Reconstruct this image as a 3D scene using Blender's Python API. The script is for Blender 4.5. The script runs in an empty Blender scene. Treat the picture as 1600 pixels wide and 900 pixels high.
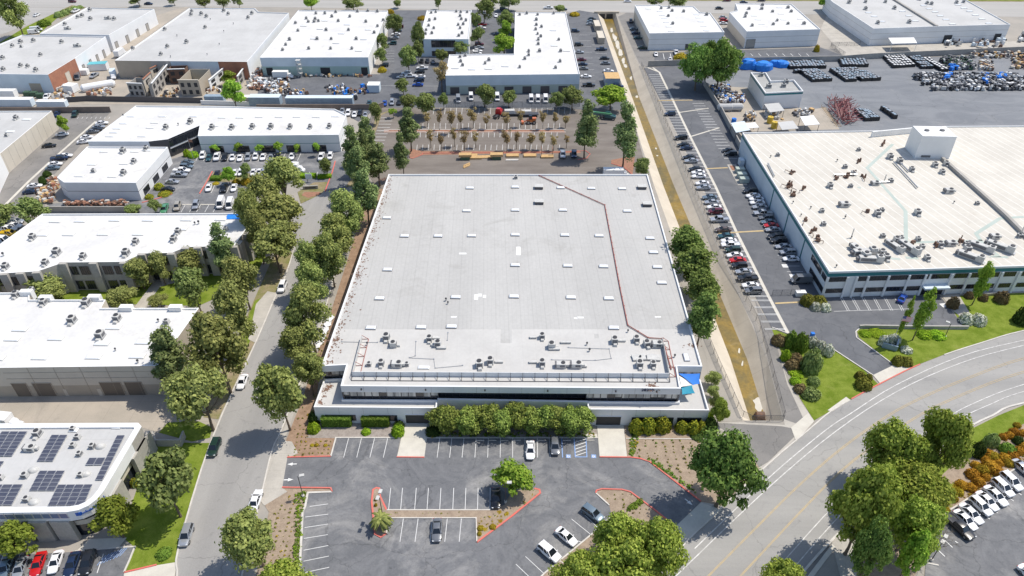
import bpy, math, random
from mathutils import Vector, Matrix
rad = math.radians
rnd = random.Random(11)
CAM_H, PITCH, FPX = 116.0, rad(36.4), 1110.0
CP, SP = math.cos(PITCH), math.sin(PITCH)
SUN_DIR = Vector((0.52, 0.22, 1.0)).normalized()      # towards the sun
scene = bpy.context.scene
COL = scene.collection

def P(px, py, z=0.0):
    """survey point: where the sight line through a photo pixel meets height z"""
    a = (px - 800) / FPX; b = (450 - py) / FPX
    dx, dy, dz = a, CP + b * SP, -SP + b * CP
    t = (z - CAM_H) / dz
    return Vector((dx * t, dy * t, z))
def depth_of(v): return v.y * CP - (v.z - CAM_H) * SP
def angle(px, py, hx, hy, z=0.0):
    a, b = P(px, py, z), P(px + hx, py + hy, z)
    return math.atan2(b.y - a.y, b.x - a.x)

# ---------------------------------------------------------------- mesh builder
class MB:
    def __init__(s): s.v, s.f, s.m = [], [], []
    def add(s, vs, fs, mi=0):
        o = len(s.v); s.v += [tuple(v) for v in vs]
        s.f += [tuple(i + o for i in f) for f in fs]; s.m += [mi] * len(fs); return s
    def box(s, c, size, rz=0.0, mi=0, taper=1.0, mtop=None):
        x, y, z = size; ca, sa = math.cos(rz), math.sin(rz); vs = []
        for k, t in ((0, 1.0), (z, taper)):
            for u, w in ((-1, -1), (1, -1), (1, 1), (-1, 1)):
                X, Y = u * x / 2 * t, w * y / 2 * t
                vs.append((c[0] + X * ca - Y * sa, c[1] + X * sa + Y * ca, c[2] + k))
        s.add(vs, [(3, 2, 1, 0), (0, 1, 5, 4), (1, 2, 6, 5), (2, 3, 7, 6), (3, 0, 4, 7)], mi)
        s.add(vs[4:], [(0, 1, 2, 3)], mi if mtop is None else mtop); return s
    def poly(s, pts, z=None, mi=0):
        pts = ccw(pts); s.add([(p[0], p[1], p[2] if z is None else z) for p in pts], [tuple(range(len(pts)))], mi); return s
    def prism(s, pts, z0, z1, mi=0, mtop=None):
        pts = ccw(pts); n = len(pts)
        vs = [(p[0], p[1], z0) for p in pts] + [(p[0], p[1], z1) for p in pts]
        s.add(vs, [(i, (i + 1) % n, n + (i + 1) % n, n + i) for i in range(n)], mi)
        s.add(vs[n:], [tuple(range(n))], mi if mtop is None else mtop); return s
    def beam(s, a, b, w, h=None, mi=0):
        a, b = Vector(a), Vector(b); h = w if h is None else h
        d = (b - a); L = d.length
        if L < 1e-6: return s
        d /= L; up = Vector((0, 0, 1)) if abs(d.z) < .95 else Vector((1, 0, 0))
        r = d.cross(up).normalized(); u = r.cross(d)
        vs = [p + r * (i * w / 2) + u * (j * h / 2) for p in (a, b) for i, j in ((-1, -1), (1, -1), (1, 1), (-1, 1))]
        s.add(vs, [(0, 1, 2, 3), (7, 6, 5, 4), (0, 4, 5, 1), (1, 5, 6, 2), (2, 6, 7, 3), (3, 7, 4, 0)], mi); return s
    def tube(s, pts, rs, n=6, mi=0, cap=True):
        rings = []
        pts = [Vector(p) for p in pts]
        for i, p in enumerate(pts):
            d = (pts[min(i + 1, len(pts) - 1)] - pts[max(i - 1, 0)]).normalized()
            up = Vector((0, 0, 1)) if abs(d.z) < .9 else Vector((1, 0, 0))
            r = d.cross(up).normalized(); u = r.cross(d)
            rr = rs[i] if isinstance(rs, (list, tuple)) else rs
            rings.append([p + (r * math.cos(t) + u * math.sin(t)) * rr for t in [2 * math.pi * k / n for k in range(n)]])
        vs = [v for g in rings for v in g]; fs = []
        for i in range(len(pts) - 1):
            for k in range(n):
                fs.append((i * n + k, i * n + (k + 1) % n, (i + 1) * n + (k + 1) % n, (i + 1) * n + k))
        if cap: fs += [tuple(range(n))[::-1], tuple((len(pts) - 1) * n + k for k in range(n))]
        s.add(vs, fs, mi); return s
    def cyl(s, c, r, h, n=12, mi=0, r2=None, mtop=None):
        r2 = r if r2 is None else r2
        vs = [(c[0] + q * math.cos(2 * math.pi * k / n), c[1] + q * math.sin(2 * math.pi * k / n), c[2] + z) for q, z in ((r, 0), (r2, h)) for k in range(n)]
        s.add(vs, [(k, (k + 1) % n, n + (k + 1) % n, n + k) for k in range(n)], mi)
        s.add(vs[n:], [tuple(range(n))], mi if mtop is None else mtop); return s
    def ball(s, c, r, n=10, m=6, mi=0, jit=0.0, rr=None):
        """r = (rx, ry, rz); lower part flattened at the ground"""
        q = rr or rnd; vs = [(c[0], c[1], c[2] + r[2])]
        for i in range(1, m):
            t = math.pi * .62 * i / (m - 1)
            for k in range(n):
                j = 1 + q.uniform(-jit, jit); a = 2 * math.pi * (k + .5 * (i % 2)) / n
                vs.append((c[0] + r[0] * math.sin(t) * math.cos(a) * j, c[1] + r[1] * math.sin(t) * math.sin(a) * j, c[2] + r[2] * math.cos(t) * j))
        fs = [(0, 1 + k, 1 + (k + 1) % n) for k in range(n)]
        for i in range(m - 2):
            for k in range(n):
                a = 1 + i * n; fs.append((a + k, a + n + k, a + n + (k + 1) % n, a + (k + 1) % n))
        s.add(vs, fs, mi); return s
    def mesh(s, name, mats, off=None, smooth=False):
        me = bpy.data.meshes.new(name)
        o = off or (0, 0, 0)
        me.from_pydata([(v[0] - o[0], v[1] - o[1], v[2] - o[2]) for v in s.v], [], s.f)
        for m in (mats if isinstance(mats, (list, tuple)) else [mats]): me.materials.append(m)
        me.polygons.foreach_set('material_index', s.m)
        if smooth: me.polygons.foreach_set('use_smooth', [True] * len(s.f))
        me.update(); return me
    def build(s, name, mats, parent=None, org=None, smooth=False):
        """parent: a thing without rotation; vertices are given in world space"""
        if parent is not None:
            w = Vector(parent.location)
            p = parent.parent
            while p is not None: w += p.location; p = p.parent
            off = w
        else: off = Vector(org) if org is not None else Vector((0, 0, 0))
        ob = bpy.data.objects.new(name, s.mesh(name, mats, off, smooth)); COL.objects.link(ob)
        if parent is not None: ob.parent = parent
        elif org is not None: ob.location = off
        return ob

def build_split(mb, name, mats, parent, **k):
    """one object for each separate piece of a builder"""
    par = list(range(len(mb.v)))
    def find(i):
        while par[i] != i: par[i] = par[par[i]]; i = par[i]
        return i
    # boxes add their top as a second vertex run: weld by position first
    at = {}
    for i, v in enumerate(mb.v):
        key = (round(v[0], 4), round(v[1], 4), round(v[2], 4)); j = at.setdefault(key, i); par[find(i)] = find(j)
    for f in mb.f:
        for i in f[1:]: par[find(i)] = find(f[0])
    grp = {}
    for f, m in zip(mb.f, mb.m): grp.setdefault(find(f[0]), []).append((f, m))
    for fs in grp.values():
        q = MB(); mp_ = {}
        for f, m in fs:
            for i in f:
                if i not in mp_: mp_[i] = len(q.v); q.v.append(mb.v[i])
            q.f.append(tuple(mp_[i] for i in f)); q.m.append(m)
        q.build(name, mats, parent, **k)
def area2(p): return sum(p[i][0] * p[(i + 1) % len(p)][1] - p[(i + 1) % len(p)][0] * p[i][1] for i in range(len(p)))
def ccw(p): return list(p) if area2(p) > 0 else list(p)[::-1]
def inset(pts, d):
    n = len(pts); out = []
    for i in range(n):
        a, b, c = Vector(pts[i - 1][:2]), Vector(pts[i][:2]), Vector(pts[(i + 1) % n][:2])
        e1, e2 = (b - a).normalized(), (c - b).normalized()
        n1, n2 = Vector((-e1.y, e1.x)), Vector((-e2.y, e2.x))
        k = (n1 + n2); k = k / max(.25, 1 + n1.dot(n2)); out.append(b + k * d)
    return out
def tag(o, label=None, cat=None, group=None, kind=None):
    if label:
        o['label'] = label
        if len(label.split()) > 16: print('LONG', label)
    if cat: o['category'] = cat
    if group: o['group'] = group
    if kind: o['kind'] = kind
    return o
def thing(name, label, cat, loc, group=None):
    o = bpy.data.objects.new(name, None); COL.objects.link(o); o.location = loc
    o.empty_display_size = .3
    return tag(o, label, cat, group)
KIDS = {}
def copy_tree(o, parent=None):
    c = o.copy(); COL.objects.link(c)
    if parent is not None: c.parent = parent
    for ch in o.children: copy_tree(ch, c)
    return c
def structure(o): o['kind'] = 'structure'; return o

# ---------------------------------------------------------------- materials
def _mat(name):
    m = bpy.data.materials.new(name); m.use_nodes = True
    nt = m.node_tree; b = nt.nodes['Principled BSDF']; return m, nt, b
def c4(c): return (c[0], c[1], c[2], 1.0)
def plain(name, c, rough=.6, metal=0.0, coat=0.0, spec=.5):
    m, nt, b = _mat(name)
    b.inputs['Base Color'].default_value = c4(c); b.inputs['Roughness'].default_value = rough
    b.inputs['Metallic'].default_value = metal; b.inputs['Coat Weight'].default_value = coat
    b.inputs['Specular IOR Level'].default_value = spec
    return m
def rough_mat(name, c1, c2, scale=.2, rough=.85, fine=.12, fscale=6.0, lines=None, rot=0.0, stretch=(1, 1, 1), c3=None, s3=.05, t3=(.55, .7), lo=.38, hi=.62, bump=0.0, spec=.3, dist=0.0, cracks=0.0, spots=0.0):
    """weathered surface: two colours mixed by broad noise, fine grain, optional third-colour patches and seam lines"""
    m, nt, b = _mat(name); N, L = nt.nodes.new, nt.links.new
    geo = N('ShaderNodeNewGeometry'); mp = N('ShaderNodeMapping'); mp.inputs['Rotation'].default_value = (0, 0, rot); mp.inputs['Scale'].default_value = stretch
    L(geo.outputs['Position'], mp.inputs['Vector'])
    n1 = N('ShaderNodeTexNoise'); n1.inputs['Scale'].default_value = scale; n1.inputs['Detail'].default_value = 7; n1.inputs['Roughness'].default_value = .62
    n1.inputs['Distortion'].default_value = dist
    L(mp.outputs[0], n1.inputs['Vector'])
    r1 = N('ShaderNodeMapRange'); r1.inputs['From Min'].default_value = lo; r1.inputs['From Max'].default_value = hi; L(n1.outputs['Fac'], r1.inputs['Value'])
    mx = N('ShaderNodeMix'); mx.data_type = 'RGBA'; mx.inputs['A'].default_value = c4(c1); mx.inputs['B'].default_value = c4(c2)
    L(r1.outputs[0], mx.inputs['Factor']); out = mx.outputs['Result']
    if c3:
        n3 = N('ShaderNodeTexNoise'); n3.inputs['Scale'].default_value = s3; n3.inputs['Detail'].default_value = 9; n3.inputs['Roughness'].default_value = .7; n3.inputs['Distortion'].default_value = .8
        L(geo.outputs['Position'], n3.inputs['Vector'])
        r3 = N('ShaderNodeMapRange'); r3.inputs['From Min'].default_value = t3[0]; r3.inputs['From Max'].default_value = t3[1]; L(n3.outputs['Fac'], r3.inputs['Value'])
        m3 = N('ShaderNodeMix'); m3.data_type = 'RGBA'; m3.inputs['B'].default_value = c4(c3); L(out, m3.inputs['A']); L(r3.outputs[0], m3.inputs['Factor']); out = m3.outputs['Result']
    if lines:
        for (ang, gap, wid, dark) in lines:
            mq = N('ShaderNodeMapping'); mq.inputs['Rotation'].default_value = (0, 0, ang); L(geo.outputs['Position'], mq.inputs['Vector'])
            sx = N('ShaderNodeSeparateXYZ'); L(mq.outputs[0], sx.inputs[0])
            dv = N('ShaderNodeMath'); dv.operation = 'DIVIDE'; dv.inputs[1].default_value = gap; L(sx.outputs[0], dv.inputs[0])
            fr = N('ShaderNodeMath'); fr.operation = 'FRACT'; L(dv.outputs[0], fr.inputs[0])
            lt = N('ShaderNodeMath'); lt.operation = 'LESS_THAN'; lt.inputs[1].default_value = wid / gap; L(fr.outputs[0], lt.inputs[0])
            ml = N('ShaderNodeMath'); ml.operation = 'MULTIPLY'; ml.inputs[1].default_value = abs(1 - dark); L(lt.outputs[0], ml.inputs[0])
            m4 = N('ShaderNodeMix'); m4.data_type = 'RGBA'; m4.inputs['B'].default_value = (0, 0, 0, 1) if dark < 1 else (1, 1, 1, 1)
            L(out, m4.inputs['A']); L(ml.outputs[0], m4.inputs['Factor']); out = m4.outputs['Result']
    def darken(sock, fac_sock, amount):
        q = N('ShaderNodeMath'); q.operation = 'MULTIPLY'; q.inputs[1].default_value = amount; L(fac_sock, q.inputs[0])
        k = N('ShaderNodeMix'); k.data_type = 'RGBA'; k.inputs['B'].default_value = (.03, .03, .03, 1); L(sock, k.inputs['A']); L(q.outputs[0], k.inputs['Factor']); return k.outputs['Result']
    if cracks:
        nd = N('ShaderNodeTexNoise'); nd.inputs['Scale'].default_value = .5; nd.inputs['Detail'].default_value = 5; L(geo.outputs['Position'], nd.inputs['Vector'])
        ad = N('ShaderNodeVectorMath'); ad.operation = 'MULTIPLY_ADD'; ad.inputs[1].default_value = (3, 3, 0); L(nd.outputs['Color'], ad.inputs[0]); L(geo.outputs['Position'], ad.inputs[2])
        vo = N('ShaderNodeTexVoronoi'); vo.feature = 'DISTANCE_TO_EDGE'; vo.inputs['Scale'].default_value = .075; L(ad.outputs[0], vo.inputs['Vector'])
        lt = N('ShaderNodeMapRange'); lt.inputs['From Min'].default_value = .007; lt.inputs['From Max'].default_value = .002; L(vo.outputs['Distance'], lt.inputs['Value'])
        out = darken(out, lt.outputs[0], cracks)
    if spots:
        ns = N('ShaderNodeTexNoise'); ns.inputs['Scale'].default_value = .9; ns.inputs['Detail'].default_value = 3; L(geo.outputs['Position'], ns.inputs['Vector'])
        ms = N('ShaderNodeMapRange'); ms.inputs['From Min'].default_value = .64; ms.inputs['From Max'].default_value = .76; L(ns.outputs['Fac'], ms.inputs['Value']); out = darken(out, ms.outputs[0], spots)
    nf = N('ShaderNodeTexNoise'); nf.inputs['Scale'].default_value = fscale; nf.inputs['Detail'].default_value = 4; L(geo.outputs['Position'], nf.inputs['Vector'])
    rf = N('ShaderNodeMapRange'); rf.inputs['From Min'].default_value = .25; rf.inputs['From Max'].default_value = .75; rf.inputs['To Min'].default_value = 1 - fine; rf.inputs['To Max'].default_value = 1 + fine
    L(nf.outputs['Fac'], rf.inputs['Value'])
    mm = N('ShaderNodeVectorMath'); mm.operation = 'SCALE'; L(out, mm.inputs[0]); L(rf.outputs[0], mm.inputs['Scale'])
    L(mm.outputs[0], b.inputs['Base Color'])
    b.inputs['Roughness'].default_value = rough; b.inputs['Specular IOR Level'].default_value = spec
    if bump:
        bp = N('ShaderNodeBump'); bp.inputs['Strength'].default_value = bump; bp.inputs['Distance'].default_value = .2
        L(nf.outputs['Fac'], bp.inputs['Height']); L(bp.outputs[0], b.inputs['Normal'])
    return m
def leaf_mat(name, dark, light, trans=.22, per_tree=.18):
    m, nt, b = _mat(name); N, L = nt.nodes.new, nt.links.new
    nt.nodes.remove(b); out = nt.nodes['Material Output']
    geo = N('ShaderNodeNewGeometry'); oi = N('ShaderNodeObjectInfo')
    mx = N('ShaderNodeMix'); mx.data_type = 'RGBA'; mx.inputs['A'].default_value = c4(dark); mx.inputs['B'].default_value = c4(light)
    L(geo.outputs['Random Per Island'], mx.inputs['Factor'])
    hs = N('ShaderNodeHueSaturation'); L(mx.outputs['Result'], hs.inputs['Color'])
    r1 = N('ShaderNodeMapRange'); r1.inputs['To Min'].default_value = 1 - per_tree; r1.inputs['To Max'].default_value = 1 + per_tree; L(oi.outputs['Random'], r1.inputs['Value']); L(r1.outputs[0], hs.inputs['Value'])
    r2 = N('ShaderNodeMapRange'); r2.inputs['To Min'].default_value = .5 - .03 * per_tree; r2.inputs['To Max'].default_value = .5 + .10 * per_tree; L(oi.outputs['Random'], r2.inputs['Value']); L(r2.outputs[0], hs.inputs['Hue'])
    d = N('ShaderNodeBsdfDiffuse'); t = N('ShaderNodeBsdfTranslucent'); s = N('ShaderNodeMixShader'); s.inputs[0].default_value = trans
    L(hs.outputs[0], d.inputs['Color']); L(hs.outputs[0], t.inputs['Color']); L(d.outputs[0], s.inputs[1]); L(t.outputs[0], s.inputs[2])
    L(s.outputs[0], out.inputs['Surface']); return m

YAW = rad(1.7)         # the estate's grid is turned a little against the view
MAT = {}
def setup_mats():
    A = MAT
    A['ground'] = rough_mat('ground_concrete', (.36, .33, .29), (.30, .28, .25), .08, fine=.1)
    A['concrete'] = rough_mat('concrete', (.47, .44, .39), (.40, .375, .335), .25, fine=.08, c3=(.33, .31, .28), s3=.12, t3=(.56, .8), lines=[(0, 4.5, .06, .8), (math.pi / 2, 4.5, .06, .8)])
    A['concrete_white'] = rough_mat('concrete_pale', (.60, .57, .50), (.53, .50, .44), .4, fine=.05)
    A['yard'] = rough_mat('yard_concrete', (.42, .37, .31), (.35, .315, .265), .12, fine=.08, c3=(.25, .23, .20), s3=.10, t3=(.55, .8), lines=[(0, 6, .08, .82), (math.pi / 2, 6, .08, .82)])
    A['asphalt'] = rough_mat('lot_asphalt', (.135, .139, .149), (.178, .181, .19), .16, fine=.10, c3=(.37, .36, .345), s3=.075, t3=(.50, .78), dist=2.6, fscale=3, cracks=.3, spots=.35)
    A['asphalt_dark'] = rough_mat('fresh_asphalt', (.115, .12, .132), (.145, .15, .162), .15, fine=.08, c3=(.19, .19, .195), s3=.05, t3=(.54, .75), dist=1.0, cracks=.3, spots=.35)
    A['asphalt_blue'] = rough_mat('yard_asphalt', (.175, .186, .204), (.222, .232, .248), .10, fine=.08, stretch=(.5, 1.2, 1), c3=(.27, .27, .275), s3=.05, t3=(.55, .75), dist=1, cracks=.25, spots=.2)
    A['asphalt_brown'] = rough_mat('old_asphalt', (.165, .143, .126), (.215, .19, .168), .15, fine=.10, stretch=(.4, 1.2, 1), lines=[(math.pi / 2, 7, .15, .8)])
    A['asphalt_grey'] = rough_mat('worn_asphalt', (.24, .228, .215), (.19, .183, .175), .12, fine=.10, c3=(.14, .135, .13), s3=.15, t3=(.58, .7), cracks=.4, spots=.35)
    A['road'] = rough_mat('street_paving', (.335, .325, .31), (.28, .272, .262), .12, fine=.08, rot=rad(-18), stretch=(1.4, .12, 1), c3=(.22, .215, .21), s3=.3, t3=(.6, .72), cracks=.25, spots=.22)
    A['road_curve'] = rough_mat('avenue_paving', (.345, .335, .318), (.29, .283, .272), .14, fine=.07, rot=rad(38), stretch=(.12, 1.1, 1), c3=(.24, .235, .23), s3=.2, t3=(.58, .75), cracks=.2, spots=.18)
    A['far_road'] = rough_mat('far_road_paving', (.40, .385, .365), (.35, .34, .32), .1, fine=.06, stretch=(.1, 1.5, 1))
    A['lawn'] = rough_mat('lawn_grass', (.125, .18, .018), (.20, .25, .04), .35, rough=.95, fine=.28, fscale=9, c3=(.27, .275, .085), s3=.13, t3=(.58, .8), bump=.4, spec=.1)
    A['verge'] = rough_mat('dry_verge', (.30, .24, .16), (.19, .19, .07), .25, rough=.95, fine=.25, fscale=5, spec=.1)
    A['mulch'] = rough_mat('bark_mulch', (.34, .235, .165), (.26, .175, .12), .6, rough=.95, fine=.25, fscale=8, spec=.1)
    A['gravel'] = rough_mat('bed_soil', (.36, .285, .215), (.29, .225, .17), .7, rough=.95, fine=.22, fscale=7, spec=.1)
    A['greygravel'] = rough_mat('stone_mulch', (.34, .30, .27), (.27, .235, .21), 1.2, rough=.95, fine=.25, fscale=9, spec=.1)
    A['red_earth'] = rough_mat('red_bark', (.36, .19, .13), (.28, .155, .11), 1.0, rough=.95, fine=.25, fscale=6, spec=.1)
    A['line'] = rough_mat('line_paint', (.78, .78, .77), (.66, .66, .65), 1.5, fine=.05)
    A['line_worn'] = rough_mat('worn_line_paint', (.70, .69, .67), (.48, .47, .455), .9, fine=.08)
    A['line_yellow'] = rough_mat('yellow_paint', (.58, .43, .21), (.46, .37, .23), 1.0, fine=.06)
    A['line_blue'] = rough_mat('blue_paint', (.20, .33, .62), (.27, .38, .60), 1.0, fine=.06)
    A['kerb'] = rough_mat('kerb_concrete', (.62, .59, .54), (.52, .49, .45), .6, fine=.06)
    A['kerb_red'] = rough_mat('red_kerb_paint', (.66, .15, .12), (.56, .18, .15), .6, fine=.1)
    ln = [(YAW, 3.05, .16, .90)]
    A['roof_main'] = rough_mat('grey_roof_membrane', (.475, .468, .452), (.43, .424, .41), .06, fine=.05, fscale=1.5, rot=0, stretch=(1, .35, 1), lines=[(-YAW, 1.0, .12, .94), (-YAW, 3.0, .25, .95), (math.pi / 2, 15, .15, .94)], c3=(.34, .33, .31), s3=.10, t3=(.55, .82))
    A['roof_pale'] = rough_mat('pale_roof_coating', (.545, .535, .515), (.49, .48, .462), .1, fine=.04, fscale=1.5, c3=(.55, .53, .49), s3=.15, t3=(.64, .8), lines=[(-YAW, 3.0, .12, .96)])
    A['roof_white'] = rough_mat('white_roof_coating', (.69, .682, .665), (.60, .593, .58), .1, fine=.05, fscale=1.2, c3=(.50, .475, .43), s3=.17, t3=(.57, .82), lines=[(0, 3.0, .10, .96), (math.pi / 2, 9, .12, .95)])
    A['roof_cool'] = rough_mat('cool_grey_roof', (.52, .518, .51), (.46, .458, .45), .08, fine=.04, fscale=1.2, c3=(.52, .52, .52), s3=.12, t3=(.6, .8), lines=[(0, 3.0, .12, .95), (math.pi / 2, 12, .2, .93)])
    A['roof_cream'] = rough_mat('cream_roof_coating', (.61, .578, .515), (.545, .515, .458), .08, fine=.05, fscale=1.0, c3=(.48, .43, .36), s3=.10, t3=(.6, .8), lines=[(rad(-14), 3.0, .22, 1.35)])
    A['roof_grey'] = rough_mat('grey_gravel_roof', (.40, .40, .39), (.35, .35, .34), .3, fine=.1)
    A['white'] = rough_mat('white_wall_paint', (.80, .80, .79), (.75, .75, .74), .15, fine=.03, rough=.75)
    A['panel'] = rough_mat('tilt_panel_white', (.78, .785, .79), (.72, .73, .74), .15, fine=.03, rough=.75)
    A['pale_blue'] = rough_mat('pale_blue_paint_and_shade', (.62, .70, .76), (.56, .64, .70), .2, fine=.03, rough=.75)  # partly real pale blue, partly bluish shade coloured onto white fronts
    A['mint'] = rough_mat('mint_wall_paint', (.44, .57, .52), (.40, .52, .48), .2, fine=.04, rough=.75)
    A['sage'] = rough_mat('sage_wall_paint', (.44, .50, .46), (.40, .46, .42), .2, fine=.04, rough=.75)
    A['beige'] = rough_mat('beige_wall_paint', (.60, .545, .46), (.55, .50, .42), .2, fine=.04, rough=.8)
    A['tan'] = rough_mat('tan_wall_paint', (.44, .385, .31), (.40, .35, .285), .2, fine=.05, rough=.8)
    A['concrete_wall'] = rough_mat('exposed_aggregate', (.42, .40, .365), (.36, .345, .315), 1.2, fine=.12, fscale=5, rough=.9)
    A['teal'] = plain('teal_band_paint', (.015, .16, .19), .5)
    A['brick'] = rough_mat('red_brick', (.40, .185, .115), (.33, .15, .10), .5, fine=.15, fscale=4, lines=[(0, 1.2, .04, .85)])
    A['greywall'] = rough_mat('grey_block_wall', (.40, .38, .355), (.34, .325, .30), .3, fine=.08)
    A['brownwall'] = rough_mat('brown_block_wall', (.25, .20, .17), (.20, .165, .14), .4, fine=.1)
    A['glass'] = plain('dark_window_glass', (.02, .024, .032), .08, 0, 0, .8)
    A['glass_blind'] = rough_mat('glass_with_blinds', (.30, .30, .29), (.62, .60, .56), .35, rough=.2, fine=.05, stretch=(1, .02, .02), lo=.45, hi=.55, spec=.6)
    A['frame'] = plain('window_frame_metal', (.10, .10, .11), .4, .5)
    A['door_brown'] = rough_mat('roll_door_bronze', (.175, .145, .115), (.155, .13, .105), .5, fine=.05, rough=.5)
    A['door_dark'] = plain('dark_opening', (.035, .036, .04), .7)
    A['steel'] = plain('galvanised_steel', (.46, .47, .48), .4, .6)
    A['steel_dark'] = plain('dark_steel', (.10, .10, .11), .5, .5)
    A['unit'] = rough_mat('hvac_casing', (.58, .575, .55), (.48, .475, .46), 1.5, fine=.06, rough=.5)
    A['unit_dark'] = rough_mat('hvac_grille', (.11, .11, .12), (.19, .19, .20), 3, fine=.1, rough=.6)
    A['fan'] = plain('fan_grille', (.05, .05, .055), .5)
    A['rust'] = rough_mat('rusty_metal', (.20, .115, .08), (.14, .095, .075), 1.5, fine=.15, rough=.8)
    A['pipe_red'] = plain('red_pipe_paint', (.33, .12, .10), .6)
    A['skylight'] = plain('skylight_dome', (.80, .82, .84), .25, 0, 0, .6)
    A['skyside_shade'] = plain('skylight_kerb_shade', (.16, .17, .20), .5)  # dark tone stands for the shaded sides of the skylights
    A['solar'] = rough_mat('solar_cells', (.06, .065, .095), (.085, .088, .115), .5, rough=.25, fine=.08, spec=.7)
    A['solar_frame'] = plain('solar_frame', (.62, .63, .65), .4, .5)
    A['facade_sky'] = plain('facade_panel_sky', (.15, .20, .32), .35)  # blue stands for the sky reflected in the facade panels
    A['maroon_steel'] = plain('maroon_rack_steel', (.24, .07, .075), .6)
    A['blue_tarp'] = rough_mat('blue_tarpaulin', (.02, .17, .62), (.03, .24, .72), 1, rough=.5, fine=.1)
    A['sail_blue'] = plain('blue_sail_cloth', (.01, .17, .62), .7)
    A['sail_teal'] = plain('teal_sail_cloth', (.01, .24, .36), .7)
    A['sail_white'] = plain('white_sail_cloth', (.72, .72, .70), .7)
    A['bark'] = rough_mat('tree_bark', (.12, .09, .065), (.17, .135, .10), 3, fine=.2, rough=.95)
    A['bark_pale'] = rough_mat('pale_bark', (.26, .23, .19), (.20, .17, .14), 3, fine=.2, rough=.95)
    A['timber'] = rough_mat('sawn_timber', (.60, .40, .19), (.52, .34, .16), .8, fine=.12, fscale=4)
    A['algae'] = rough_mat('algae_water', (.27, .175, .025), (.15, .115, .035), .12, rough=.35, fine=.2, fscale=1.5, c3=(.30, .22, .09), s3=.2, t3=(.55, .75), dist=1.2, spec=.5)
    A['channel'] = rough_mat('channel_concrete', (.56, .50, .41), (.49, .435, .355), .15, fine=.07, c3=(.40, .36, .30), s3=.12, t3=(.58, .8), lines=[(math.pi / 2, 9, .12, .82)])
    A['black'] = plain('black_plastic', (.02, .02, .022), .45)
    A['tyre'] = plain('tyre_rubber', (.018, .018, .02), .8)
    A['rim'] = plain('alloy_rim', (.42, .43, .44), .35, .7)
    A['car_glass'] = plain('car_glass', (.012, .016, .022), .05, 0, 0, .8)
    A['lamp'] = plain('headlamp_lens', (.72, .74, .76), .15)
    A['tail'] = plain('tail_lamp_lens', (.35, .015, .015), .25)
setup_mats()
PAINT = {}
for nm, c, me in (('white', (.80, .80, .81), 0), ('silver', (.46, .48, .51), .5), ('grey', (.20, .21, .225), .45), ('black', (.016, .017, .02), .1), ('dark blue', (.018, .035, .085), .3),
                  ('blue', (.012, .07, .38), .1), ('red', (.50, .012, .014), 0), ('maroon', (.12, .014, .025), .2), ('teal', (.03, .10, .12), .3), ('blue-grey', (.17, .23, .28), .4),
                  ('dark green', (.02, .05, .04), .2), ('brown', (.12, .085, .07), .3), ('beige', (.46, .42, .35), .3), ('yellow', (.62, .40, .02), 0), ('green', (.08, .26, .14), 0), ('orange', (.62, .16, .03), 0)):
    PAINT[nm] = plain('paint_' + nm.replace(' ', '_').replace('-', '_'), c, .28, me, .6)
# ================================================================ THE SETTING
def strip_pts(pts, w):
    n = len(pts); L, Rr = [], []
    for i in range(n):
        p = Vector(pts[i][:2]); a = Vector(pts[max(i - 1, 0)][:2]); b = Vector(pts[min(i + 1, n - 1)][:2])
        d1 = (p - a).normalized() if i > 0 else (b - p).normalized(); d2 = (b - p).normalized() if i < n - 1 else d1
        n1, n2 = Vector((-d1.y, d1.x)), Vector((-d2.y, d2.x)); k = (n1 + n2); k = k / max(.35, 1 + n1.dot(n2))
        L.append(p + k * w / 2); Rr.append(p - k * w / 2)
    return L, Rr
def add_strip(mb, pts, w, z0, z1=None, mi=0):
    L, Rr = strip_pts(pts, w); n = len(pts)
    if z1 is None:
        vs = [(p.x, p.y, z0) for p in L] + [(p.x, p.y, z0) for p in Rr]
        mb.add(vs, [(i, n + i, n + i + 1, i + 1) for i in range(n - 1)], mi); return
    vs = [(p.x, p.y, z) for z in (z0, z1) for q in (L, Rr) for p in q]
    fs = []
    for i in range(n - 1):
        a = i; fs += [(2 * n + a, 3 * n + a, 3 * n + a + 1, 2 * n + a + 1), (a, 2 * n + a, 2 * n + a + 1, a + 1), (n + a + 1, 3 * n + a + 1, 3 * n + a, n + a)]
    fs += [(0, n, 3 * n, 2 * n), (n - 1, 3 * n - 1, 4 * n - 1, 2 * n - 1)]
    mb.add(vs, fs, mi)
def smooth_px(pts, k=4):
    out = []
    for i in range(len(pts) - 1):
        p0, p1, p2, p3 = pts[max(i - 1, 0)], pts[i], pts[i + 1], pts[min(i + 2, len(pts) - 1)]
        for j in range(k):
            t = j / k
            out.append(tuple(.5 * (2 * p1[c] + (p2[c] - p0[c]) * t + (2 * p0[c] - 5 * p1[c] + 4 * p2[c] - p3[c]) * t * t + (3 * p1[c] - p0[c] - 3 * p2[c] + p3[c]) * t ** 3) for c in (0, 1)))
    return out + [pts[-1]]
LAYER = {}
NSH = [0]
def sheet(name, mat, px, z, kind='structure'):
    NSH[0] += 1; z = round(z / .008) * .02 + .0012 * (NSH[0] % 16); mb = MB(); mb.poly([P(x, y, z) for x, y in px]); o = mb.build(name, MAT[mat]); o['kind'] = kind; return o
LINES = {}
def paint(mat, px, w=.11, z=.13):
    add_strip(LINES.setdefault(mat, MB()), [P(x, y, 0) for x, y in px], w, z)
def kerb(px, mat='kerb', w=.28, h=.22):
    mb = MB(); add_strip(mb, [P(x, y, 0) for x, y in px], w, 0, h); o = mb.build('kerb', MAT[mat]); structure(o); return o

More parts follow.
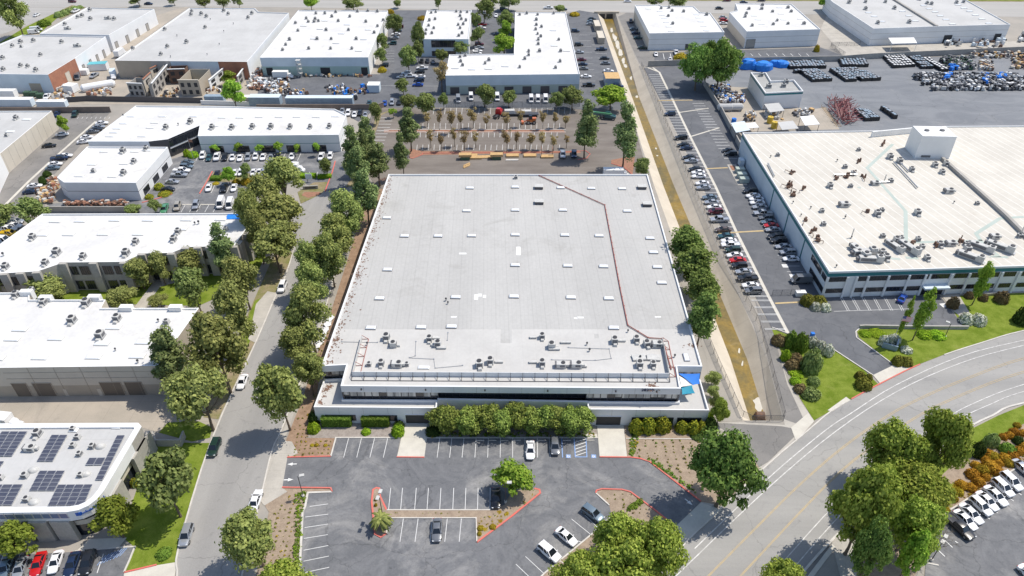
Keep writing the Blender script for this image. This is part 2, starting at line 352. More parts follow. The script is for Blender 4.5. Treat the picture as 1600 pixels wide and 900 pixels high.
# ---- ground with the flood channel cut into it
ST = [21, 150, 290, 560, 657]
LT = [P(x, y) for x, y in zip((934, 978, 1022, 1120, 1160), ST)]
RT = [P(x, y) for x, y in zip((962, 1020, 1078, 1198, 1224), ST)]
WL = [P(x, y, -3) for x, y in zip((940, 987, 1036.5, 1141, 1172), ST)]
WR = [P(x, y, -3) for x, y in zip((955, 998, 1053, 1167, 1197), ST)]
B = 5000
mb = MB()
y1, y0 = LT[0].y, LT[-1].y
mb.poly([(-B, y1, 0), (-B, y0, 0)] + [(p.x, p.y, 0) for p in LT[::-1]], 0)
mb.poly([(p.x, p.y, 0) for p in RT] + [(B, y0, 0), (B, y1, 0)], 0)
mb.poly([(-B, -1500, 0), (B, -1500, 0), (B, y0, 0), (RT[-1].x, y0, 0), (LT[-1].x, y0, 0), (-B, y0, 0)], 0)
mb.poly([(-B, y1, 0), (LT[0].x, y1, 0), (RT[0].x, y1, 0), (B, y1, 0), (B, 6000, 0), (-B, 6000, 0)], 0)
structure(mb.build('ground', MAT['ground']))
mb = MB()
for q in ((LT, WL), (WR, RT)):
    n = len(ST); vs = [tuple(p) for k in q for p in k]
    mb.add(vs, [(i, n + i, n + i + 1, i + 1) for i in range(n - 1)][::1])
mb.add([LT[-1], WL[-1], WR[-1], RT[-1]], [(0, 1, 2, 3)]); mb.add([LT[0], WL[0], WR[0], RT[0]], [(3, 2, 1, 0)])
for f in range(len(mb.f)):
    v = [Vector(mb.v[i]) for i in mb.f[f]]
    if (v[1] - v[0]).cross(v[2] - v[1]).z < -.01: mb.f[f] = mb.f[f][::-1]
structure(mb.build('channel_bank', MAT['channel']))
mb = MB(); vs = [tuple(p + Vector((0, 0, -.004))) for p in WL] + [tuple(p + Vector((0, 0, -.004))) for p in WR]
mb.add(vs, [(i, i + 1, 5 + i + 1, 5 + i)[::-1] for i in range(4)])
structure(mb.build('channel_water', MAT['algae']))
# pale silt bars left in the channel bed
mb = MB()
for (x, y, w, l, a) in [(956, 47, 1.6, 9, .1), (960, 58, 2.4, 12, .1), (965, 70, 2.6, 14, .12), (969, 82, 2.2, 14, .12), (974, 95, 1.8, 10, .15), (977, 103, 1.6, 6, .15), (986, 122, 1.2, 5, .3), (995, 151, 1.2, 3, .4), (1185, 632, 2.0, 5, .15), (1155, 548, .5, 2, .5), (1160, 568, .5, 2, .5), (1025, 232, .7, 1.6, .2), (1027, 243, .8, 1.2, .2)]:
    c = P(x, y, -2.985); r = random.Random(int(x * 7)); pts = []
    ang = -.38
    for k in range(14):
        t = 2 * math.pi * k / 14; q = r.uniform(.65, 1.25); u, v = w / 2 * math.cos(t) * q, l / 2 * math.sin(t) * q
        pts.append((c.x + u * math.cos(-a * .6) - v * math.sin(-a * .6) , c.y + u * math.sin(-a * .6) + v * math.cos(-a * .6), c.z))
    mb.poly(pts)
structure(mb.build('channel_silt', MAT['concrete_white']))

# ---- paved areas
Z1, Z2, Z3, Z4, Z5 = .008, .016, .024, .032, .04
sheet('road', 'far_road', [(-260, 11), (420, 11), (934, 19), (1400, 24), (1900, 30), (1900, 4), (800, 1), (-260, -2)], Z2)
sheet('lawn', 'verge', [(-400, -3), (800, .5), (2000, 3.5), (2000, -14), (-400, -14)], Z1)
sheet('lawn', 'lawn', [(-400, -4), (800, -.5), (2000, 2), (2000, -9), (-400, -9)], Z2)
sheet('road', 'far_road', [(-300, 140), (8, 52), (60, 32), (130, 12), (-150, 10)], Z1)
sheet('pavement', 'yard', [(60, 52), (-20, 80), (-20, 110), (60, 55)], Z1)
sheet('lawn', 'lawn', [(-10, 72), (40, 42), (82, 22), (92, 26), (62, 52), (30, 56), (-30, 80)], Z2)
sheet('planting_bed', 'verge', [(82, 22), (112, 8), (134, 11), (95, 30)], Z3)
sheet('yard', 'yard', [(-60, 118), (80, 118), (120, 90), (190, 40), (298, 8), (180, 95), (184, 124), (390, 118), (412, 118), (405, 160), (170, 163), (-60, 166)], Z1)
sheet('parking_lot', 'asphalt_grey', [(80, 176), (172, 176), (60, 300), (20, 345), (-60, 430), (-160, 430), (-160, 300), (14, 224)], Z1)
sheet('yard', 'asphalt_dark', [(404, 112), (594, 116), (606, 60), (606, 16), (668, 16), (655, 60), (702, 85), (694, 168), (590, 168), (560, 190), (520, 168), (402, 163)], Z2)
sheet('parking_lot', 'asphalt_dark', [(737, 15), (806, 17), (804, 85), (732, 86)], Z2)
sheet('parking_lot', 'asphalt_dark', [(884, 22), (905, 16), (934, 21), (978, 150), (985, 172), (694, 168), (696, 140), (905, 142)], Z2)
sheet('parking_lot', 'asphalt', [(222, 312), (262, 250), (312, 236), (545, 236), (548, 290), (530, 300), (500, 296), (470, 284), (380, 300), (378, 334), (60, 334), (80, 318)], Z2)
sheet('parking_lot', 'asphalt_brown', [(588, 168), (985, 172), (1003, 238), (1012, 275), (1020, 295), (588, 295), (560, 240)], Z3)
sheet('yard', 'asphalt_grey', [(966, 26), (995, 12), (1015, 82), (1150, 82), (1300, 76), (1360, 72), (1600, 66), (1700, 66), (1700, 84), (1200, 97), (1003, 104), (998, 97)], Z1)
sheet('parking_lot', 'asphalt_dark', [(1024, 82), (1160, 78), (1282, 74), (1320, 88), (1200, 92), (1022, 97)], Z3)
sheet('yard', 'concrete', [(1282, 45), (1300, 8), (1370, 70), (1560, 66), (1590, 64), (1660, 74), (1660, 80), (1318, 88)], Z2)
sheet('yard', 'asphalt_blue', [(1062, 102), (1200, 97), (1700, 82), (1700, 210), (1475, 200), (1300, 206), (1157, 206), (1100, 132)], Z3)
sheet('yard', 'yard', [(1100, 133), (1168, 137), (1256, 172), (1290, 168), (1312, 202), (1156, 206)], Z4)
sheet('parking_lot', 'asphalt_dark', [(1006, 106), (1090, 101), (1100, 133), (1158, 232), (1291, 463), (1468, 461), (1508, 513), (1350, 512), (1341, 515), (1338, 520), (1342, 528), (1396, 571), (1364, 587), (1303, 547), (1232, 523), (1206, 513), (1180, 462), (1130, 362), (1080, 252), (1040, 172)], Z4)
sheet('yard', 'yard', [(-40, 621), (262, 616), (300, 620), (345, 668), (305, 692), (222, 668), (-40, 664)], Z1)
# left street with its turning bulb
LK = smooth_px([(262, 960), (277, 900), (279, 857), (330, 690), (400, 535), (432, 460), (444, 437), (460, 385), (457, 360), (458, 338), (470, 320), (490, 309), (507, 300)])
RK = smooth_px([(545, 296), (556, 315), (548, 350), (528, 410), (498, 520), (470, 595), (440, 672), (425, 705), (407, 780), (387, 860), (365, 960)])
sheet('road', 'road', LK + RK, Z3)
# curved avenue on the right
AL = smooth_px([(960, 980), (1060, 862), (1082, 837), (1200, 726), (1260, 675), (1297, 644), (1330, 624), (1375, 600), (1425, 575), (1475, 555), (1537, 535), (1600, 517), (1760, 485)])
AR = smooth_px([(1800, 600), (1600, 630), (1550, 650), (1507, 673), (1400, 752), (1310, 834), (1250, 900), (1190, 980)])
sheet('road', 'road_curve', AL + AR, Z3)
# pavement and parkway beside the avenue
sheet('pavement', 'concrete', [(1100, 660), (1165, 660), (1226, 664), (1205, 515), (1232, 600), (1272, 657), (1200, 727), (1080, 838), (1040, 880), (1020, 870), (1096, 784), (1186, 735), (1186, 700)], Z1)
sheet('pavement', 'asphalt_grey', [(1112, 660), (1222, 666), (1252, 672), (1200, 722), (1186, 730), (1160, 690)], Z2)
sheet('pavement', 'ground', [(1003, 250), (1022, 292), (1119, 560), (1160, 657), (1112, 660), (1104, 560), (1060, 430)], Z1)
sheet('pavement', 'asphalt_grey', [(1225, 655), (1200, 560), (1180, 470), (1206, 512), (1230, 600), (1262, 668)], Z1)
sheet('driveway', 'concrete_white', [(1055, 823), (1095, 785), (1128, 797), (1083, 837), (1062, 860), (1038, 848)], Z4)
sheet('driveway', 'concrete_white', [(1364, 586), (1397, 570), (1426, 574), (1376, 600)], Z5)
sheet('pavement', 'concrete_white', [(1293, 641), (1322, 620), (1329, 625), (1300, 643)], Z5)
sheet('driveway', 'concrete_white', [(1236, 668), (1263, 645), (1272, 658), (1244, 690)], Z4)
sheet('pavement', 'asphalt_grey', [(1310, 836), (1300, 850), (1262, 905), (1225, 960), (1195, 980), (1260, 890)], Z2)
sheet('driveway', 'concrete', [(1300, 848), (1312, 818), (1330, 812), (1338, 850), (1338, 930), (1325, 940), (1310, 890)], Z3)
sheet('pavement', 'concrete_white', [(1258, 905), (1300, 850), (1306, 855), (1266, 908)], Z4)
# lot driveway on the left street
sheet('driveway', 'concrete', [(424, 706), (441, 688), (456, 690), (466, 708), (449, 716), (441, 762), (449, 768), (413, 790), (406, 782)], Z4)
sheet('pavement', 'concrete', [(441, 672), (447, 660), (480, 560), (500, 500), (505, 505), (486, 565), (452, 668), (443, 690), (425, 706)], Z4)
# main front parking lot
LOT = [(449, 715), (470, 714.5), (517, 713.5), (525, 684.5), (626, 684.5), (620, 714.5), (663, 715), (667, 684.5), (934, 684.5), (937, 714.5), (985, 715), (1000, 717), (1015, 722), (1095, 784), (1055, 823), (1020, 795), (985, 769), (972, 765.5), (940, 764.5), (932, 767), (931, 771), (952, 790), (956, 806), (925, 835), (850, 897), (790, 960), (455, 960), (469, 880), (473, 800), (477, 792), (481, 770), (519, 769), (517, 763), (480, 763), (441, 762)]
sheet('parking_lot', 'asphalt', LOT, Z4)
sheet('driveway', 'concrete_white', [(632, 655), (668, 655), (667, 684.5), (663, 715), (620, 714.5), (627, 684.5)], Z5)
sheet('driveway', 'concrete_white', [(932, 655), (973, 655), (980, 714.7), (937, 714.5)], Z5)
sheet('pavement', 'concrete_white', [(915, 678), (933, 678), (934, 684.5), (914, 686)], Z5)
# lawns and planting
sheet('lawn', 'lawn', [(195, 893), (212, 856), (185, 835), (205, 790), (235, 700), (250, 690), (300, 692), (328, 692), (300, 785), (278, 857), (274, 880)], Z1 + .002)
sheet('lawn', 'lawn', [(248, 676), (262, 660), (310, 658), (332, 668), (328, 684), (300, 690)], Z1 + .002)
sheet('lawn', 'verge', [(457, 400), (430, 458), (398, 534), (341, 655), (318, 652), (345, 585), (392, 480), (425, 405), (440, 385)], Z2)
sheet('lawn', 'lawn', [(-20, 470), (310, 478), (395, 440), (415, 400), (410, 360), (350, 420), (-20, 430)], Z1)
sheet('lawn', 'lawn', [(398, 470), (420, 460), (392, 530), (370, 575), (360, 565)], Z3)
sheet('pavement', 'concrete', [(210, 480), (240, 440), (330, 418), (336, 424), (250, 448), (226, 482)], Z3)
sheet('pavement', 'concrete', [(400, 475), (418, 455), (434, 458), (400, 536), (388, 530)], Z4)
sheet('planting_bed', 'mulch', [(575, 300), (602, 288), (500, 580), (492, 645), (500, 662), (526, 664), (526, 684.5), (517, 713.5), (449, 715), (446, 690), (470, 630), (500, 540), (545, 400)], Z2)
sheet('planting_bed', 'greygravel', [(500, 662), (632, 662), (627, 684.5), (525, 684.5), (478, 684)], Z3)
sheet('planting_bed', 'greygravel', [(668, 672), (932, 672), (934, 684.4), (667, 684.4)], Z3)
sheet('planting_bed', 'gravel', [(441, 763), (517, 764), (519, 769), (481, 771), (477, 793), (473, 800), (469, 880), (462, 960), (380, 960), (400, 900), (420, 800), (414, 790)], Z3)
sheet('planting_bed', 'gravel', [(975, 656), (1108, 656), (1112, 680), (1186, 700), (1186, 735), (1128, 790), (1096, 784), (1015, 722), (1000, 717), (980, 714.5)], Z2)
sheet('planting_bed', 'gravel', [(931, 771), (940, 765), (972, 766), (985, 769), (1020, 795), (1055, 823), (1040, 850), (1000, 900), (960, 960), (800, 960), (850, 897), (925, 835), (956, 806)], Z3)
ISL = [(583, 766), (588, 763), (593, 764), (594, 776), (604, 797.5), (766, 797.5), (788, 790), (800, 768), (835, 764), (843, 766), (844, 771), (800, 807), (745, 848), (744, 810), (607, 810), (604, 834), (595, 840), (586, 835), (581, 785)]
mb = MB(); mb.prism([P(x, y) for x, y in ISL], 0, .2); structure(mb.build('planting_bed', MAT['gravel']))
sheet('lawn', 'lawn', [(1338, 514), (1350, 514), (1507, 515), (1490, 486), (1475, 463), (1610, 457), (1760, 450), (1760, 483), (1600, 516), (1537, 534), (1475, 554), (1426, 573), (1397, 570), (1342, 527)], Z2)
sheet('lawn', 'lawn', [(1205, 512), (1232, 522), (1303, 547), (1350, 578), (1373, 601), (1329, 624), (1272, 657), (1250, 622)], Z2)
sheet('pavement', 'concrete', [(1472, 463), (1498, 460), (1516, 490), (1505, 498), (1490, 486)], Z3)
sheet('lawn', 'lawn', [(1508, 675), (1560, 649), (1602, 632), (1800, 600), (1800, 620), (1600, 662), (1545, 690), (1500, 720), (1450, 780), (1400, 800), (1340, 840), (1318, 842)], Z1)
sheet('planting_bed', 'gravel', [(1500, 716), (1545, 690), (1600, 662), (1800, 622), (1800, 660), (1600, 722), (1480, 798), (1448, 830), (1440, 880), (1400, 960), (1335, 960), (1335, 850), (1420, 790)], Z2)
sheet('parking_lot', 'asphalt', [(1700, 690), (1600, 724), (1480, 800), (1450, 832), (1445, 900), (1430, 980), (1750, 980)], Z4)
sheet('parking_lot', 'asphalt', [(-60, 872), (118, 862), (185, 856), (211, 855), (203, 875), (194, 895), (190, 960), (-60, 960)], Z3)
sheet('driveway', 'concrete_white', [(194, 894), (240, 884), (277, 878), (272, 905), (190, 930)], Z3)
sheet('pavement', 'concrete_white', [(118, 862), (140, 842), (198, 840), (185, 856)], Z4)
sheet('planting_bed', 'red_earth', [(640, 232), (660, 236), (880, 236), (905, 235), (908, 239), (660, 242), (645, 248), (640, 247)], Z4)
sheet('planting_bed', 'red_earth', [(955, 250), (975, 246), (992, 245), (990, 262), (988, 274), (975, 262), (955, 256)], Z4)
sheet('planting_bed', 'red_earth', [(600, 202.6), (880, 202.6), (884, 207.4), (600, 207.4)], Z4)
sheet('planting_bed', 'verge', [(470, 318), (465, 300), (490, 285), (512, 284), (505, 300), (490, 309)], Z4)
sheet('planting_bed', 'red_earth', [(471, 305), (476, 300), (500, 300), (501, 304), (482, 309)], Z5)
sheet('planting_bed', 'verge', [(324, 283), (334, 268), (405, 272), (404, 286)], Z4)
sheet('planting_bed', 'verge', [(570, 245), (588, 180), (620, 168), (596, 180), (580, 225), (583, 262), (560, 290), (540, 292)], Z4)

# ---- kerbs
kerb(LK[:-8]); kerb(RK[8:])
kerb(AL[4:24]); kerb(AL[24:34], 'kerb_red'); kerb(AL[36:]); kerb(AR, 'kerb', .4)
kerb([(449, 715), (470, 714.5), (517, 713.5)], 'kerb_red'); kerb([(517, 713.5), (525, 684.5), (626, 684.5)], 'kerb')
kerb([(441, 762), (480, 762.5), (517, 763), (519, 769)], 'kerb_red'); kerb([(519, 769), (481, 770.5), (477, 792), (473, 800), (469, 880), (462, 960)], 'kerb', .4)
kerb([(620, 714.5), (663, 715)], 'kerb_red', .25, .2); kerb([(667, 684.5), (934, 684.5)], 'kerb')
kerb([(937, 714.5), (985, 715), (1000, 717), (1015, 722), (1095, 784)], 'kerb_red')
kerb([(1055, 823), (1020, 795), (985, 769), (972, 765.5), (940, 764.5), (932, 767), (931, 771)], 'kerb_red'); kerb([(931, 771), (952, 790)], 'kerb'); kerb([(956, 806), (925, 835), (850, 897), (790, 960)], 'kerb')
kerb(ISL[5:6] + ISL[4:5] , 'kerb', .22, .24); kerb([(604, 797.5), (594, 776), (593, 764), (588, 763), (583, 766), (581, 785), (586, 835), (595, 840), (604, 834)], 'kerb_red', .34, .24)
kerb([(604, 834), (607, 810), (744, 810), (745, 848)], 'kerb', .22, .24); kerb([(745, 848), (800, 807), (844, 771), (843, 766), (835, 764)], 'kerb_red', .34, .24)
kerb([(1338, 528), (1337, 519), (1342, 514), (1350, 512)]); kerb([(1338, 528), (1397, 571)]); kerb([(1206, 512), (1232, 522), (1303, 547), (1364, 587)])
kerb([(1700, 690), (1600, 724), (1480, 800), (1450, 832), (1446, 880), (1466, 884)])
kerb([(118, 862), (185, 856), (211, 855), (203, 875), (194, 895)]); kerb([(194, 895), (245, 883)], 'kerb_red', .3)
kerb([(978, 685.5), (1120, 686.5)], 'kerb', .2, .15)
kerb([(640, 247), (645, 248), (660, 242), (660, 240), (880, 238)], 'kerb_red', .18); kerb([(880, 238), (915, 236), (922, 241), (916, 248), (902, 250)], 'kerb_red', .18); kerb([(955, 256), (975, 262), (990, 275)], 'kerb_red', .18)
kerb([(600, 203), (884, 203)], 'kerb', .35); kerb([(600, 207), (884, 207)], 'kerb', .35)
kerb([(222, 317), (245, 311), (268, 304), (266, 300)], 'kerb_red', .35); kerb([(312, 303), (320, 290), (332, 268)], 'kerb_red', .35); kerb([(508, 299), (519, 270), (524, 252)], 'kerb_red', .35)

# ---- painted lines
for t, b in (((545, 684.5), (537, 715.5)), ((565, 684.5), (557.5, 715.5)), ((585.5, 684.5), (578, 715.5)), ((606, 684.5), (599, 715.5)), ((687, 685), (683, 715.5)), ((706, 685), (702.5, 715.5)), ((725, 685), (722, 715.5)), ((744, 685), (742, 715.5)), ((763, 685), (762, 715.5)), ((782, 685), (781.5, 715.5)), ((801, 685), (801, 715.5)), ((820, 685), (820.5, 715.5)), ((839.5, 685), (840, 715.5)), ((858.5, 685), (859.5, 715.5))):
    paint('line', [t, b])
paint('line_blue', [(877.5, 685), (879, 715.5)], .22)
paint('line_blue', [(897, 686), (899, 714.5), (917, 714.5), (915.5, 686)], .22)
for k in range(5): paint('line', [(898.5 + .2 * k, 692 + 5.2 * k), (915.5, 686.5 + 5.2 * k)], .16, .136)
for cx in (888, 927.5):
    paint('line_blue', [(cx, 710.8), (cx + .2, 716.2)], 1.0); paint('line', [(cx - 1.4, 711.6), (cx - 1.4, 715)], .14, .136); paint('line', [(cx - 1.4, 713), (cx + 1.2, 713), (cx + 2.2, 715.2)], .13, .136); paint('line', [(cx - 2.2, 714), (cx - .4, 715.4), (cx + 1, 714.4)], .12, .14)
for a in ((610.5, 763), (629, 763), (650.5, 763), (669.5, 763), (689, 763), (709, 763), (728, 763), (747, 763), (766, 763)):
    k = (a[0] - 610) / 157.; paint('line', [a, (a[0] - 2.8 * (1 - k) - .5, 797)])
for a, b in (((630.5, 810), (625, 847)), ((653.5, 810), (648.5, 847)), ((676, 810), (672, 847)), ((699, 810), (695, 847)), ((721, 810), (717.5, 847))): paint('line', [a, b])
for a, b in (((484, 792), (513, 788)), ((477, 808.5), (513, 804)), ((476, 825), (512.5, 819.5)), ((475, 842), (512, 836)), ((474.5, 860.5), (513, 853)), ((474.5, 877.5), (514, 869.5)), ((473, 896), (514.5, 887))): paint('line', [a, b])
for a, b in (((893, 811.5), (922, 835)), ((866, 834), (908, 847.5)), ((837, 858), (880, 880)), ((821, 870), (849, 896)), ((806, 882), (826, 901)), ((908, 800), (935, 826))): paint('line', [a, b])
def arrow(px, py, hx, hy):
    a, b = P(px, py), P(px + hx, py + hy); d = (b - a).normalized(); n = Vector((-d.y, d.x, 0)); z = Vector((0, 0, .13)); L_ = (b - a).length
    mb = LINES.setdefault('line', MB()); s = a + d * (L_ * .45)
    mb.add([a + n * .12 + z, a - n * .12 + z, s - n * .12 + z, s + n * .12 + z], [(0, 1, 2, 3)]); mb.add([s + n * .42 + z, s - n * .42 + z, b + z], [(0, 1, 2)])
    for q in (-2, -1):
        f = mb.f[q]; v = [Vector(mb.v[i]) for i in f]
        if (v[1] - v[0]).cross(v[2] - v[1]).z < 0: mb.f[q] = f[::-1]
arrow(464, 725.5, -15, .5); arrow(443.5, 750.5, 15, -.6); arrow(1070, 780, 12, 10)
# avenue lines
paint('line_worn', smooth_px([(1010, 945), (1065, 892), (1200, 763), (1305, 675), (1400, 613), (1500, 568), (1600, 540), (1760, 506)]), .19)
paint('line_worn', smooth_px([(1085, 858), (1200, 748), (1287, 675), (1330, 646), (1400, 602), (1500, 557.5), (1600, 532), (1760, 499)]), .2)
for o in (0, 2.6):
    paint('line_yellow', smooth_px([(1050, 958 + o), (1110, 896 + o), (1200, 805 + o), (1250, 756 + o), (1312, 702 + o), (1385, 650 + o), (1450, 616 + o), (1520, 587 + o), (1600, 559 + o), (1760, 522 + o)]), .10)
    paint('line_yellow', smooth_px([(1100, 960 + o), (1160, 896 + o), (1262, 787 + o), (1320, 730 + o), (1372, 691 + o), (1440, 646 + o), (1510, 613 + o), (1600, 580 + o), (1760, 540 + o)]), .10)
paint('line_worn', smooth_px([(1160, 950), (1222, 880), (1307, 787), (1390, 716), (1475, 656), (1525, 629), (1600, 601), (1760, 560)]), .17)
paint('line_worn', smooth_px([(1190, 950), (1240, 888), (1318, 800), (1400, 728), (1487, 662), (1550, 631), (1600, 612), (1760, 570)]), .17)
# long lot by the channel
SW = [(1012, 106), (1030, 113), (1047, 148), (1080, 217), (1117, 290), (1150, 362), (1200, 462), (1231, 521)]
mb = MB(); add_strip(mb, [P(x, y) for x, y in SW], .9, .128); structure(mb.build('gutter', MAT['concrete_white']))
def along(px, step, z=0):
    w = [P(x, y, z) for x, y in px]; out = []; acc = 0; nxt = 0
    for a, b in zip(w, w[1:]):
        L_ = (b - a).length
        while nxt <= acc + L_: out.append(a + (b - a) * ((nxt - acc) / L_)); nxt += step
        acc += L_
    return out
def stall_lines(px, step, side, length, double=False, mat='line'):
    pts = along(px, step); mb = LINES.setdefault(mat, MB())
    for p in pts:
        for o in ((-.2, .2) if double else (0,)):
            add_strip(mb, [(p.x, p.y + o), (p.x + side * length, p.y + o)], .13, .13)
stall_lines([(1030, 117), (1047, 150), (1080, 219), (1117, 292), (1150, 364), (1200, 464)], 2.75, -1, 4.9, True)
stall_lines([(1082, 162), (1095, 186), (1112, 214), (1122, 232), (1134, 253)], 2.75, 1, 4.9, True)
stall_lines([(1158, 294), (1178, 330), (1200, 368), (1216, 402), (1238, 440)], 2.75, 1, 4.6)
stall_lines([(1205, 470), (1229, 517)], 3.0, -1, 5.4, True)
paint('line_yellow', [(1028, 157.5), (1082, 156.8)], .7); paint('concrete_white', [(1062, 176), (1107, 169.5)], .7); paint('concrete_white', [(1080, 213.5), (1124, 200)], .7)
paint('line_yellow', [(1104, 264), (1137, 262.5)], .7); paint('line_yellow', [(1122, 365), (1148, 363.5), (1193, 361)], .7); paint('line_yellow', [(1211, 474.5), (1252, 472.5)], .6)
for x in (1222, 1234): paint('line', [(x, 416 + (x - 1222) * 1.3), (x + 9, 416 + (x - 1222) * 1.3)], 1.6)
for k in range(6):
    a = 1313 + 17 * k
    for o in (0, 3): paint('line', [(a + o, 466), (a + o + 11, 486)], .12)
paint('line', [(1303, 487), (1425, 483)], .12); paint('line', [(1470, 478), (1479, 477)], 1.6)
# left lot
for k in range(14):
    x = 309 + 12.2 * k; paint('line', [(x + 3, 239.5), (x - 3, 252)], .14)
for x in (290, 303, 314, 327, 340): paint('line', [(x, 320), (x - 7, 332)], .14)
for x in (336, 360, 373): paint('line', [(x, 289), (x - 6, 302)], .14)
for k in range(6): paint('line', [(288 - 7.5 * k, 256 + 10 * k), (305 - 8 * k, 256 + 10 * k)], .14)
for x in (472, 484, 497): paint('line', [(x, 269), (x - 4, 276)], .14)
paint('concrete_white', [(285, 320), (366, 320)], .5)
# back lot
for k in range(31):
    x = 661 + 8.9 * k
    if x < 880: paint('line', [(x, 193), (x - .4, 202)], .13); paint('line', [(x - 4, 207), (x - 4.6, 215)], .13)
    if x < 890: paint('line', [(x - 9, 226.5), (x - 9.8, 235)], .13); paint('line', [(x + 8, 169), (x + 7, 179)], .13)
for k in range(9): paint('line', [(595 - 1.6 * k, 184.5 + 5 * k), (615 - 1.9 * k, 184.5 + 5 * k)], .24)
# street markings and other lots
paint('concrete_white', [(6, 323), (45, 284), (82, 250), (118, 218), (150, 190)], 1.0)
for k in range(8): paint('line', [(123 + 7 * k, 183), (121 + 7 * k, 186)], .14)
for k in range(9): paint('line', [(1160 + 12.5 * k, 84), (1164 + 12.5 * k, 88)], .24)
for k in range(6): paint('line', [(1036 + 11 * k, 84), (1038 + 11 * k, 93)], .24)
paint('concrete_white', [(1020, 106), (1031, 114)], .9)
for k in range(9): paint('line', [(1591 - 12.4 * k, 771 + 9.4 * k), (1596 - 12.4 * k, 774 + 9.4 * k)], .18)
for x, y in ((1474, 843), (1462, 857)): paint('line', [(x, y), (x + 14, y + 13)], .18)
for k in range(8): paint('line_blue', [(152 + 5 * k, 884 - 2 * k), (166 + 5 * k, 868 - 2 * k)], .14)
for k in range(7): paint('line', [(-4 + 26 * k, 896), (6 + 26 * k, 866)], .14)
paint('line', [(594, 205), (694, 206)], .1); paint('line', [(585, 134), (690, 135)], .12)
for k in range(5): paint('line', [(603, 80 + 4 * k), (616, 80 + 4 * k)], .14)
for k in range(9): paint('line', [(905, 55 + 9 * k), (922 + k, 55 + 9 * k)], .14); paint('line', [(925 + 3 * k, 70 + 7 * k), (944 + 2 * k, 70 + 7 * k)], .14)
for mt, mb in LINES.items():
    nm = {'line': 'white_markings', 'line_worn': 'worn_markings', 'line_yellow': 'yellow_markings', 'line_blue': 'blue_markings'}.get(mt, 'pale_gutter')
    structure(mb.build(nm, MAT[mt]))
# ================================================================ BUILDINGS
class Bld: pass
def building(name, label, px, z, wall='panel', roof='roof_white', par=.45, pt=.3, bands=None, edge_mat=None, coping=None, cat='building', group=None, z0=0.0):
    """px: roof outline corners in the photo, counter-clockwise in the picture, at parapet height z"""
    b = Bld(); b.pts = [P(x, y, z).to_2d() for x, y in px]; b.z = z; b.par = par
    if area2(b.pts) < 0: raise ValueError(name + ' winding')
    n = len(b.pts); c = sum(b.pts, Vector((0, 0))) / n
    b.root = thing(name, label, cat, (c.x, c.y, 0), group)
    mats = [MAT[wall]]; idx = {wall: 0}
    def mi(k):
        if k not in idx: idx[k] = len(mats); mats.append(MAT[k])
        return idx[k]
    mb = MB()
    for i in range(n):
        p, q = b.pts[i], b.pts[(i + 1) % n]
        bs = (edge_mat or {}).get(i) or bands or [(z, wall)]
        if isinstance(bs, str): bs = [(z, bs)]
        lo = z0
        for hi, m in bs:
            mb.add([(p.x, p.y, lo), (q.x, q.y, lo), (q.x, q.y, hi), (p.x, p.y, hi)], [(0, 1, 2, 3)], mi(m)); lo = hi
    ins = inset(b.pts, pt); zr = z - par
    vs = [(p.x, p.y, z) for p in b.pts] + [(p.x, p.y, z) for p in ins] + [(p.x, p.y, zr - .02) for p in ins]
    cm = mi(coping or wall)
    mb.add(vs, [(i, (i + 1) % n, n + (i + 1) % n, n + i) for i in range(n)] + [(n + i, n + (i + 1) % n, 2 * n + (i + 1) % n, 2 * n + i) for i in range(n)], cm)
    mb.build('wall', mats, b.root)
    mb = MB(); mb.poly([(p.x, p.y, zr) for p in ins]); mb.build('roof', MAT[roof], b.root); b.zr = zr
    return b
def on_wall(b, i, u0, u1, z0, z1, name, mat, out=.06, frame=None, bars=0, fw=.1):
    """a flat fitting on wall i between fractions u0..u1, standing a little proud of it"""
    p, q = b.pts[i], b.pts[(i + 1) % len(b.pts)]; d = q - p; L = d.length; d = d / L; nrm = Vector((d.y, -d.x))
    if u1 > 1.0 and u0 > 1.0 or u1 > 1.5: u0, u1 = u0 / L, u1 / L
    A, Bq = p + d * L * u0, p + d * L * u1
    def slab(mb, a, c, za, zb, o0, o1, mi=0):
        vs = [(v.x + nrm.x * o, v.y + nrm.y * o, z) for z in (za, zb) for v, o in ((a, o0), (c, o0), (c, o1), (a, o1))]
        mb.add(vs, [(0, 1, 5, 4)[::-1], (3, 2, 6, 7), (0, 4, 7, 3), (1, 2, 6, 5), (4, 5, 6, 7), (0, 3, 2, 1)], mi)
    if frame is None:
        mb = MB(); slab(mb, A, Bq, z0, z1, -.02, out); return fix(mb).build(name, MAT[mat], b.root)
    mb = MB(); fo = out + .07
    slab(mb, A, A + d * fw, z0, z1, -.02, fo); slab(mb, Bq - d * fw, Bq, z0, z1, -.02, fo); slab(mb, A + d * fw, Bq - d * fw, z1 - fw, z1, -.02, fo); slab(mb, A + d * fw, Bq - d * fw, z0, z0 + fw, -.02, fo)
    W = (Bq - A).length
    for k in range(bars):
        c = A + d * (W * (k + 1) / (bars + 1)); slab(mb, c - d * .04, c + d * .04, z0 + fw, z1 - fw, -.02, fo)
    f = fix(mb).build(name, MAT[frame], b.root)
    mb = MB(); slab(mb, A + d * fw, Bq - d * fw, z0 + fw, z1 - fw, -.02, out); g = fix(mb).build('pane', MAT[mat], f); return f
def fix(mb):
    """orient a closed set of convex slabs outward (each slab is six consecutive quads)"""
    for k in range(0, len(mb.f), 6):
        ids = {i for f in mb.f[k:k + 6] for i in f}; c = sum((Vector(mb.v[i]) for i in ids), Vector()) / len(ids)
        for j in range(k, min(k + 6, len(mb.f))):
            v = [Vector(mb.v[i]) for i in mb.f[j]]
            if (v[1] - v[0]).cross(v[2] - v[1]).dot(v[0] - c) < 0: mb.f[j] = mb.f[j][::-1]
    return mb
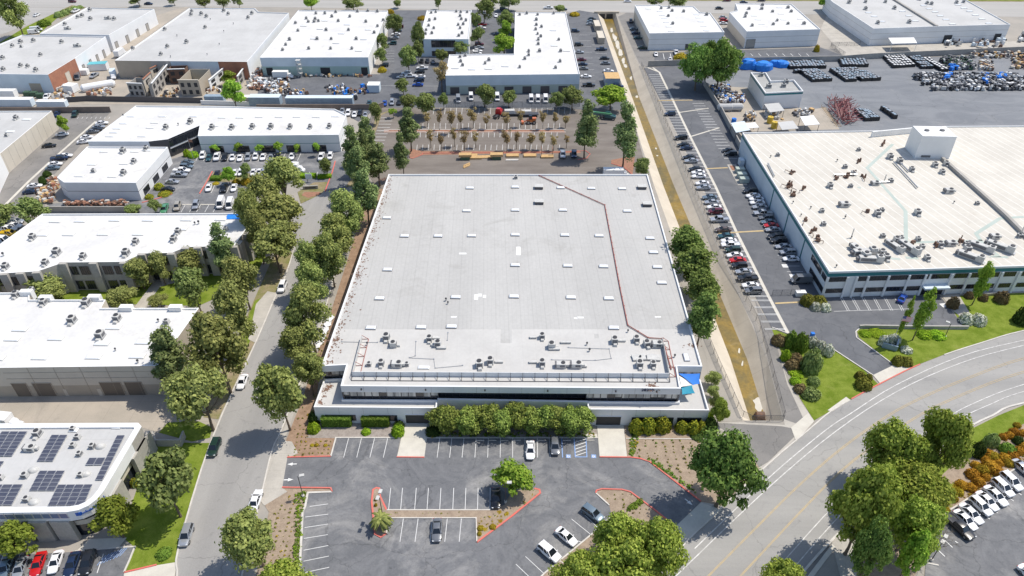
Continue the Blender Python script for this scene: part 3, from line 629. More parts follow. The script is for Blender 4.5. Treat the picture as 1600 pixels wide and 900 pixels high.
def row_on_wall(b, i, n, u0, u1, fill, z0, z1, name, mat, **k):
    for j in range(n):
        a = u0 + (u1 - u0) * j / n; on_wall(b, i, a, a + (u1 - u0) / n * fill, z0, z1, name, mat, **k)
UNITS = {}
def unit_mesh(kind):
    if kind in UNITS: return UNITS[kind]
    mb = MB(); fan = MB(); mats = [MAT['unit'], MAT['unit_dark'], MAT['steel']]
    if kind == 'big':
        mb.box((0, 0, 0), (2.5, 1.5, .35), 0, 2); mb.box((.1, 0, .35), (2.2, 1.45, .95), 0, 0); mb.box((-1.18, 0, .45), (.36, 1.38, .75), 0, 1)
        mb.box((.35, -.741, .5), (1.1, .05, .6), 0, 1); mb.box((1.55, .1, .35), (.7, .8, .55), 0, 0)
        fan.cyl((.55, 0, 1.3), .48, .18, 14, 0); fan.cyl((.55, 0, 1.3), .12, .24, 8, 0)
    elif kind == 'tall':
        mb.box((0, 0, 0), (1.5, 1.6, .3), 0, 2); mb.box((0, 0, .3), (1.35, 1.45, 1.15), 0, 0); mb.box((0, -.745, .42), (1.1, .06, .85), 0, 1); mb.box((.05, -1.15, .12), (.85, .9, .42), 0, 0, .8)
        mb.box((.69, 0, .5), (.05, 1.1, .7), 0, 1)
        fan.cyl((0, .05, 1.45), .5, .16, 14, 0); fan.cyl((0, .05, 1.45), .12, .22, 8, 0)
    elif kind == 'small':
        mb.box((0, 0, 0), (1.25, 1.1, .2), 0, 2); mb.box((0, 0, .2), (1.15, 1.0, .85), 0, 0); mb.box((0, -.51, .3), (.95, .05, .6), 0, 1); mb.box((-.585, 0, .3), (.05, .8, .6), 0, 1)
        fan.cyl((0, 0, 1.05), .36, .12, 12, 0)
    elif kind == 'vent':
        mb.cyl((0, 0, 0), .16, .7, 8, 2); fan.cyl((0, 0, .7), .3, .3, 10, 0, .22)
    elif kind == 'long':
        mb.box((0, 0, 0), (6.5, 1.2, .3), 0, 2); mb.box((-.9, 0, .3), (4.4, 1.4, 1.25), 0, 0); mb.box((2.1, 0, .35), (1.6, 1.6, 1.7), 0, 0); mb.box((-.9, -.73, .5), (3.8, .06, .8), 0, 1); mb.box((-3.4, 0, .4), (.7, 1.0, .8), 0, 1)
        fan.cyl((2.1, 0, 2.05), .5, .2, 12, 0); fan.cyl((-1.6, 0, 1.55), .4, .2, 12, 0)
    UNITS[kind] = (mb.mesh('rooftop_unit', mats), fan.mesh('fan', MAT['fan'])); return UNITS[kind]
def units(b, lst, kind='tall', s=1.0, rz=None, name='rooftop_unit'):
    for it in lst:
        x, y = it[0], it[1]; p = P(x, y, b.zr); k = it[2] if len(it) > 2 and isinstance(it[2], str) else kind
        a = rz if rz is not None else YAW * -1 + rnd.choice((0, 0, 0, math.pi / 2)) * (1 if k != 'tall' else 0)
        if len(it) > 3: a = it[3]
        m, f = unit_mesh(k)
        o = bpy.data.objects.new('roof_vent' if k == 'vent' else name, m); COL.objects.link(o); o.parent = b.root; o.location = p - b.root.location; o.rotation_euler = (0, 0, a)
        sc = s * .86 * rnd.uniform(.9, 1.12); o.scale = (sc, sc, sc)
        g = bpy.data.objects.new('fan', f); COL.objects.link(g); g.parent = o
SKY = {}
def skylights(b, lst, size=(2.5, 1.25, .42), rz=None, dark=True):
    key = (size, dark)
    if key not in SKY:
        k = MB(); w, d, h = size; k.box((0, 0, 0), (w, d, h * .6), 0, 0)
        t = MB(); t.box((0, 0, h * .6), (w - .1, d - .1, h * .4), 0, 0, .8)
        SKY[key] = (k.mesh('skylight', MAT['skyside_shade' if dark else 'unit']), t.mesh('dome', MAT['skylight']))
    m, t = SKY[key]
    for x, y in lst:
        o = bpy.data.objects.new('skylight', m); COL.objects.link(o); o.parent = b.root; o.location = P(x, y, b.zr) - b.root.location; o.rotation_euler = (0, 0, -YAW if rz is None else rz)
        g = bpy.data.objects.new('dome', t); COL.objects.link(g); g.parent = o
def scatter_units(b, n, kinds=('tall', 'small', 'vent'), seed=1, margin=3.0, s=1.0, cols=None):
    """a plausible spread of plant over a far roof, kept off the edges"""
    r = random.Random(seed); ins = inset(b.pts, margin); xs = [p.x for p in ins]; ys = [p.y for p in ins]; got = []
    def inside(x, y):
        c = False
        for i in range(len(ins)):
            p, q = ins[i], ins[i - 1]
            if (p.y > y) != (q.y > y) and x < (q.x - p.x) * (y - p.y) / (q.y - p.y) + p.x: c = not c
        return c
    t = 0
    while len(got) < n and t < 4000:
        t += 1; x, y = r.uniform(min(xs), max(xs)), r.uniform(min(ys), max(ys))
        if inside(x, y) and all((x - a) ** 2 + (y - c) ** 2 > 16 for a, c in got):
            got.append((x, y)); k = r.choice(kinds); m, f = unit_mesh(k)
            o = bpy.data.objects.new('roof_vent' if k == 'vent' else 'rooftop_unit', m); COL.objects.link(o); o.parent = b.root
            o.location = Vector((x, y, b.zr)) - b.root.location; o.rotation_euler = (0, 0, r.choice((0, math.pi / 2, math.pi))); o.scale = (s, s, s)
            g = bpy.data.objects.new('fan', f); COL.objects.link(g); g.parent = o
def text_part(parent, body, loc, rot, size, mat, name, extrude=.03):
    cu = bpy.data.curves.new(name, 'FONT'); cu.body = body; cu.size = size; cu.extrude = extrude; cu.align_x = 'CENTER'; cu.align_y = 'CENTER'; cu.offset = .012
    cu.materials.append(mat); o = bpy.data.objects.new('lettering_curve', cu); COL.objects.link(o); bpy.context.view_layer.update()
    me = bpy.data.meshes.new_from_object(o.evaluated_get(bpy.context.evaluated_depsgraph_get())); bpy.data.objects.remove(o); bpy.data.curves.remove(cu)
    o = bpy.data.objects.new(name, me); COL.objects.link(o); o.parent = parent
    o.location = Vector(loc) - Vector(parent.location); o.rotation_euler = rot; return o

# ---------------------------------------------------------------- the main warehouse
zt = 8.8; ztr = 4.9
mp = [P(x, y, zt).to_2d() for x, y in ((607, 272), (502, 572), (541, 570), (532, 603), (1064, 607), (1058, 572), (1097.5, 572.5), (1012, 272))]
main = Bld(); main.zr = 8.3; main.z = zt
cx = sum(p.x for p in mp) / 8; cy = sum(p.y for p in mp) / 8
main.root = thing('warehouse', 'large white warehouse with broad grey roof, low front terraces and 28210 on its front', 'warehouse', (cx, cy, 0))
TL = P(490, 636, ztr).to_2d(); TR = P(1108, 641, ztr).to_2d(); T1 = P(682, 637.5, ztr).to_2d(); T2 = P(919, 639.5, ztr).to_2d()
BL, FLn, FLc, FL, FR, FRc, FRn, BR = mp
main.pts = mp
mb = MB()
def wallq(p, q, z0, z1, mi=0): mb.add([(p.x, p.y, z0), (q.x, q.y, z0), (q.x, q.y, z1), (p.x, p.y, z1)], [(0, 1, 2, 3)], mi)
wallq(BL, FLn, 0, zt); wallq(FRn, BR, 0, zt); wallq(BR, BL, 0, zt)
for a, c in ((FLn, FLc), (FLc, FL), (FL, FR), (FR, FRc), (FRc, FRn)): wallq(a, c, 7.0, zt)
for a, c in ((FLn, FLc), (FLc, FL), (FL, FR), (FR, FRc), (FRc, FRn)): wallq(a, c, 4.0, 4.9)
ins = inset(mp, .35); vs = [(p.x, p.y, zt) for p in mp] + [(p.x, p.y, zt) for p in ins] + [(p.x, p.y, 8.25) for p in ins]
mb.add(vs, [(i, (i + 1) % 8, 8 + (i + 1) % 8, 8 + i) for i in range(8)] + [(8 + i, 8 + (i + 1) % 8, 16 + (i + 1) % 8, 16 + i) for i in range(8)])
mb.build('wall', MAT['panel'], main.root)
# roof in its two coatings
a_, b_ = P(523, 513, 8.3).to_2d(), P(1081, 517, 8.3).to_2d()
I = ins
def lerp_y(p, q, y): t = (y - p.y) / (q.y - p.y); return p + (q - p) * t
yl = P(800, 514.5, 8.3).y
La, Ra = lerp_y(I[0], I[1], yl), lerp_y(I[7], I[6], yl)
mb = MB(); mb.poly([(p.x, p.y, 8.3) for p in (I[0], La, Ra, I[7])]); mb.build('roof', MAT['roof_main'], main.root)
mb = MB(); mb.poly([(p.x, p.y, 8.3) for p in (La, I[1], I[2], I[3], I[4], I[5], I[6], Ra)]); mb.build('roof', MAT['roof_pale'], main.root)
# upper windows: glass band behind the fascia, with mullions
def band(p, q, z0, z1, name, setback=.3, n=20, blind=True):
    d = (q - p); L = d.length; d /= L; nr = Vector((d.y, -d.x)); p2, q2 = p - nr * setback, q - nr * setback
    f = MB(); g = MB(); k = max(2, int(L / 1.5)); blinds = MB()
    for j in range(k + 1):
        c = p2 + d * (L * j / k); f.box((c.x, c.y, z0), (.09, .16, z1 - z0), math.atan2(d.y, d.x))
    for z in (z0, z0 + .9, z1 - .12): f.beam((p2.x, p2.y, z + .06), (q2.x, q2.y, z + .06), .14, .12)
    fr = f.build(name, MAT['frame'], main.root)
    g.add([(p2.x, p2.y, z0), (q2.x, q2.y, z0), (q2.x, q2.y, z1), (p2.x, p2.y, z1)], [(0, 1, 2, 3)]); g.build('pane', MAT['glass'], fr)
    if blind:
        r = random.Random(int(L * 10))
        for j in range(k):
            if r.random() < .8:
                u0, u1 = p2 + d * (L * (j + .06) / k) + nr * .03, p2 + d * (L * (j + .94) / k) + nr * .03; zz = z0 + 1.25 + r.choice((0, .0, .35))
                blinds.add([(u0.x, u0.y, zz), (u1.x, u1.y, zz), (u1.x, u1.y, z1 - .12), (u0.x, u0.y, z1 - .12)], [(0, 1, 2, 3)])
        build_split(blinds, 'blind', MAT['glass_blind'], fr)
uu = lambda t: FL + (FR - FL) * t
band(uu(.0), uu(.285), 4.3, 7.0, 'window'); band(uu(.725), uu(1.0), 4.3, 7.0, 'window'); band(uu(.285), uu(.725), 4.9, 7.0, 'window', .9, blind=False)
band(FLn, FLc, 4.3, 7.0, 'window', .3); band(FRc, FRn, 4.3, 7.0, 'window', .3); band(FLc, FL, 4.3, 7.0, 'window', .3); band(FR, FRc, 4.3, 7.0, 'window', .3)
# soffit under the fascia
mb = MB(); so = [FLn, FLc, FL, FR, FRc, FRn]; so2 = [p + Vector((0, 1.6)) for p in so]
for i in range(5):
    mb.add([(so[i].x, so[i].y, 7.0), (so[i + 1].x, so[i + 1].y, 7.0), (so2[i + 1].x, so2[i + 1].y, 7.002), (so2[i].x, so2[i].y, 7.002)], [(3, 2, 1, 0)])
mb.build('soffit', MAT['panel'], main.root)
# ground-floor front and the terraces with their solid parapets
def wing(outer, name_floor, dz=4.25, par=.65):
    pts = outer; n = len(pts); mb = MB()
    for i in range(n):
        p, q = pts[i], pts[(i + 1) % n]; mb.add([(p.x, p.y, 0), (q.x, q.y, 0), (q.x, q.y, ztr), (p.x, p.y, ztr)], [(0, 1, 2, 3)])
    i2 = inset(pts, .28); vs = [(p.x, p.y, ztr) for p in pts] + [(p.x, p.y, ztr) for p in i2] + [(p.x, p.y, dz - .02) for p in i2]
    mb.add(vs, [(i, (i + 1) % n, n + (i + 1) % n, n + i) for i in range(n)] + [(n + i, n + (i + 1) % n, 2 * n + (i + 1) % n, 2 * n + i) for i in range(n)])
    mb.build('terrace_wall', MAT['panel'], main.root)
    mb = MB(); mb.poly([(p.x, p.y, dz) for p in i2]); mb.build('terrace_floor', MAT['roof_pale'], main.root)
off = Vector((.0, .03))
wing([TL, T1, Vector((T1.x, uu(.285).y)) - off, Vector((FL.x, FL.y)) - off, FLc - Vector((.02, .02)), Vector((FLn.x, FLn.y)) - Vector((0, .02))], 'terrace')
wing([T2, TR, Vector((FRn.x + .15, FRn.y - .02)), FRc + Vector((.02, -.02)), FR - off, Vector((T2.x, uu(.725).y)) - off], 'terrace')
mb = MB(); pr = [Vector((T1.x + .01, FL.y - .55)), Vector((T2.x - .01, FR.y - .5)), Vector((T2.x - .01, FR.y - .02)), Vector((T1.x + .01, FL.y - .02))]
mb.prism(pr, 0, 5.2); mb.build('recess_wall', MAT['panel'], main.root)
# openings of the ground floor
front = Bld(); front.root = main.root
def front_open(p, q, u0, u1, z0, z1, name, mat, **k): front.pts = [p, q, Vector((0, 500))]; return on_wall(front, 0, u0, u1, z0, z1, name, mat, **k)
front_open(TL, T1, .735, .935, 0.02, 2.9, 'entrance', 'door_dark', frame='panel', fw=.12)
front_open(T2, TR, .07, .285, 0.02, 2.9, 'entrance', 'door_dark', frame='panel', fw=.12)
front_open(T2, TR, .37, .72, .9, 2.6, 'window', 'glass', frame='frame', bars=4); front_open(T2, TR, .75, .95, .9, 2.6, 'window', 'glass', frame='frame', bars=3)
front_open(TL, T1, .08, .33, .9, 2.6, 'window', 'glass', frame='frame', bars=3); front_open(TL, T1, .44, .67, .9, 2.6, 'window', 'glass', frame='frame', bars=3)
# joints in the tilt-up panels and downlights on the fascia
mb = MB()
for p, q, n, z0, z1 in ((FL, FR, 15, 7.0, zt), (TL, T1, 5, 2.9, ztr), (T2, TR, 5, 2.9, ztr), (BL, FLn, 12, 0, zt), (FRn, BR, 12, 0, zt)):
    d = (q - p); nr = Vector((d.y, -d.x)).normalized()
    for j in range(1, n):
        c = p + d * j / n + nr * .012; mb.box((c.x, c.y, z0), (.035, .03, z1 - z0 - .02), math.atan2(d.y, d.x))
build_split(mb, 'panel_joint', MAT['greywall'], main.root)
for t in (.06, .25, .425, .61, .81, .93):
    c = uu(t); mb = MB(); mb.box((c.x, c.y - .13, 7.75), (.3, .26, .42), 0, 0, .8); mb.build('wall_lamp', MAT['steel_dark'], main.root)
p = uu(.903); ang = math.atan2((FR - FL).y, (FR - FL).x)
text_part(main.root, '28210', (p.x, p.y - .06, 8.28), (math.pi / 2, 0, ang), 1.05, plain('number_paint', (.015, .018, .07), .5), 'house_number')
skylights(main, [(734, 294.5), (729, 330), (604.5, 341), (632, 369.5), (684.5, 369.5), (737, 369), (605.5, 422), (805, 293), (805, 329), (805, 367.5), (805, 415), (876, 294), (924, 295), (972, 295.5), (879.5, 329), (980, 330.5), (882.5, 368), (936, 369), (1015.5, 373), (1021, 395), (1027, 418), (887, 416), (943, 417), (1034, 442.5), (593, 467), (712, 465), (803, 464), (892, 465.5), (951, 467), (579.5, 513), (658, 512), (705.5, 511), (959, 513)])
skylights(main, [(1072, 559)], rz=math.pi / 2); skylights(main, [(662, 575)], (2.6, 1.0, .35), dark=False)
for x, y in ((842, 294), (842.5, 317.5), (1003, 294), (1011, 321)):
    c = P(x, y, 8.3); mb = MB(); mb.box(c, (2.6, 1.9, .9), -YAW, 0, 1, 1); mb.box((c.x, c.y, 9.2), (2.75, 2.05, .08), -YAW, 1); mb.build('roof_hatch', [MAT['steel_dark'], MAT['unit']], main.root)
units(main, [(604, 530, 'tall'), (615, 541, 'tall', math.pi / 2), (671, 532, 'tall'), (684, 540, 'tall', -math.pi / 2), (577, 571, 'small'), (596, 570, 'tall'), (620, 572, 'big'), (749, 572, 'tall', .1), (766, 567, 'tall'), (847, 528, 'tall'), (862, 543, 'tall', math.pi / 2), (960, 535, 'tall'), (994, 533, 'tall'), (1010, 540, 'tall', .2), (1026, 541, 'big'), (847, 570, 'tall'), (876, 573, 'big'), (900, 573, 'big'), (999, 572, 'tall'), (1020, 572, 'tall'), (806, 279, 'small')], s=1.12, rz=None)
units(main, [(917, 539, 'vent'), (921, 549, 'vent'), (981, 519, 'vent'), (1054, 558, 'vent'), (574, 539, 'vent'), (697, 470, 'vent'), (700, 475, 'vent'), (636, 571, 'small'), (1000, 560, 'vent')])
for x, y, w, d, a in [(998, 560, 3.0, 1.9, .1), (1021, 560, 3.0, 1.9, -.1), (612, 538, 1.2, 2.4, .3), (866, 546, 2.6, .9, 0), (690, 544, 2.2, .9, 0), (681, 529, 2.0, .8, 0), (970, 533, 2.2, .8, 0), (833, 528, 1.6, .8, 0), (780, 566, 1.8, .8, 0), (884, 536, 2.4, .7, 0), (833, 567, 1.8, .7, 0), (910, 573, 2.0, .8, 0)]:
    mb = MB(); c = P(x, y, 8.3); mb.box((c.x, c.y, 8.45), (w, d, .35), a); mb.box((c.x, c.y, 8.3), (w * .7, d * .5, .16), a); mb.build('duct', MAT['unit'], main.root)
mb = MB()
for path in ([(534, 534), (590, 535)], [(650, 534), (649, 556), (640, 559), (678, 561), (680, 575), (723, 571)], [(888, 543), (952, 545), (955, 560), (930, 563), (862, 562)], [(700, 520), (699, 532)]):
    mb.tube([P(x, y, 8.42) for x, y in path], .05, 6)
    for x, y in path: mb.box(P(x, y, 8.3), (.3, .3, .12))
build_split(mb, 'gas_pipe', MAT['steel'], main.root)
mb = MB(); path = [(840, 273), (945, 320), (969, 450), (981, 508), (1013, 527.5), (1035, 529), (1049, 577)]
mb.tube([P(x, y, 8.55) for x, y in path], .13, 8)
w = [P(x, y, 8.3) for x, y in path]
for a, c in zip(w, w[1:]):
    k = int((c - a).length / 3)
    for j in range(k): q = a + (c - a) * j / max(k, 1); mb.box((q.x, q.y, 8.3), (.4, .3, .16))
mb.build('red_pipe', MAT['pipe_red'], main.root)
# the low equipment screen with raking braces
def screen(px, side, h=1.25, cap='panel'):
    a, c = P(*px[0], 8.3), P(*px[1], 8.3); d = (c - a).normalized(); nr = Vector((d.y, -d.x, 0)) * side
    mb = MB(); mb.beam((a.x, a.y, 8.3 + h / 2 + .05), (c.x, c.y, 8.3 + h / 2 + .05), .10, h); mb.build('screen_panel', MAT[cap], main.root)
    k = int((c - a).length / 2.6); mb = MB()
    for j in range(k + 1):
        q = a + (c - a) * j / k; e = q + nr * 1.5; mb.beam((q.x, q.y, 8.3 + h), (e.x, e.y, 8.34), .09, mi=0); mb.beam((q.x, q.y, 8.36), (e.x, e.y, 8.36), .08, mi=0)
    s, e = a + nr * 1.5, c + nr * 1.5; mb.beam((s.x, s.y, 8.37), (e.x, e.y, 8.37), .14, .12); mb.build('screen_brace', MAT['steel_dark' if cap == 'panel' else 'pipe_red'], main.root)
screen([(551, 587.5), (1045, 590)], 1); screen([(566, 530), (552, 586)], -1, 1.2, 'unit'); screen([(1034, 533), (1045, 589)], -1, 1.2, 'unit')
mb = MB()
for x, y, w, d, m in [(587, 464, 0, 0, 0), (744, 464, 1.0, 2.2, 0), (750, 461, .9, 1.2, 0), (757, 463, .8, 1.2, 0), (810, 392, 1.2, 4.2, 0), (791, 525, 2.6, 5, 1), (723, 396, 2.0, .8, 0), (709, 495, 1.4, .5, 0), (907, 496, 1.6, .6, 0), (900, 497, 1, .5, 0), (681, 470, 2, .6, 1), (932, 525, 1.0, 1.6, 1), (800, 440, 3, .5, 1), (776, 380, 4, 2.0, 1), (684, 397, 3.2, .8, 1), (990, 358, 3, .6, 1), (1028, 495, 1.5, .5, 0)]:
    if w: c = P(x, y, 8.31); mb.poly([(c.x + i * w / 2, c.y + j * d / 2, 8.306) for i, j in ((-1, -1), (1, -1), (1, 1), (-1, 1))], None, m)
build_split(mb, 'roof_patch', [MAT['white'], MAT['roof_main']], main.root)
# leaf litter lying along the parapets
mb = MB(); r = random.Random(3)
for k in range(420):
    t = r.random(); e = I[0] + (I[1] - I[0]) * t; o = abs(r.gauss(0, .9)) * (1 if r.random() < .8 else 1.6) + .1; c = e + Vector((o, r.uniform(-.4, .4))); s = r.uniform(.12, .34); a = r.uniform(0, 3)
    mb.add([(c.x + s * math.cos(a + q), c.y + s * math.sin(a + q) * 1.3, 8.31 + .0002 * k / 10) for q in (0, 2, 4)], [(0, 1, 2)])
for (x, y, n) in ((521, 531, 60), (535, 602, 0), (1020, 603, 50), (600, 280, 40), (1083, 540, 30), (560, 430, 40)):
    for k in range(n):
        c = P(x, y, 8.3); a = r.uniform(0, 6.3); q = abs(r.gauss(0, 1.0)); s = r.uniform(.12, .4); c = c + Vector((q * math.cos(a) * 1.2, q * math.sin(a), 0))
        if x == 521 or 1: mb.add([(c.x + s * math.cos(a + q2), c.y + s * math.sin(a + q2), 8.312 + .0001 * k) for q2 in (0, 2, 4)], [(0, 1, 2)])
o = mb.build('leaf_litter', MAT['rust'], main.root); o['kind'] = 'stuff'
mb = MB()
for (x, y, n, sp) in ((510, 609, 40, .9), (513, 605, 50, .8), (500, 629, 60, .7), (506, 619, 14, .5), (504, 611, 14, .6), (517, 603, 30, .7)):
    for k in range(n):
        c = P(x, y, 4.26); a = r.uniform(0, 6.3); q = abs(r.gauss(0, sp * .6)); s = r.uniform(.1, .3); c = c + Vector((q * math.cos(a) * 1.2, q * math.sin(a), 0))
        mb.add([(c.x + s * math.cos(a + q2), c.y + s * math.sin(a + q2), 4.262 + .0001 * k) for q2 in (0, 2, 4)], [(0, 1, 2)])
o = mb.build('leaf_litter', MAT['rust'], main.root); o['kind'] = 'stuff'
# shade sails on the right terrace
def sail(label, corners, mat):
    c = [P(x, y, z) for x, y, z in corners]; n = 8; mb = MB(); o = sum(c, Vector()) / len(c)
    k = len(c); vs = [o - Vector((0, 0, .25))]
    for i in range(k):
        a, b2 = c[i], c[(i + 1) % k]
        for j in range(n):
            t = j / n; q = a.lerp(b2, t); q = q + (o - q) * (.07 * 4 * t * (1 - t)); vs.append(q)
    m = k * n; mb.add(vs, [(0, 1 + i, 1 + (i + 1) % m) for i in range(m)])
    vs2 = [(v[0], v[1], v[2] - .02) for v in vs]; mb.add(vs2, [(0, 1 + (i + 1) % m, 1 + i) for i in range(m)])
    tag(mb.build('shade_sail', MAT[mat], None, tuple(o), True), label, 'shade sail', 'shade sails on the terrace')
sail('large bright blue shade sail stretched over the right-hand roof terrace', [(1060, 583.5, 7.6), (1094, 583.5, 7.6), (1093, 600, 6.9), (1083, 601.5, 6.9)], 'sail_blue')
sail('small teal shade sail in front of the white and blue ones', [(1064, 604, 6.7), (1081, 602, 6.7), (1086, 614.5, 6.4), (1066, 616.5, 6.4)], 'sail_teal')
sail('narrow white shade sail between the blue and the teal one', [(1061, 587, 7.3), (1087, 600.5, 6.8), (1064, 604.5, 7.0)], 'sail_white')
mb = MB(); pr = [P(x, y, 4.26) for x, y in ((1063, 608), (1087, 607))]
# ---------------------------------------------------------------- neighbours
# dock building, left middle
b = building('dock_building', 'long white-roofed building with beige dock wall and brown roller doors', [(-90, 457), (-90, 577), (0, 574.5), (246, 571.5), (311, 481), (158, 481), (165, 468), (46, 468), (46, 457)], 9.0, 'beige', bands=[(3.4, 'tan'), (5.6, 'beige'), (9.0, 'beige')], edge_mat={3: [(9.0, 'tan')]}, coping='white')
L1 = (b.pts[2] - b.pts[1]).length; L2 = (b.pts[3] - b.pts[2]).length
for x0, x1 in ((39, 72), (153, 190)):
    on_wall(b, 2, x0 / 262 - .005, x1 / 262 - .005, .03, 4.3, 'roller_door', 'door_brown', frame='tan', fw=.12, bars=0)
on_wall(b, 2, .01, .11, .03, 4.3, 'roller_door', 'door_brown', frame='tan', fw=.12); on_wall(b, 2, .74, .855, .03, 4.3, 'roller_door', 'door_brown', frame='tan', fw=.12)
on_wall(b, 2, .325, .345, .03, 2.2, 'door', 'beige'); on_wall(b, 2, .545, .57, .03, 2.2, 'door', 'beige')
mb = MB()
for i, n in ((2, 6),):
    p, q = b.pts[i], b.pts[i + 1]
    for j in range(1, n): c = p + (q - p) * j / n; mb.box((c.x, c.y - .03, 0), (.08, .06, 8.9))
    for z in (5.6, 7.4): mb.beam((p.x, p.y - .03, z), (q.x, q.y - .03, z), .06, .1)
build_split(mb, 'wall_joint', MAT['tan'], b.root)
skylights(b, [(20, 530), (88, 529), (160, 537), (63, 559), (147, 558), (215, 557), (-4, 560), (224, 535), (32, 515), (178, 512)], (3.4, 1.6, .35), dark=False)
units(b, [(26, 463), (69, 475), (136, 476), (114, 503), (184, 500), (158, 527), (261, 505, 'small'), (50, 455, 'small')], 'tall', 1.25); units(b, [(248, 503, 'vent'), (181, 548, 'vent'), (216, 567, 'vent')])
for x, y in ((72, 467), (148, 466), (198, 482), (275, 482), (42, 458)):
    c = P(x, y, 9.0); mb = MB(); mb.box((c.x, c.y, 7.2), (3.0, 1.4, 2.6), 0, 0); mb.build('parapet_pier', MAT['white'], b.root)
# white office with tall piers
b = building('office_building', 'white-roofed two-storey office with slanting concrete piers behind olive trees', [(66, 334), (-70, 431), (58, 424), (99, 410), (194, 409), (222, 396), (268, 395), (290, 386), (366, 384), (387, 354), (378, 333)], 9.2, 'concrete_wall', coping='white')
for i, n in ((1, 5), (3, 5), (5, 2), (7, 4)):
    row_on_wall(b, i, n, .03, .99, .8, 5.2, 7.9, 'window', 'glass', frame='frame', bars=3); row_on_wall(b, i, n, .03, .99, .8, .4, 3.2, 'window', 'glass', frame='frame', bars=3)
mb = MB()
for i, n in ((1, 5), (3, 2), (5, 2), (7, 4)):
    p, q = b.pts[i], b.pts[i + 1]; d = (q - p).normalized(); nr = Vector((d.y, -d.x))
    for j in range(n + 1): c = p + (q - p) * j / n + nr * .5; mb.box((c.x, c.y, 0), (2.0, 1.0, 9.3), math.atan2(d.y, d.x))
build_split(mb, 'pier', MAT['concrete_wall'], b.root)
on_wall(b, 8, .1, .3, 0, 9, 'pier', 'concrete_wall', out=1.2); on_wall(b, 8, .6, .85, 0, 9, 'pier', 'concrete_wall', out=1.2); on_wall(b, 8, .35, .55, .4, 7.5, 'window', 'glass_blind')
skylights(b, [(87, 346), (126, 345.5), (180, 344), (232, 344), (292, 343.5), (345, 343), (67, 367), (108, 366.5), (162, 366), (217, 366), (284, 358)], (3.2, 1.6, .35), dark=False)
units(b, [(52, 373), (90, 397), (72, 413), (10, 419), (131, 403), (198, 398), (213, 380), (272, 376), (279, 364), (353, 360, 'small'), (305, 351, 'vent'), (311, 350, 'vent'), (6, 400, 'vent')], 'tall', 1.25)
mb = MB(); c = P(366, 338, 8.9); mb.box((c.x, c.y, 8.8), (4.5, 3.0, .12)); mb.build('blue_tarp', MAT['blue_tarp'], b.root)
# L-shaped white office: three joined blocks
b = building('flex_office', 'L-shaped white office around a dark glass corner, cars parked in front', [(212, 165), (137, 221), (232, 221), (262, 217.5), (312, 196), (309, 212.5), (529, 210.5), (541, 179), (523, 170), (352, 166)], 6.8, 'panel', bands=[(3.4, 'panel'), (3.55, 'teal'), (6.8, 'panel')], edge_mat={2: [(6.8, 'frame')], 3: [(3.0, 'glass'), (3.6, 'panel'), (6.8, 'glass')], 4: 'panel'})
row_on_wall(b, 5, 5, .06, .98, .55, .2, 2.8, 'window', 'glass', frame='frame', bars=2)
on_wall(b, 3, .0, .98, .3, 2.9, 'window', 'glass', frame='frame', bars=8); on_wall(b, 3, .0, .98, 3.7, 6.2, 'window', 'glass', frame='frame', bars=8)
skylights(b, [(205, 182), (254, 182), (303, 182), (193, 193), (242, 192), (183, 201), (235, 200), (178, 207), (172, 213), (222, 213), (347, 184), (375, 184), (405, 183), (436, 183), (464, 183), (494, 183), (524, 182), (336, 197), (365, 196), (396, 196)], (3.0, 1.3, .3), dark=False)
units(b, [(260, 201), (298, 192), (332, 201), (363, 201), (395, 200), (424, 200), (454, 200), (485, 200), (515, 199), (193, 182, 'vent'), (279, 196, 'vent')], 'tall', 1.2)
b2 = building('flex_office', 'low white block with dark side windows beside the fenced scrap pile', [(136, 229), (89, 277), (100, 285), (212, 285.5), (262, 229.5)], 6.5, 'panel', bands=[(3.2, 'panel'), (3.35, 'frame'), (6.5, 'panel')])
row_on_wall(b2, 3, 3, .1, .98, .55, .4, 2.6, 'window', 'glass', frame='frame', bars=2)
skylights(b2, [(163, 237), (211, 237), (144, 257), (194, 256), (124, 275), (176, 276), (230, 235)], (3.0, 1.4, .3), dark=False); units(b2, [(193, 238), (210, 254), (194, 272), (229, 234), (147, 269, 'small')], 'tall', 1.2)
# grey-white block at the left edge
b = building('side_warehouse', 'plain cream warehouse with panel-jointed wall at the left edge', [(-140, 174), (-260, 300), (-30, 300), (0, 240), (81, 173)], 7.5, 'white', 'roof_cool', edge_mat={3: [(7.5, 'beige')]})
on_wall(b, 3, .05, .95, 0, .15, 'plinth', 'greywall'); row_on_wall(b, 3, 9, .02, .98, .02, 0, 7.3, 'panel_joint', 'greywall', out=.03)
units(b, [(26, 186), (0, 187, 'vent'), (11, 213, 'small')], 'tall', 1.2); skylights(b, [(42, 187), (16, 206)], (3.2, 1.5, .3), dark=False)
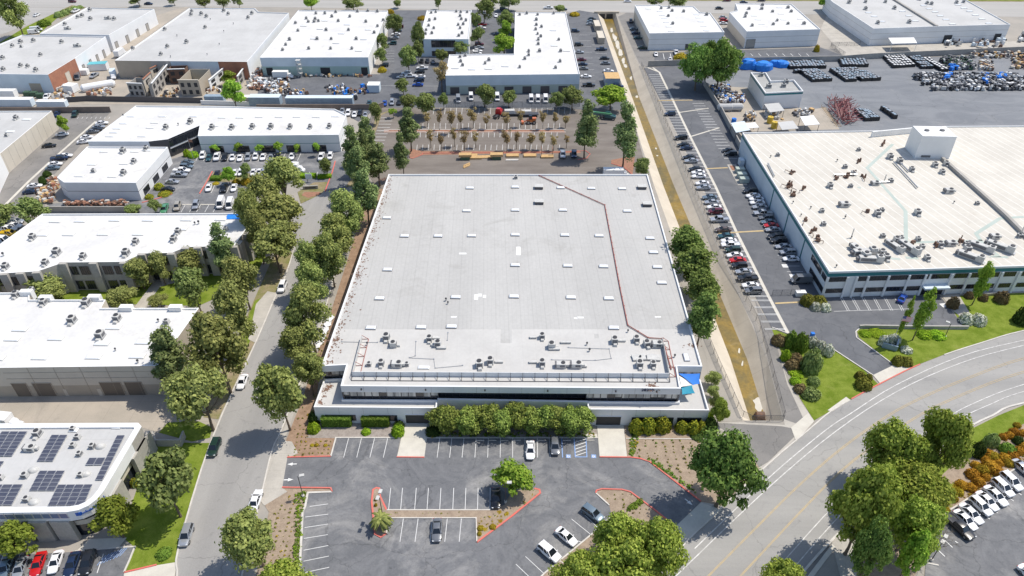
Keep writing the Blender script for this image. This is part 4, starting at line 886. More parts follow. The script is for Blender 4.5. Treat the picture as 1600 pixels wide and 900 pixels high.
# far left pair
b = building('brick_end_warehouse', 'grey-roofed warehouse with a red brick gable end and blue-grey front', [(34, 54.5), (-120, 118), (0, 115.5), (75, 116.5), (117, 91), (165, 57)], 8.2, 'panel', 'roof_cool', edge_mat={2: [(8.2, 'pale_blue')], 1: [(8.2, 'pale_blue')], 3: [(8.2, 'brick')]})
on_wall(b, 2, .52, .76, .03, 4.2, 'roller_door', 'tan'); on_wall(b, 3, .5, .66, .03, 5.0, 'roller_door', 'beige', frame='tan'); row_on_wall(b, 4, 4, .1, .98, .3, .03, 3.8, 'roller_door', 'greywall', frame='frame')
units(b, [(5, 92), (20, 73), (33, 67), (53, 65), (34, 74, 'small'), (97, 67), (121, 73, 'big'), (64, 87), (6, 110), (33, 104), (44, 105), (57, 111)], 'tall', 1.15)
b = building('back_warehouse', 'grey-roofed warehouse with white side, behind the brick-ended one', [(136, 11.5), (62, 52.5), (170, 54.5), (241, 14)], 8.2, 'panel', 'roof_cool')
row_on_wall(b, 2, 4, .05, .95, .25, .03, 3.8, 'roller_door', 'greywall', frame='frame'); units(b, [(141, 17), (122, 28), (129, 26), (142, 31), (169, 30, 'big'), (179, 31), (102, 39), (106, 46, 'big')], 'tall', 1.15)
b = building('pale_roof_warehouse', 'wide pale-roofed warehouse with tan and blue front above the set yard', [(296, 12.5), (179, 94.5), (386, 96.5), (451, 20), (404, 18.5), (398, 12.5)], 8.2, 'panel', 'roof_cool', edge_mat={1: [(8.2, 'tan')]})
p, q = b.pts[1], b.pts[2]
on_wall(b, 1, .42, .78, 0, 8.1, 'painted_panel', 'pale_blue', out=.03); on_wall(b, 1, .78, .995, 0, 8.1, 'brick_panel', 'brick', out=.03); on_wall(b, 1, .27, .42, 0, 8.1, 'painted_panel', 'greywall', out=.03)
units(b, [(300, 19), (315, 23), (323, 27), (350, 18), (357, 23), (299, 24), (321, 44), (258, 47), (292, 67), (262, 74), (252, 86), (208, 77), (394, 22), (388, 29)], 'tall', 1.1)
units(b, [(365, 38, 'vent'), (350, 50, 'vent'), (343, 70, 'vent'), (324, 86, 'vent'), (277, 57, 'vent'), (267, 90, 'vent'), (329, 31, 'vent')])
b = building('studio_warehouse', 'bright white-roofed warehouse with shaded white and green front wall', [(466, 16), (406, 90), (575, 89.5), (606, 16.5)], 8.4, 'panel', bands=[(4.3, 'mint'), (8.4, 'pale_blue')], edge_mat={2: [(8.4, 'white')]})  # upper front is white; its bluish shade is put into the colour
for u0, u1 in ((.035, .1), (.54, .635), (.92, .985)): on_wall(b, 1, u0, u1, .03, 3.9, 'roller_door', 'door_dark', frame='mint')
units(b, [(494, 22), (508, 22), (525, 20), (519, 27), (479, 30), (493, 31), (482, 35), (491, 35), (462, 37), (498, 34), (529, 34), (547, 27), (572, 35), (559, 19), (575, 18), (590, 19), (466, 49), (510, 48), (545, 48), (453, 63), (447, 71), (442, 79), (496, 62), (518, 62), (557, 62), (483, 77), (517, 77), (550, 77), (590, 42), (585, 52), (599, 33)], 'small', 1.35)
skylights(b, [(507, 33), (542, 39), (500, 46), (533, 53), (474, 41), (490, 61), (525, 68), (575, 47), (568, 62), (560, 80)], (3.2, 1.0, .3))
b = building('office_block', 'small two-storey white office with dark ribbon windows and roof units', [(667, 16), (655, 61), (732, 61), (737, 16)], 8.6, 'panel', bands=[(8.6, 'pale_blue')], edge_mat={2: [(8.6, 'white')]})  # white front coloured pale blue for its shade
on_wall(b, 1, .0, .08, 4.6, 8.0, 'window', 'glass', frame='frame'); on_wall(b, 1, .24, .73, 4.6, 8.0, 'window', 'glass', frame='frame', bars=5); on_wall(b, 1, .24, .73, .4, 2.8, 'window', 'glass', frame='frame', bars=5)
units(b, [(674, 21), (681, 20), (671, 33), (680, 31), (670, 41), (678, 45), (666, 48), (675, 53), (665, 54), (713, 19), (720, 20), (730, 20), (719, 26), (721, 31), (728, 33), (716, 40), (724, 39), (719, 45), (722, 53), (717, 57)], 'small', 1.3)
b = building('long_office', 'white L-shaped building with teal lower front beside the channel', [(805, 19), (803, 84), (702, 85), (696, 118), (906, 115.5), (884, 19)], 8.4, 'panel', bands=[(3.9, 'sage'), (8.4, 'pale_blue')], edge_mat={4: [(8.4, 'white')]})  # white upper front, with bluish shade put into the wall colour
units(b, [(812, 24), (823, 22), (840, 24), (838, 32), (838, 40), (837, 47), (846, 43), (840, 54), (845, 58), (841, 63), (841, 70), (873, 63), (865, 22), (826, 81), (826, 87), (820, 93), (875, 97), (868, 107), (843, 81), (876, 81), (719, 90), (727, 88), (720, 97), (723, 103), (758, 100), (764, 95), (757, 21), (812, 106)], 'small', 1.35)
skylights(b, [(737, 109), (763, 108), (789, 104), (711, 107), (864, 48), (866, 72), (885, 80)], (3.2, 1.1, .3)); row_on_wall(b, 3, 7, .03, .98, .5, .05, 3.2, 'window', 'frame')
for nm, lb, px, z, u, s in (
    ('panel_warehouse', 'white warehouse with grey-banded panel walls beside the channel', [(992, 8), (1015, 52), (1132, 50), (1110, 20), (1094, 19), (1084, 9.5), (1034, 9), (1030, 7)], 8.4, [(1045, 13), (1050, 18), (1068, 19), (1044, 26), (1104, 24), (1051, 38), (1033, 14, 'small')], [(1013, 14), (1031, 18), (1034, 24), (1038, 29), (1041, 35), (1045, 42), (1049, 49), (1088, 23), (1091, 28), (1095, 34), (1099, 41), (1104, 48)]),
    ('panel_warehouse', 'white warehouse with a dark roller door, second from the channel', [(1149, 5), (1153, 16), (1140, 19), (1167, 49), (1282, 45.5), (1237, 6)], 8.4, [(1191, 9), (1190, 15), (1170, 15), (1166, 22), (1164, 27), (1175, 41), (1208, 39), (1231, 38), (1256, 38), (1207, 19), (1236, 19), (1231, 13), (1214, 33)], [(1178, 25), (1184, 31), (1190, 38), (1218, 12), (1220, 22), (1224, 31), (1250, 30)])):
    b = building(nm, lb, px, z, 'panel', bands=[(2.6, 'panel'), (2.72, 'greywall'), (5.3, 'panel'), (5.42, 'greywall'), (z, 'panel')], group='panel warehouses beside the avenue', edge_mat={0: [(5.4, 'beige'), (5.5, 'greywall'), (8.4, 'panel')]} if lb.startswith('white warehouse with grey') else {2: [(4.4, 'beige'), (8.4, 'panel')]})
    units(b, u, 'small', 1.35); skylights(b, s, (3.0, 1.2, .25), dark=False)
    if px[0][0] > 1100: on_wall(b, 3, .02, .14, .03, 4.4, 'roller_door', 'greywall', frame='frame')
    else: on_wall(b, 1, .5, .62, .03, 2.8, 'roller_door', 'frame')
b = building('big_grey_warehouse', 'broad grey-roofed warehouse with white awning over its loading side', [(1290, -8), (1301, 3), (1365, 44.5), (1465, 41), (1579, 38), (1500, -6)], 8.6, 'panel', 'roof_cool', bands=[(3, 'panel'), (3.12, 'greywall'), (5.8, 'panel'), (5.92, 'greywall'), (8.6, 'panel')])
units(b, [(1326, 5), (1352, 4), (1383, 4), (1352, 15), (1397, 14), (1371, 37), (1420, 36), (1328, 2), (1448, 6), (1455, 7), (1494, 5), (1505, 4), (1436, 0)], 'tall', 1.15)
skylights(b, [(1357, 20), (1366, 26), (1378, 34), (1410, 18), (1420, 25), (1430, 33), (1443, 9), (1452, 14), (1461, 19), (1469, 25), (1478, 31), (1488, 38), (1497, 8), (1506, 13), (1515, 18), (1524, 24), (1534, 30), (1545, 37)], (3.2, 1.4, .35), dark=False)
mb = MB(); mb.beam(P(1395, -2, 8.5), P(1464, 41, 8.5), 1.2, .9); mb.build('roof_divider', MAT['greywall'], b.root)
mb = MB(); a = [P(1388, 59, 4.6), P(1394, 68, 4.1), P(1433, 67, 4.1), P(1428, 58.5, 4.6)]; mb.add([tuple(v) for v in a] + [(v.x, v.y, v.z - .15) for v in a], [(0, 1, 2, 3), (7, 6, 5, 4), (0, 4, 5, 1), (1, 5, 6, 2), (2, 6, 7, 3), (3, 7, 4, 0)])
for v in a[1:3]: mb.beam((v.x, v.y, 0), (v.x, v.y, v.z - .1), .15)
mb.build('awning', MAT['white'], b.root); on_wall(b, 3, .14, .25, .03, 4, 'roller_door', 'door_dark', frame='frame'); on_wall(b, 3, .84, .93, .03, 4, 'roller_door', 'door_dark', frame='frame')
# the long factory on the right
b = building('factory', 'large cream-roofed factory with teal parapet band and two rows of windows', [(1160, 207), (1198, 268), (1296, 424.5), (1450, 420), (1640, 414), (1640, 196), (1476, 197), (1425, 203)], 8.6, 'panel', 'roof_cream', bands=[(6.9, 'panel'), (8.0, 'teal'), (8.6, 'panel')], edge_mat={0: [(6.9, 'pale_blue'), (8.0, 'teal'), (8.6, 'panel')], 1: [(6.9, 'pale_blue'), (8.0, 'teal'), (8.6, 'panel')]})
for i, n, us in ((2, 5, [(.01, .20), (.31, .41), (.42, .62), (.635, .83), (.845, 1.0)]), (3, 5, [(.0, .04), (.05, .21), (.24, .36), (.37, .62), (.65, .76), (.8, .97)])):
    for u0, u1 in us: on_wall(b, i, u0 + .006, u1 - .006, 5.3, 6.8, 'window', 'glass', frame='frame', bars=4); on_wall(b, i, u0 + .006, u1 - .006, 1.6, 3.0, 'window', 'glass', frame='frame', bars=4)
mb = MB()
for i, us in ((2, (0.003, .205, .3, .415, .625, .835)), (3, (.003, .22, .365, .635, .78, .99))):
    p, q = b.pts[i], b.pts[i + 1]
    for u in us: c = p + (q - p) * u; mb.box((c.x, c.y - .2, 0), (.55, .5, 6.85))
build_split(mb, 'pilaster', MAT['panel'], b.root)
on_wall(b, 1, .80, .93, 4.9, 6.6, 'window', 'glass', frame='frame', bars=3); on_wall(b, 1, .94, .995, 4.9, 6.6, 'window', 'glass'); on_wall(b, 1, .82, .995, 1.4, 3.0, 'window', 'glass', frame='frame', bars=3)
on_wall(b, 3, .0, .21, 3.0, 3.5, 'entrance_canopy', 'pale_blue', out=2.0); on_wall(b, 3, .01, .2, .03, 2.7, 'entrance', 'glass', frame='frame', bars=4)
for u in (.16, .42, .68): on_wall(b, 1, u, u + .008, 0, 7.0, 'downpipe', 'teal', out=.12)
def zoomed(l): return [(1200 + x / 4, 225 + y / 4) + tuple(r) for x, y, *r in l]
units(b, zoomed([(385, 270), (480, 150, 'small'), (530, 190, 'small'), (665, 255, 'big'), (515, 270, 'small'), (470, 390, 'big'), (335, 425, 'small'), (345, 508, 'small'), (680, 445, 'tall'), (710, 420, 'small'), (930, 440, 'tall'), (1125, 305, 'big'), (895, 168), (760, 90), (820, 115), (1040, 140), (1085, 183), (1110, 133), (1305, 378, 'small'), (765, 238, 'small'), (565, 42, 'small'), (60, 75, 'small'), (600, 690, 'long', .1), (650, 684, 'big'), (710, 690, 'tall'), (735, 720, 'tall'), (790, 655, 'long', -1.2), (880, 665, 'long', -1.2), (640, 735, 'long', -.1), (570, 690, 'long', -1.3), (990, 722, 'tall'), (1070, 638, 'tall'), (1135, 633, 'big'), (1240, 668, 'tall'), (1200, 683, 'small'), (1265, 720, 'long', -.75), (1335, 660, 'long', -.8), (1410, 590, 'big'), (1450, 660, 'long', -.75), (715, 583, 'small'), (830, 595, 'small'), (935, 602, 'small'), (1235, 632, 'small'), (960, 650, 'small'), (1570, 583, 'small'), (830, 630, 'big'), (800, 610, 'tall')]), 'tall', 1.2)
units(b, zoomed([(425, 770, 'vent'), (520, 590, 'vent'), (480, 465, 'vent'), (265, 405, 'vent'), (155, 370, 'vent'), (15, 85, 'vent'), (1160, 370, 'vent'), (205, 450, 'vent'), (430, 110, 'vent')]))
mb = MB(); r = random.Random(8)
for x, y, n in ((130, 265, 14), (150, 180, 5), (215, 285, 4), (150, 320, 8), (430, 215, 5), (490, 205, 5), (570, 110, 4), (620, 435, 2), (230, 478, 4), (280, 555, 6), (310, 600, 6), (1200, 612, 3), (1050, 640, 2), (900, 625, 3), (600, 215, 6), (530, 185, 4), (715, 5, 4)):
    for k in range(n):
        c = P(1200 + x / 4 + r.uniform(-4, 4), 225 + y / 4 + r.uniform(-4, 3), b.zr); h = r.uniform(.4, 1.5); w = r.uniform(.3, .8)
        if r.random() < .4: mb.cyl(c, w * .5, h, 8)
        else: mb.box(c, (w, w * r.uniform(.6, 1.6), h), r.uniform(0, 1.5), 0, r.uniform(.7, 1))
    for k in range(max(1, n // 3)): c = P(1200 + x / 4, 225 + y / 4, b.zr + r.uniform(.5, 1.0)); d = Vector((r.uniform(-3, 3), r.uniform(-4, 4), 0)); mb.tube([c, c + d * .6, c + d * .6 - Vector((0, 0, .8))], .1, 6)
build_split(mb, 'rusty_plant', MAT['rust'], b.root)
mb = MB()
for path in ([(780, 0), (620, 150), (860, 420), (862, 612)], [(880, 615), (1330, 605), (1440, 700), (1375, 707), (1500, 707)], [(1330, 605), (1300, 560), (1450, 465), (1600, 455)], [(560, 270), (580, 275)], [(860, 710), (940, 715)], [(765, 715), (825, 720)]):
    add_strip(mb, [P(1200 + x / 4, 225 + y / 4, b.zr) for x, y in path], 1.1, b.zr + .02)
mb.build('roof_walkway', MAT['sage'], b.root)
mb = MB(); w = [P(1200 + x / 4, 225 + y / 4, b.zr + .6) for x, y in ((1090, 90), (1280, 260), (1480, 440), (1600, 560), (1720, 680))]
for a, c in zip(w, w[1:]): mb.beam(a, c, 1.0, 1.0)
mb.build('roof_divider', MAT['greywall'], b.root)
mb = MB()
for path in ([(0, 120), (40, 200)], [(785, 110), (935, 272)], [(410, 190), (560, 190)], [(640, 240), (760, 235)], [(820, 110), (880, 170)]): mb.tube([P(1200 + x / 4, 225 + y / 4, b.zr + .5) for x, y in path], .22, 8)
for x, y, h in ((520, 585, 3.0), (480, 465, 1.5), (1570, 580, 3.4), (725, 235, 2.5)): mb.cyl(P(1200 + x / 4, 225 + y / 4, b.zr), .15, h, 8)
build_split(mb, 'roof_pipe', MAT['steel'], b.root)
tw = [P(x, y, b.zr).to_2d() for x, y in ((1425, 248), (1475, 249), (1478, 236), (1425, 235))]; c = sum(tw, Vector((0, 0))) / 4; mb = MB(); mb.box((c.x, c.y + 1.5, b.zr), (11.5, 8.5, 8.0), -.05, 0, .97)
for dx in (-2.4, 2.8): mb.cyl((c.x + dx, c.y + 2, b.zr + 8.0), .8, .35, 14, 1)
for dx in (-2.5, 2): mb.box((c.x + dx, c.y - 2.76, b.zr + .4), (3, .12, .7), -.05, 1)
mb.build('roof_tower', [MAT['white'], MAT['unit_dark']], b.root)
mb = MB(); mb.beam(P(1425, 204, b.zr + 1), P(1362, 210, b.zr + 1), .6, 2.2); mb.build('roof_parapet', MAT['white'], b.root)
# little block in the bale yard
b = building('yard_block', 'small white block with teal band standing alone in the bale yard', [(1173, 113), (1196, 145), (1255.5, 142), (1241, 124.5), (1205, 126), (1197, 113)], 7.2, 'panel', 'roof_grey', bands=[(5.9, 'panel'), (6.7, 'teal'), (7.2, 'panel')], par=.8, pt=.4)
units(b, [(1189, 119, 'small'), (1201, 137, 'small'), (1224, 136, 'small'), (1228, 130, 'small')], s=1.8)
# solar building
sp_ = [(-70, 662), (-70, 803), (20, 802), (105, 801)] + [(105 + 62 * math.sin(t) * .98, 760 + 41 * math.cos(t)) for t in [.35, .7, 1.0, 1.3, 1.5]] + [(221, 665), (216, 660)]
sp_ = [(-70, 662), (-70, 802), (20, 801), (104, 800), (122, 797), (138, 790), (151, 780), (162, 767), (221, 666), (216, 660.5)]
b = building('solar_office', 'white office with solar panels on its roof and a rounded front corner', sp_, 8.2, 'panel', 'roof_cool', pt=1.2, par=.4, z0=5.6)
for i in range(1, 8):
    p, q = b.pts[i], b.pts[i + 1]
cen = Vector((b.root.location.x, b.root.location.y)); ip = inset(b.pts, .9); n = len(ip)
mb = MB()
for i in range(n):
    p, q = ip[i], ip[(i + 1) % n]; mb.add([(p.x, p.y, 3.1), (q.x, q.y, 3.1), (q.x, q.y, 4.3), (p.x, p.y, 4.3)], [(0, 1, 2, 3)], 0); mb.add([(p.x, p.y, 4.3), (q.x, q.y, 4.3), (q.x, q.y, 5.7), (p.x, p.y, 5.7)], [(0, 1, 2, 3)], 1)
    mb.add([(p.x, p.y, 0), (q.x, q.y, 0), (q.x, q.y, 3.1), (p.x, p.y, 3.1)], [(0, 1, 2, 3)], 1)
mb.build('lower_wall', [MAT['beige'], MAT['glass']], b.root)
mb = MB()
for i, us in ((1, (.2, .9)), (2, (.35,)), (3, ()), (7, (.12, .78, .9)), (8, ())):
    p, q = b.pts[i], b.pts[(i + 1) % n]; d = (q - p).normalized()
    for u in us: c = p + (q - p) * u; mb.box((c.x, c.y, 0), (3.2 if i < 5 else 5.5, .9, 5.65), math.atan2(d.y, d.x))
c = b.pts[3]; mb.box((c.x - 2.2, c.y + .1, 0), (3.6, .9, 5.65), 0); build_split(mb, 'pier', MAT['concrete_wall'], b.root)
on_wall(b, 7, .72, .995, 0, 8.1, 'blank_wall', 'concrete_wall', out=.03)
pm = MB(); pm.box((0, 0, 0), (1.72, 1.06, .05), 0, 1); pm.box((0, 0, .051), (1.62, .96, .012), 0, 0); PV = pm.mesh('solar_panel', [MAT['solar'], MAT['solar_frame']])
npan = 0
def array(corners, nc, nr_):
    global npan
    w = [P(x, y, b.zr + .25) for x, y in corners]      # tl, tr, br, bl
    for i in range(nc):
        for j in range(nr_):
            u, v = (i + .5) / nc, (j + .5) / nr_; c = (w[0] * (1 - u) + w[1] * u) * (1 - v) + (w[3] * (1 - u) + w[2] * u) * v
            dx = ((w[1] - w[0]) * (1 - v) + (w[2] - w[3]) * v) / nc; dy = ((w[0] - w[3]) * (1 - u) + (w[1] - w[2]) * u) / nr_
            o = bpy.data.objects.new('solar_panel', PV); COL.objects.link(o); o.parent = b.root; o.location = c - b.root.location; o.rotation_euler = (0, 0, math.atan2(dx.y, dx.x)); o.scale = (dx.length * .95 / 1.72, abs(dy.y) * .94 / 1.06, 1); npan += 1
Z = lambda l: [(x / 4.5, 650 + y / 4.5) for x, y in l]
array(Z([(10, 108), (195, 108), (85, 282), (-90, 282)]), 3, 7); array(Z([(362, 132), (477, 132), (372, 318), (258, 318)]), 2, 7); array(Z([(822, 135), (880, 135), (722, 450), (668, 450)]), 1, 10)
array(Z([(622, 292), (738, 290), (722, 344), (604, 346)]), 2, 1); array(Z([(278, 384), (458, 384), (384, 524), (205, 524)]), 3, 5); array(Z([(408, 482), (652, 480), (590, 628), (335, 630)]), 4, 5); array(Z([(-120, 482), (163, 480), (85, 625), (-190, 627)]), 4, 5); array(Z([(-50, 318), (32, 318), (0, 360), (-90, 360)]), 2, 2)
for k in range(12): on_wall(b, 2 if k < 6 else 1, .01 + .165 * (k % 6), .165 + .165 * (k % 6), 6.5, 7.9, 'facade_panel', 'facade_sky', frame='solar_frame', fw=.06)
for k in range(0): pass
units(b, [(60, 680, 'tall'), (48, 703, 'big'), (115, 698), (122, 685), (145, 699), (125, 711), (40, 745), (127, 744), (2, 748), (43, 782), (115, 660 + 12, 'small')], 'small', 1.0)
for x, y in ((157, 698), (134, 741), (53, 785), (52, 735)):
    c = P(x, y, b.zr); mb = MB(); mb.ball((c.x, c.y, b.zr), (1.0, .8, .65), 12, 6); mb.build('roof_cowl', MAT['unit'], b.root, smooth=True)
skylights(b, [(183, 667), (116, 672)], (1.8, 1.3, .3), dark=False)
# blue company lettering on the curved fascia: a round mark and a run of small script-like strokes
mb = MB(); blue = plain('sign_blue', (.01, .10, .48), .4)
def fascia(t, z):
    k = 3 + t * 4; i = min(int(k), 6); u = k - i; p, q = b.pts[i], b.pts[i + 1]; d = (q - p).normalized(); nr = Vector((d.y, -d.x)); c = p + (q - p) * u + nr * .03; return Vector((c.x, c.y, z)), d, nr
for j in range(22):
    t = .18 + .036 * j; h = (.85 if j < 3 else .32 + .25 * ((j * 7) % 3 == 0)); c, d, nr = fascia(t, 6.7 if j < 3 else 6.85)
    mb.box((c.x, c.y, c.z), (.42 if j < 3 else .17, .06, h), math.atan2(d.y, d.x))
mb.build('sign_lettering', blue, b.root)
# ================================================================ TREES AND SHRUBS
for k, d, l, t in (('olive', (0.174, 0.201, 0.063), (0.444, 0.454, 0.153), .2), ('ash', (0.182, 0.227, 0.068), (0.470, 0.503, 0.161), .2), ('pine', (0.122, 0.176, 0.065), (0.336, 0.390, 0.156), .12), ('bright', (0.185, 0.332, 0.040), (0.469, 0.600, 0.099), .28),
                   ('oak', (0.170, 0.242, 0.036), (0.528, 0.582, 0.123), .25), ('dark', (0.097, 0.179, 0.039), (0.306, 0.416, 0.106), .18), ('brown', (0.261, 0.199, 0.093), (0.524, 0.399, 0.213), .2), ('canary', (0.118, 0.176, 0.045), (0.291, 0.358, 0.105), .2), ('yellow', (.15, .20, .03), (.38, .44, .08), .3)):
    MAT['leaf_' + k] = leaf_mat('leaf_' + k, d, l, t + .1)
def hedge_mat(name, a, c, f=6): return rough_mat(name, a, c, 1.6, rough=.95, fine=.45, fscale=f, bump=.8, spec=.05, lo=.35, hi=.65)
MAT['sh_green'] = leaf_mat('shrub_green', (0.102, 0.174, 0.029), (0.246, 0.348, 0.058)); MAT['sh_pale'] = leaf_mat('shrub_pale', (0.203, 0.290, 0.087), (0.392, 0.478, 0.174)); MAT['sh_olive'] = leaf_mat('shrub_olive', (.15, .145, .03), (.29, .27, .06))
MAT['sh_red'] = leaf_mat('shrub_red', (.17, .12, .06), (.30, .23, .12)); MAT['sh_orange'] = leaf_mat('shrub_orange', (.33, .155, .025), (.56, .28, .04)); MAT['sh_gold'] = leaf_mat('shrub_gold', (0.290, 0.217, 0.029), (0.522, 0.362, 0.043)); MAT['sh_white'] = leaf_mat('shrub_white_flower', (0.189, 0.246, 0.116), (0.986, 0.957, 0.841)); MAT['sh_dark'] = leaf_mat('shrub_dark', (0.032, 0.061, 0.017), (0.102, 0.145, 0.036)); MAT['sh_lime'] = leaf_mat('shrub_lime', (0.174, 0.290, 0.022), (0.377, 0.522, 0.043)); MAT['sh_yellow'] = leaf_mat('shrub_yellow', (.11, .17, .03), (.50, .46, .05))
# kind: half-height/radius a, clearance c, clumps, clump size, leaves, leaf size, shape, trunk radius, bark, leaf material
KIND = {
 'olive':  dict(a=1.3, c=.55, n=30, cr=.34, nl=8200, ls=.060, shape='round', tr=.055, bark='bark', leaf='olive', lump=.36),
 'ash':    dict(a=1.3, c=.50, n=31, cr=.33, nl=8600, ls=.057, shape='round', tr=.05, bark='bark', leaf='ash', lump=.36),
 'pine':   dict(a=2.0, c=.75, n=54, cr=.36, nl=8200, ls=.066, shape='cone', tr=.06, bark='bark', leaf='pine', lump=.30),
 'oak':    dict(a=.80, c=.30, n=46, cr=.28, nl=13000, ls=.042, shape='round', tr=.05, bark='bark', leaf='oak', lump=.26),
 'dark':   dict(a=.85, c=.30, n=54, cr=.27, nl=12000, ls=.043, shape='round', tr=.05, bark='bark', leaf='dark', lump=.26),
 'bright': dict(a=.95, c=.45, n=30, cr=.34, nl=4200, ls=.080, shape='round', tr=.05, bark='bark', leaf='bright', lump=.25),
 'canary': dict(a=2.2, c=1.25, n=50, cr=.42, nl=6500, ls=.085, shape='column', tr=.07, bark='bark', leaf='canary', lump=.25),
 'sparse': dict(a=1.30, c=1.5, n=16, cr=.36, nl=900, ls=.10, shape='vase', tr=.07, bark='bark', leaf='brown', lump=.35),
 'sparseg': dict(a=1.25, c=1.3, n=16, cr=.38, nl=900, ls=.10, shape='vase', tr=.07, bark='bark', leaf='brown', lump=.35),
 'poplar': dict(a=1.9, c=.7, n=40, cr=.38, nl=4200, ls=.085, shape='column', tr=.07, bark='bark', leaf='bright', lump=.25),
 'young':  dict(a=1.1, c=.9, n=16, cr=.36, nl=1300, ls=.11, shape='round', tr=.05, bark='bark', leaf='bright', lump=.3),
 'yellow': dict(a=.90, c=.35, n=34, cr=.32, nl=4600, ls=.070, shape='round', tr=.05, bark='bark', leaf='yellow', lump=.28),
 'green':  dict(a=1.05, c=.45, n=36, cr=.33, nl=5200, ls=.070, shape='round', tr=.05, bark='bark', leaf='sagegreen', lump=.28),
 'hedge':  dict(a=.85, c=.15, n=34, cr=.34, nl=6500, ls=.065, shape='round', tr=.05, bark='bark', leaf='hedge', lump=.25),
}
MAT['leaf_sagegreen'] = leaf_mat('leaf_sagegreen', (.14, .185, .055), (.35, .40, .14), .28); MAT['leaf_hedge'] = leaf_mat('leaf_hedge', (.13, .185, .035), (.38, .43, .11), .2)
def leaf_quad(mb, c, nrm, s, r):
    t = nrm.cross(Vector((r.uniform(-1, 1), r.uniform(-1, 1), r.uniform(-1, 1))))
    if t.length < 1e-3: t = Vector((1, 0, 0))
    t.normalize(); u = nrm.cross(t).normalized(); w = s * r.uniform(.55, 1.0); h = s * r.uniform(.8, 1.25)
    mb.add([c - t * w, c - u * h * .9, c + t * w, c + u * h], [(0, 1, 2, 3)])
def crown_pos(shape, r):
    """a point inside the unit crown and its outward direction"""
    while True:
        d = Vector((r.gauss(0, 1), r.gauss(0, 1), r.gauss(0, 1) + .25)).normalized(); q = r.uniform(.25, 1) ** .55
        if shape == 'round':
            k = d * q; w = 1 - .26 * k.z; return Vector((k.x * w, k.y * w, k.z))
        z = r.uniform(-1, 1)
        if shape == 'cone': R_ = (1 - (z + 1) / 2) ** .75 * 1.0 + .10 if z > -.75 else .75
        elif shape == 'column': R_ = (1 - abs(z + .1) ** 2.4 * .75)
        else: R_ = .35 + .65 * (z + 1) / 2
        a = r.uniform(0, 2 * math.pi); k = r.uniform(.15, 1) ** .5 * max(R_, .08)
        return Vector((math.cos(a) * k, math.sin(a) * k, z))
def make_tree(kind, seed):
    K = KIND[kind]; r = random.Random(seed * 31 + len(kind) * 7); a, c = K['a'], K['c']; H0 = c + a
    tk = MB(); top = Vector((r.uniform(-.06, .06), r.uniform(-.06, .06), c + a * .5)); mid = Vector((r.uniform(-.03, .03), r.uniform(-.03, .03), c * .6)); t = K['tr']
    tk.tube([(0, 0, -.04), (0, 0, .05), mid, top], [t * 1.5, t * 1.1, t * .9, t * .4], 7)
    clumps = []; lop = Vector((r.uniform(-.18, .18), r.uniform(-.18, .18), 0))
    while len(clumps) < K['n']:
        p = crown_pos(K['shape'], r) * (1 - K['cr'] * r.uniform(.45, 1.0)); rad_ = K['cr'] * r.uniform(.5, 1.4)
        if K['shape'] == 'cone': rad_ *= .55 + .5 * (1 - (p.z + 1) / 2)
        if len(clumps) < K['n'] * .9 and p.length < .28: continue
        clumps.append((p + lop * (p.z > -.2) * .5, rad_))
    for p, q in clumps[:11]:
        e = Vector((p.x, p.y, H0 + p.z * a)) ; s = mid.lerp(top, r.uniform(.2, 1.0)); m = s.lerp(e, .5) + Vector((0, 0, -.05)); tk.tube([s, m, e], [t * .45, t * .28, t * .10], 5, cap=False)
    cb = MB(); per = K['nl'] // len(clumps); va = min(a, 1.5) ** .5
    for p, q in clumps:
        ctr = Vector((p.x, p.y, H0 + p.z * a)); n = int(per * (q / K['cr']) ** 1.6)
        sq = Vector((q * r.uniform(.85, 1.2), q * r.uniform(.85, 1.2), q * r.uniform(.6, .9) * va))
        for _ in range(n):
            d = Vector((r.gauss(0, 1), r.gauss(0, 1), r.gauss(0, 1) + .35)).normalized(); k = r.uniform(.35, 1) ** .45 * (1 + K['lump'] * r.gauss(0, .45))
            pos = ctr + Vector((d.x * sq.x, d.y * sq.y, d.z * sq.z)) * k
            nr = (d + Vector((r.gauss(0, .5), r.gauss(0, .5), r.gauss(0, .4) + .2))).normalized(); leaf_quad(cb, pos, nr, K['ls'] * r.uniform(.7, 1.3), r)
    return tk.mesh('trunk', MAT[K['bark']]), cb.mesh('crown', MAT['leaf_' + K['leaf']])
TREES = {}
def place_tree(kind, loc, R_, Hs, label=None, group=None, rz=None, v=None, name='tree', cat='tree'):
    v = rnd.randrange(4) if v is None else v
    if (kind, v) not in TREES: TREES[(kind, v)] = make_tree(kind, v)
    t, c = TREES[(kind, v)]
    o = thing(name, label, cat, loc, group); o.rotation_euler = (0, 0, rnd.uniform(0, 6.28) if rz is None else rz); o.scale = (R_, R_, Hs)
    for m, nm in ((t, 'trunk'), (c, 'crown')):
        q = bpy.data.objects.new(nm, m); COL.objects.link(q); q.parent = o
    return o
def fit(kind, bb, amax=2.6):
    if kind == 'poplar': amax = 5.0
    elif kind in ('olive', 'ash', 'pine', 'canary'): amax = 3.2
    return fit_(kind, bb, amax)
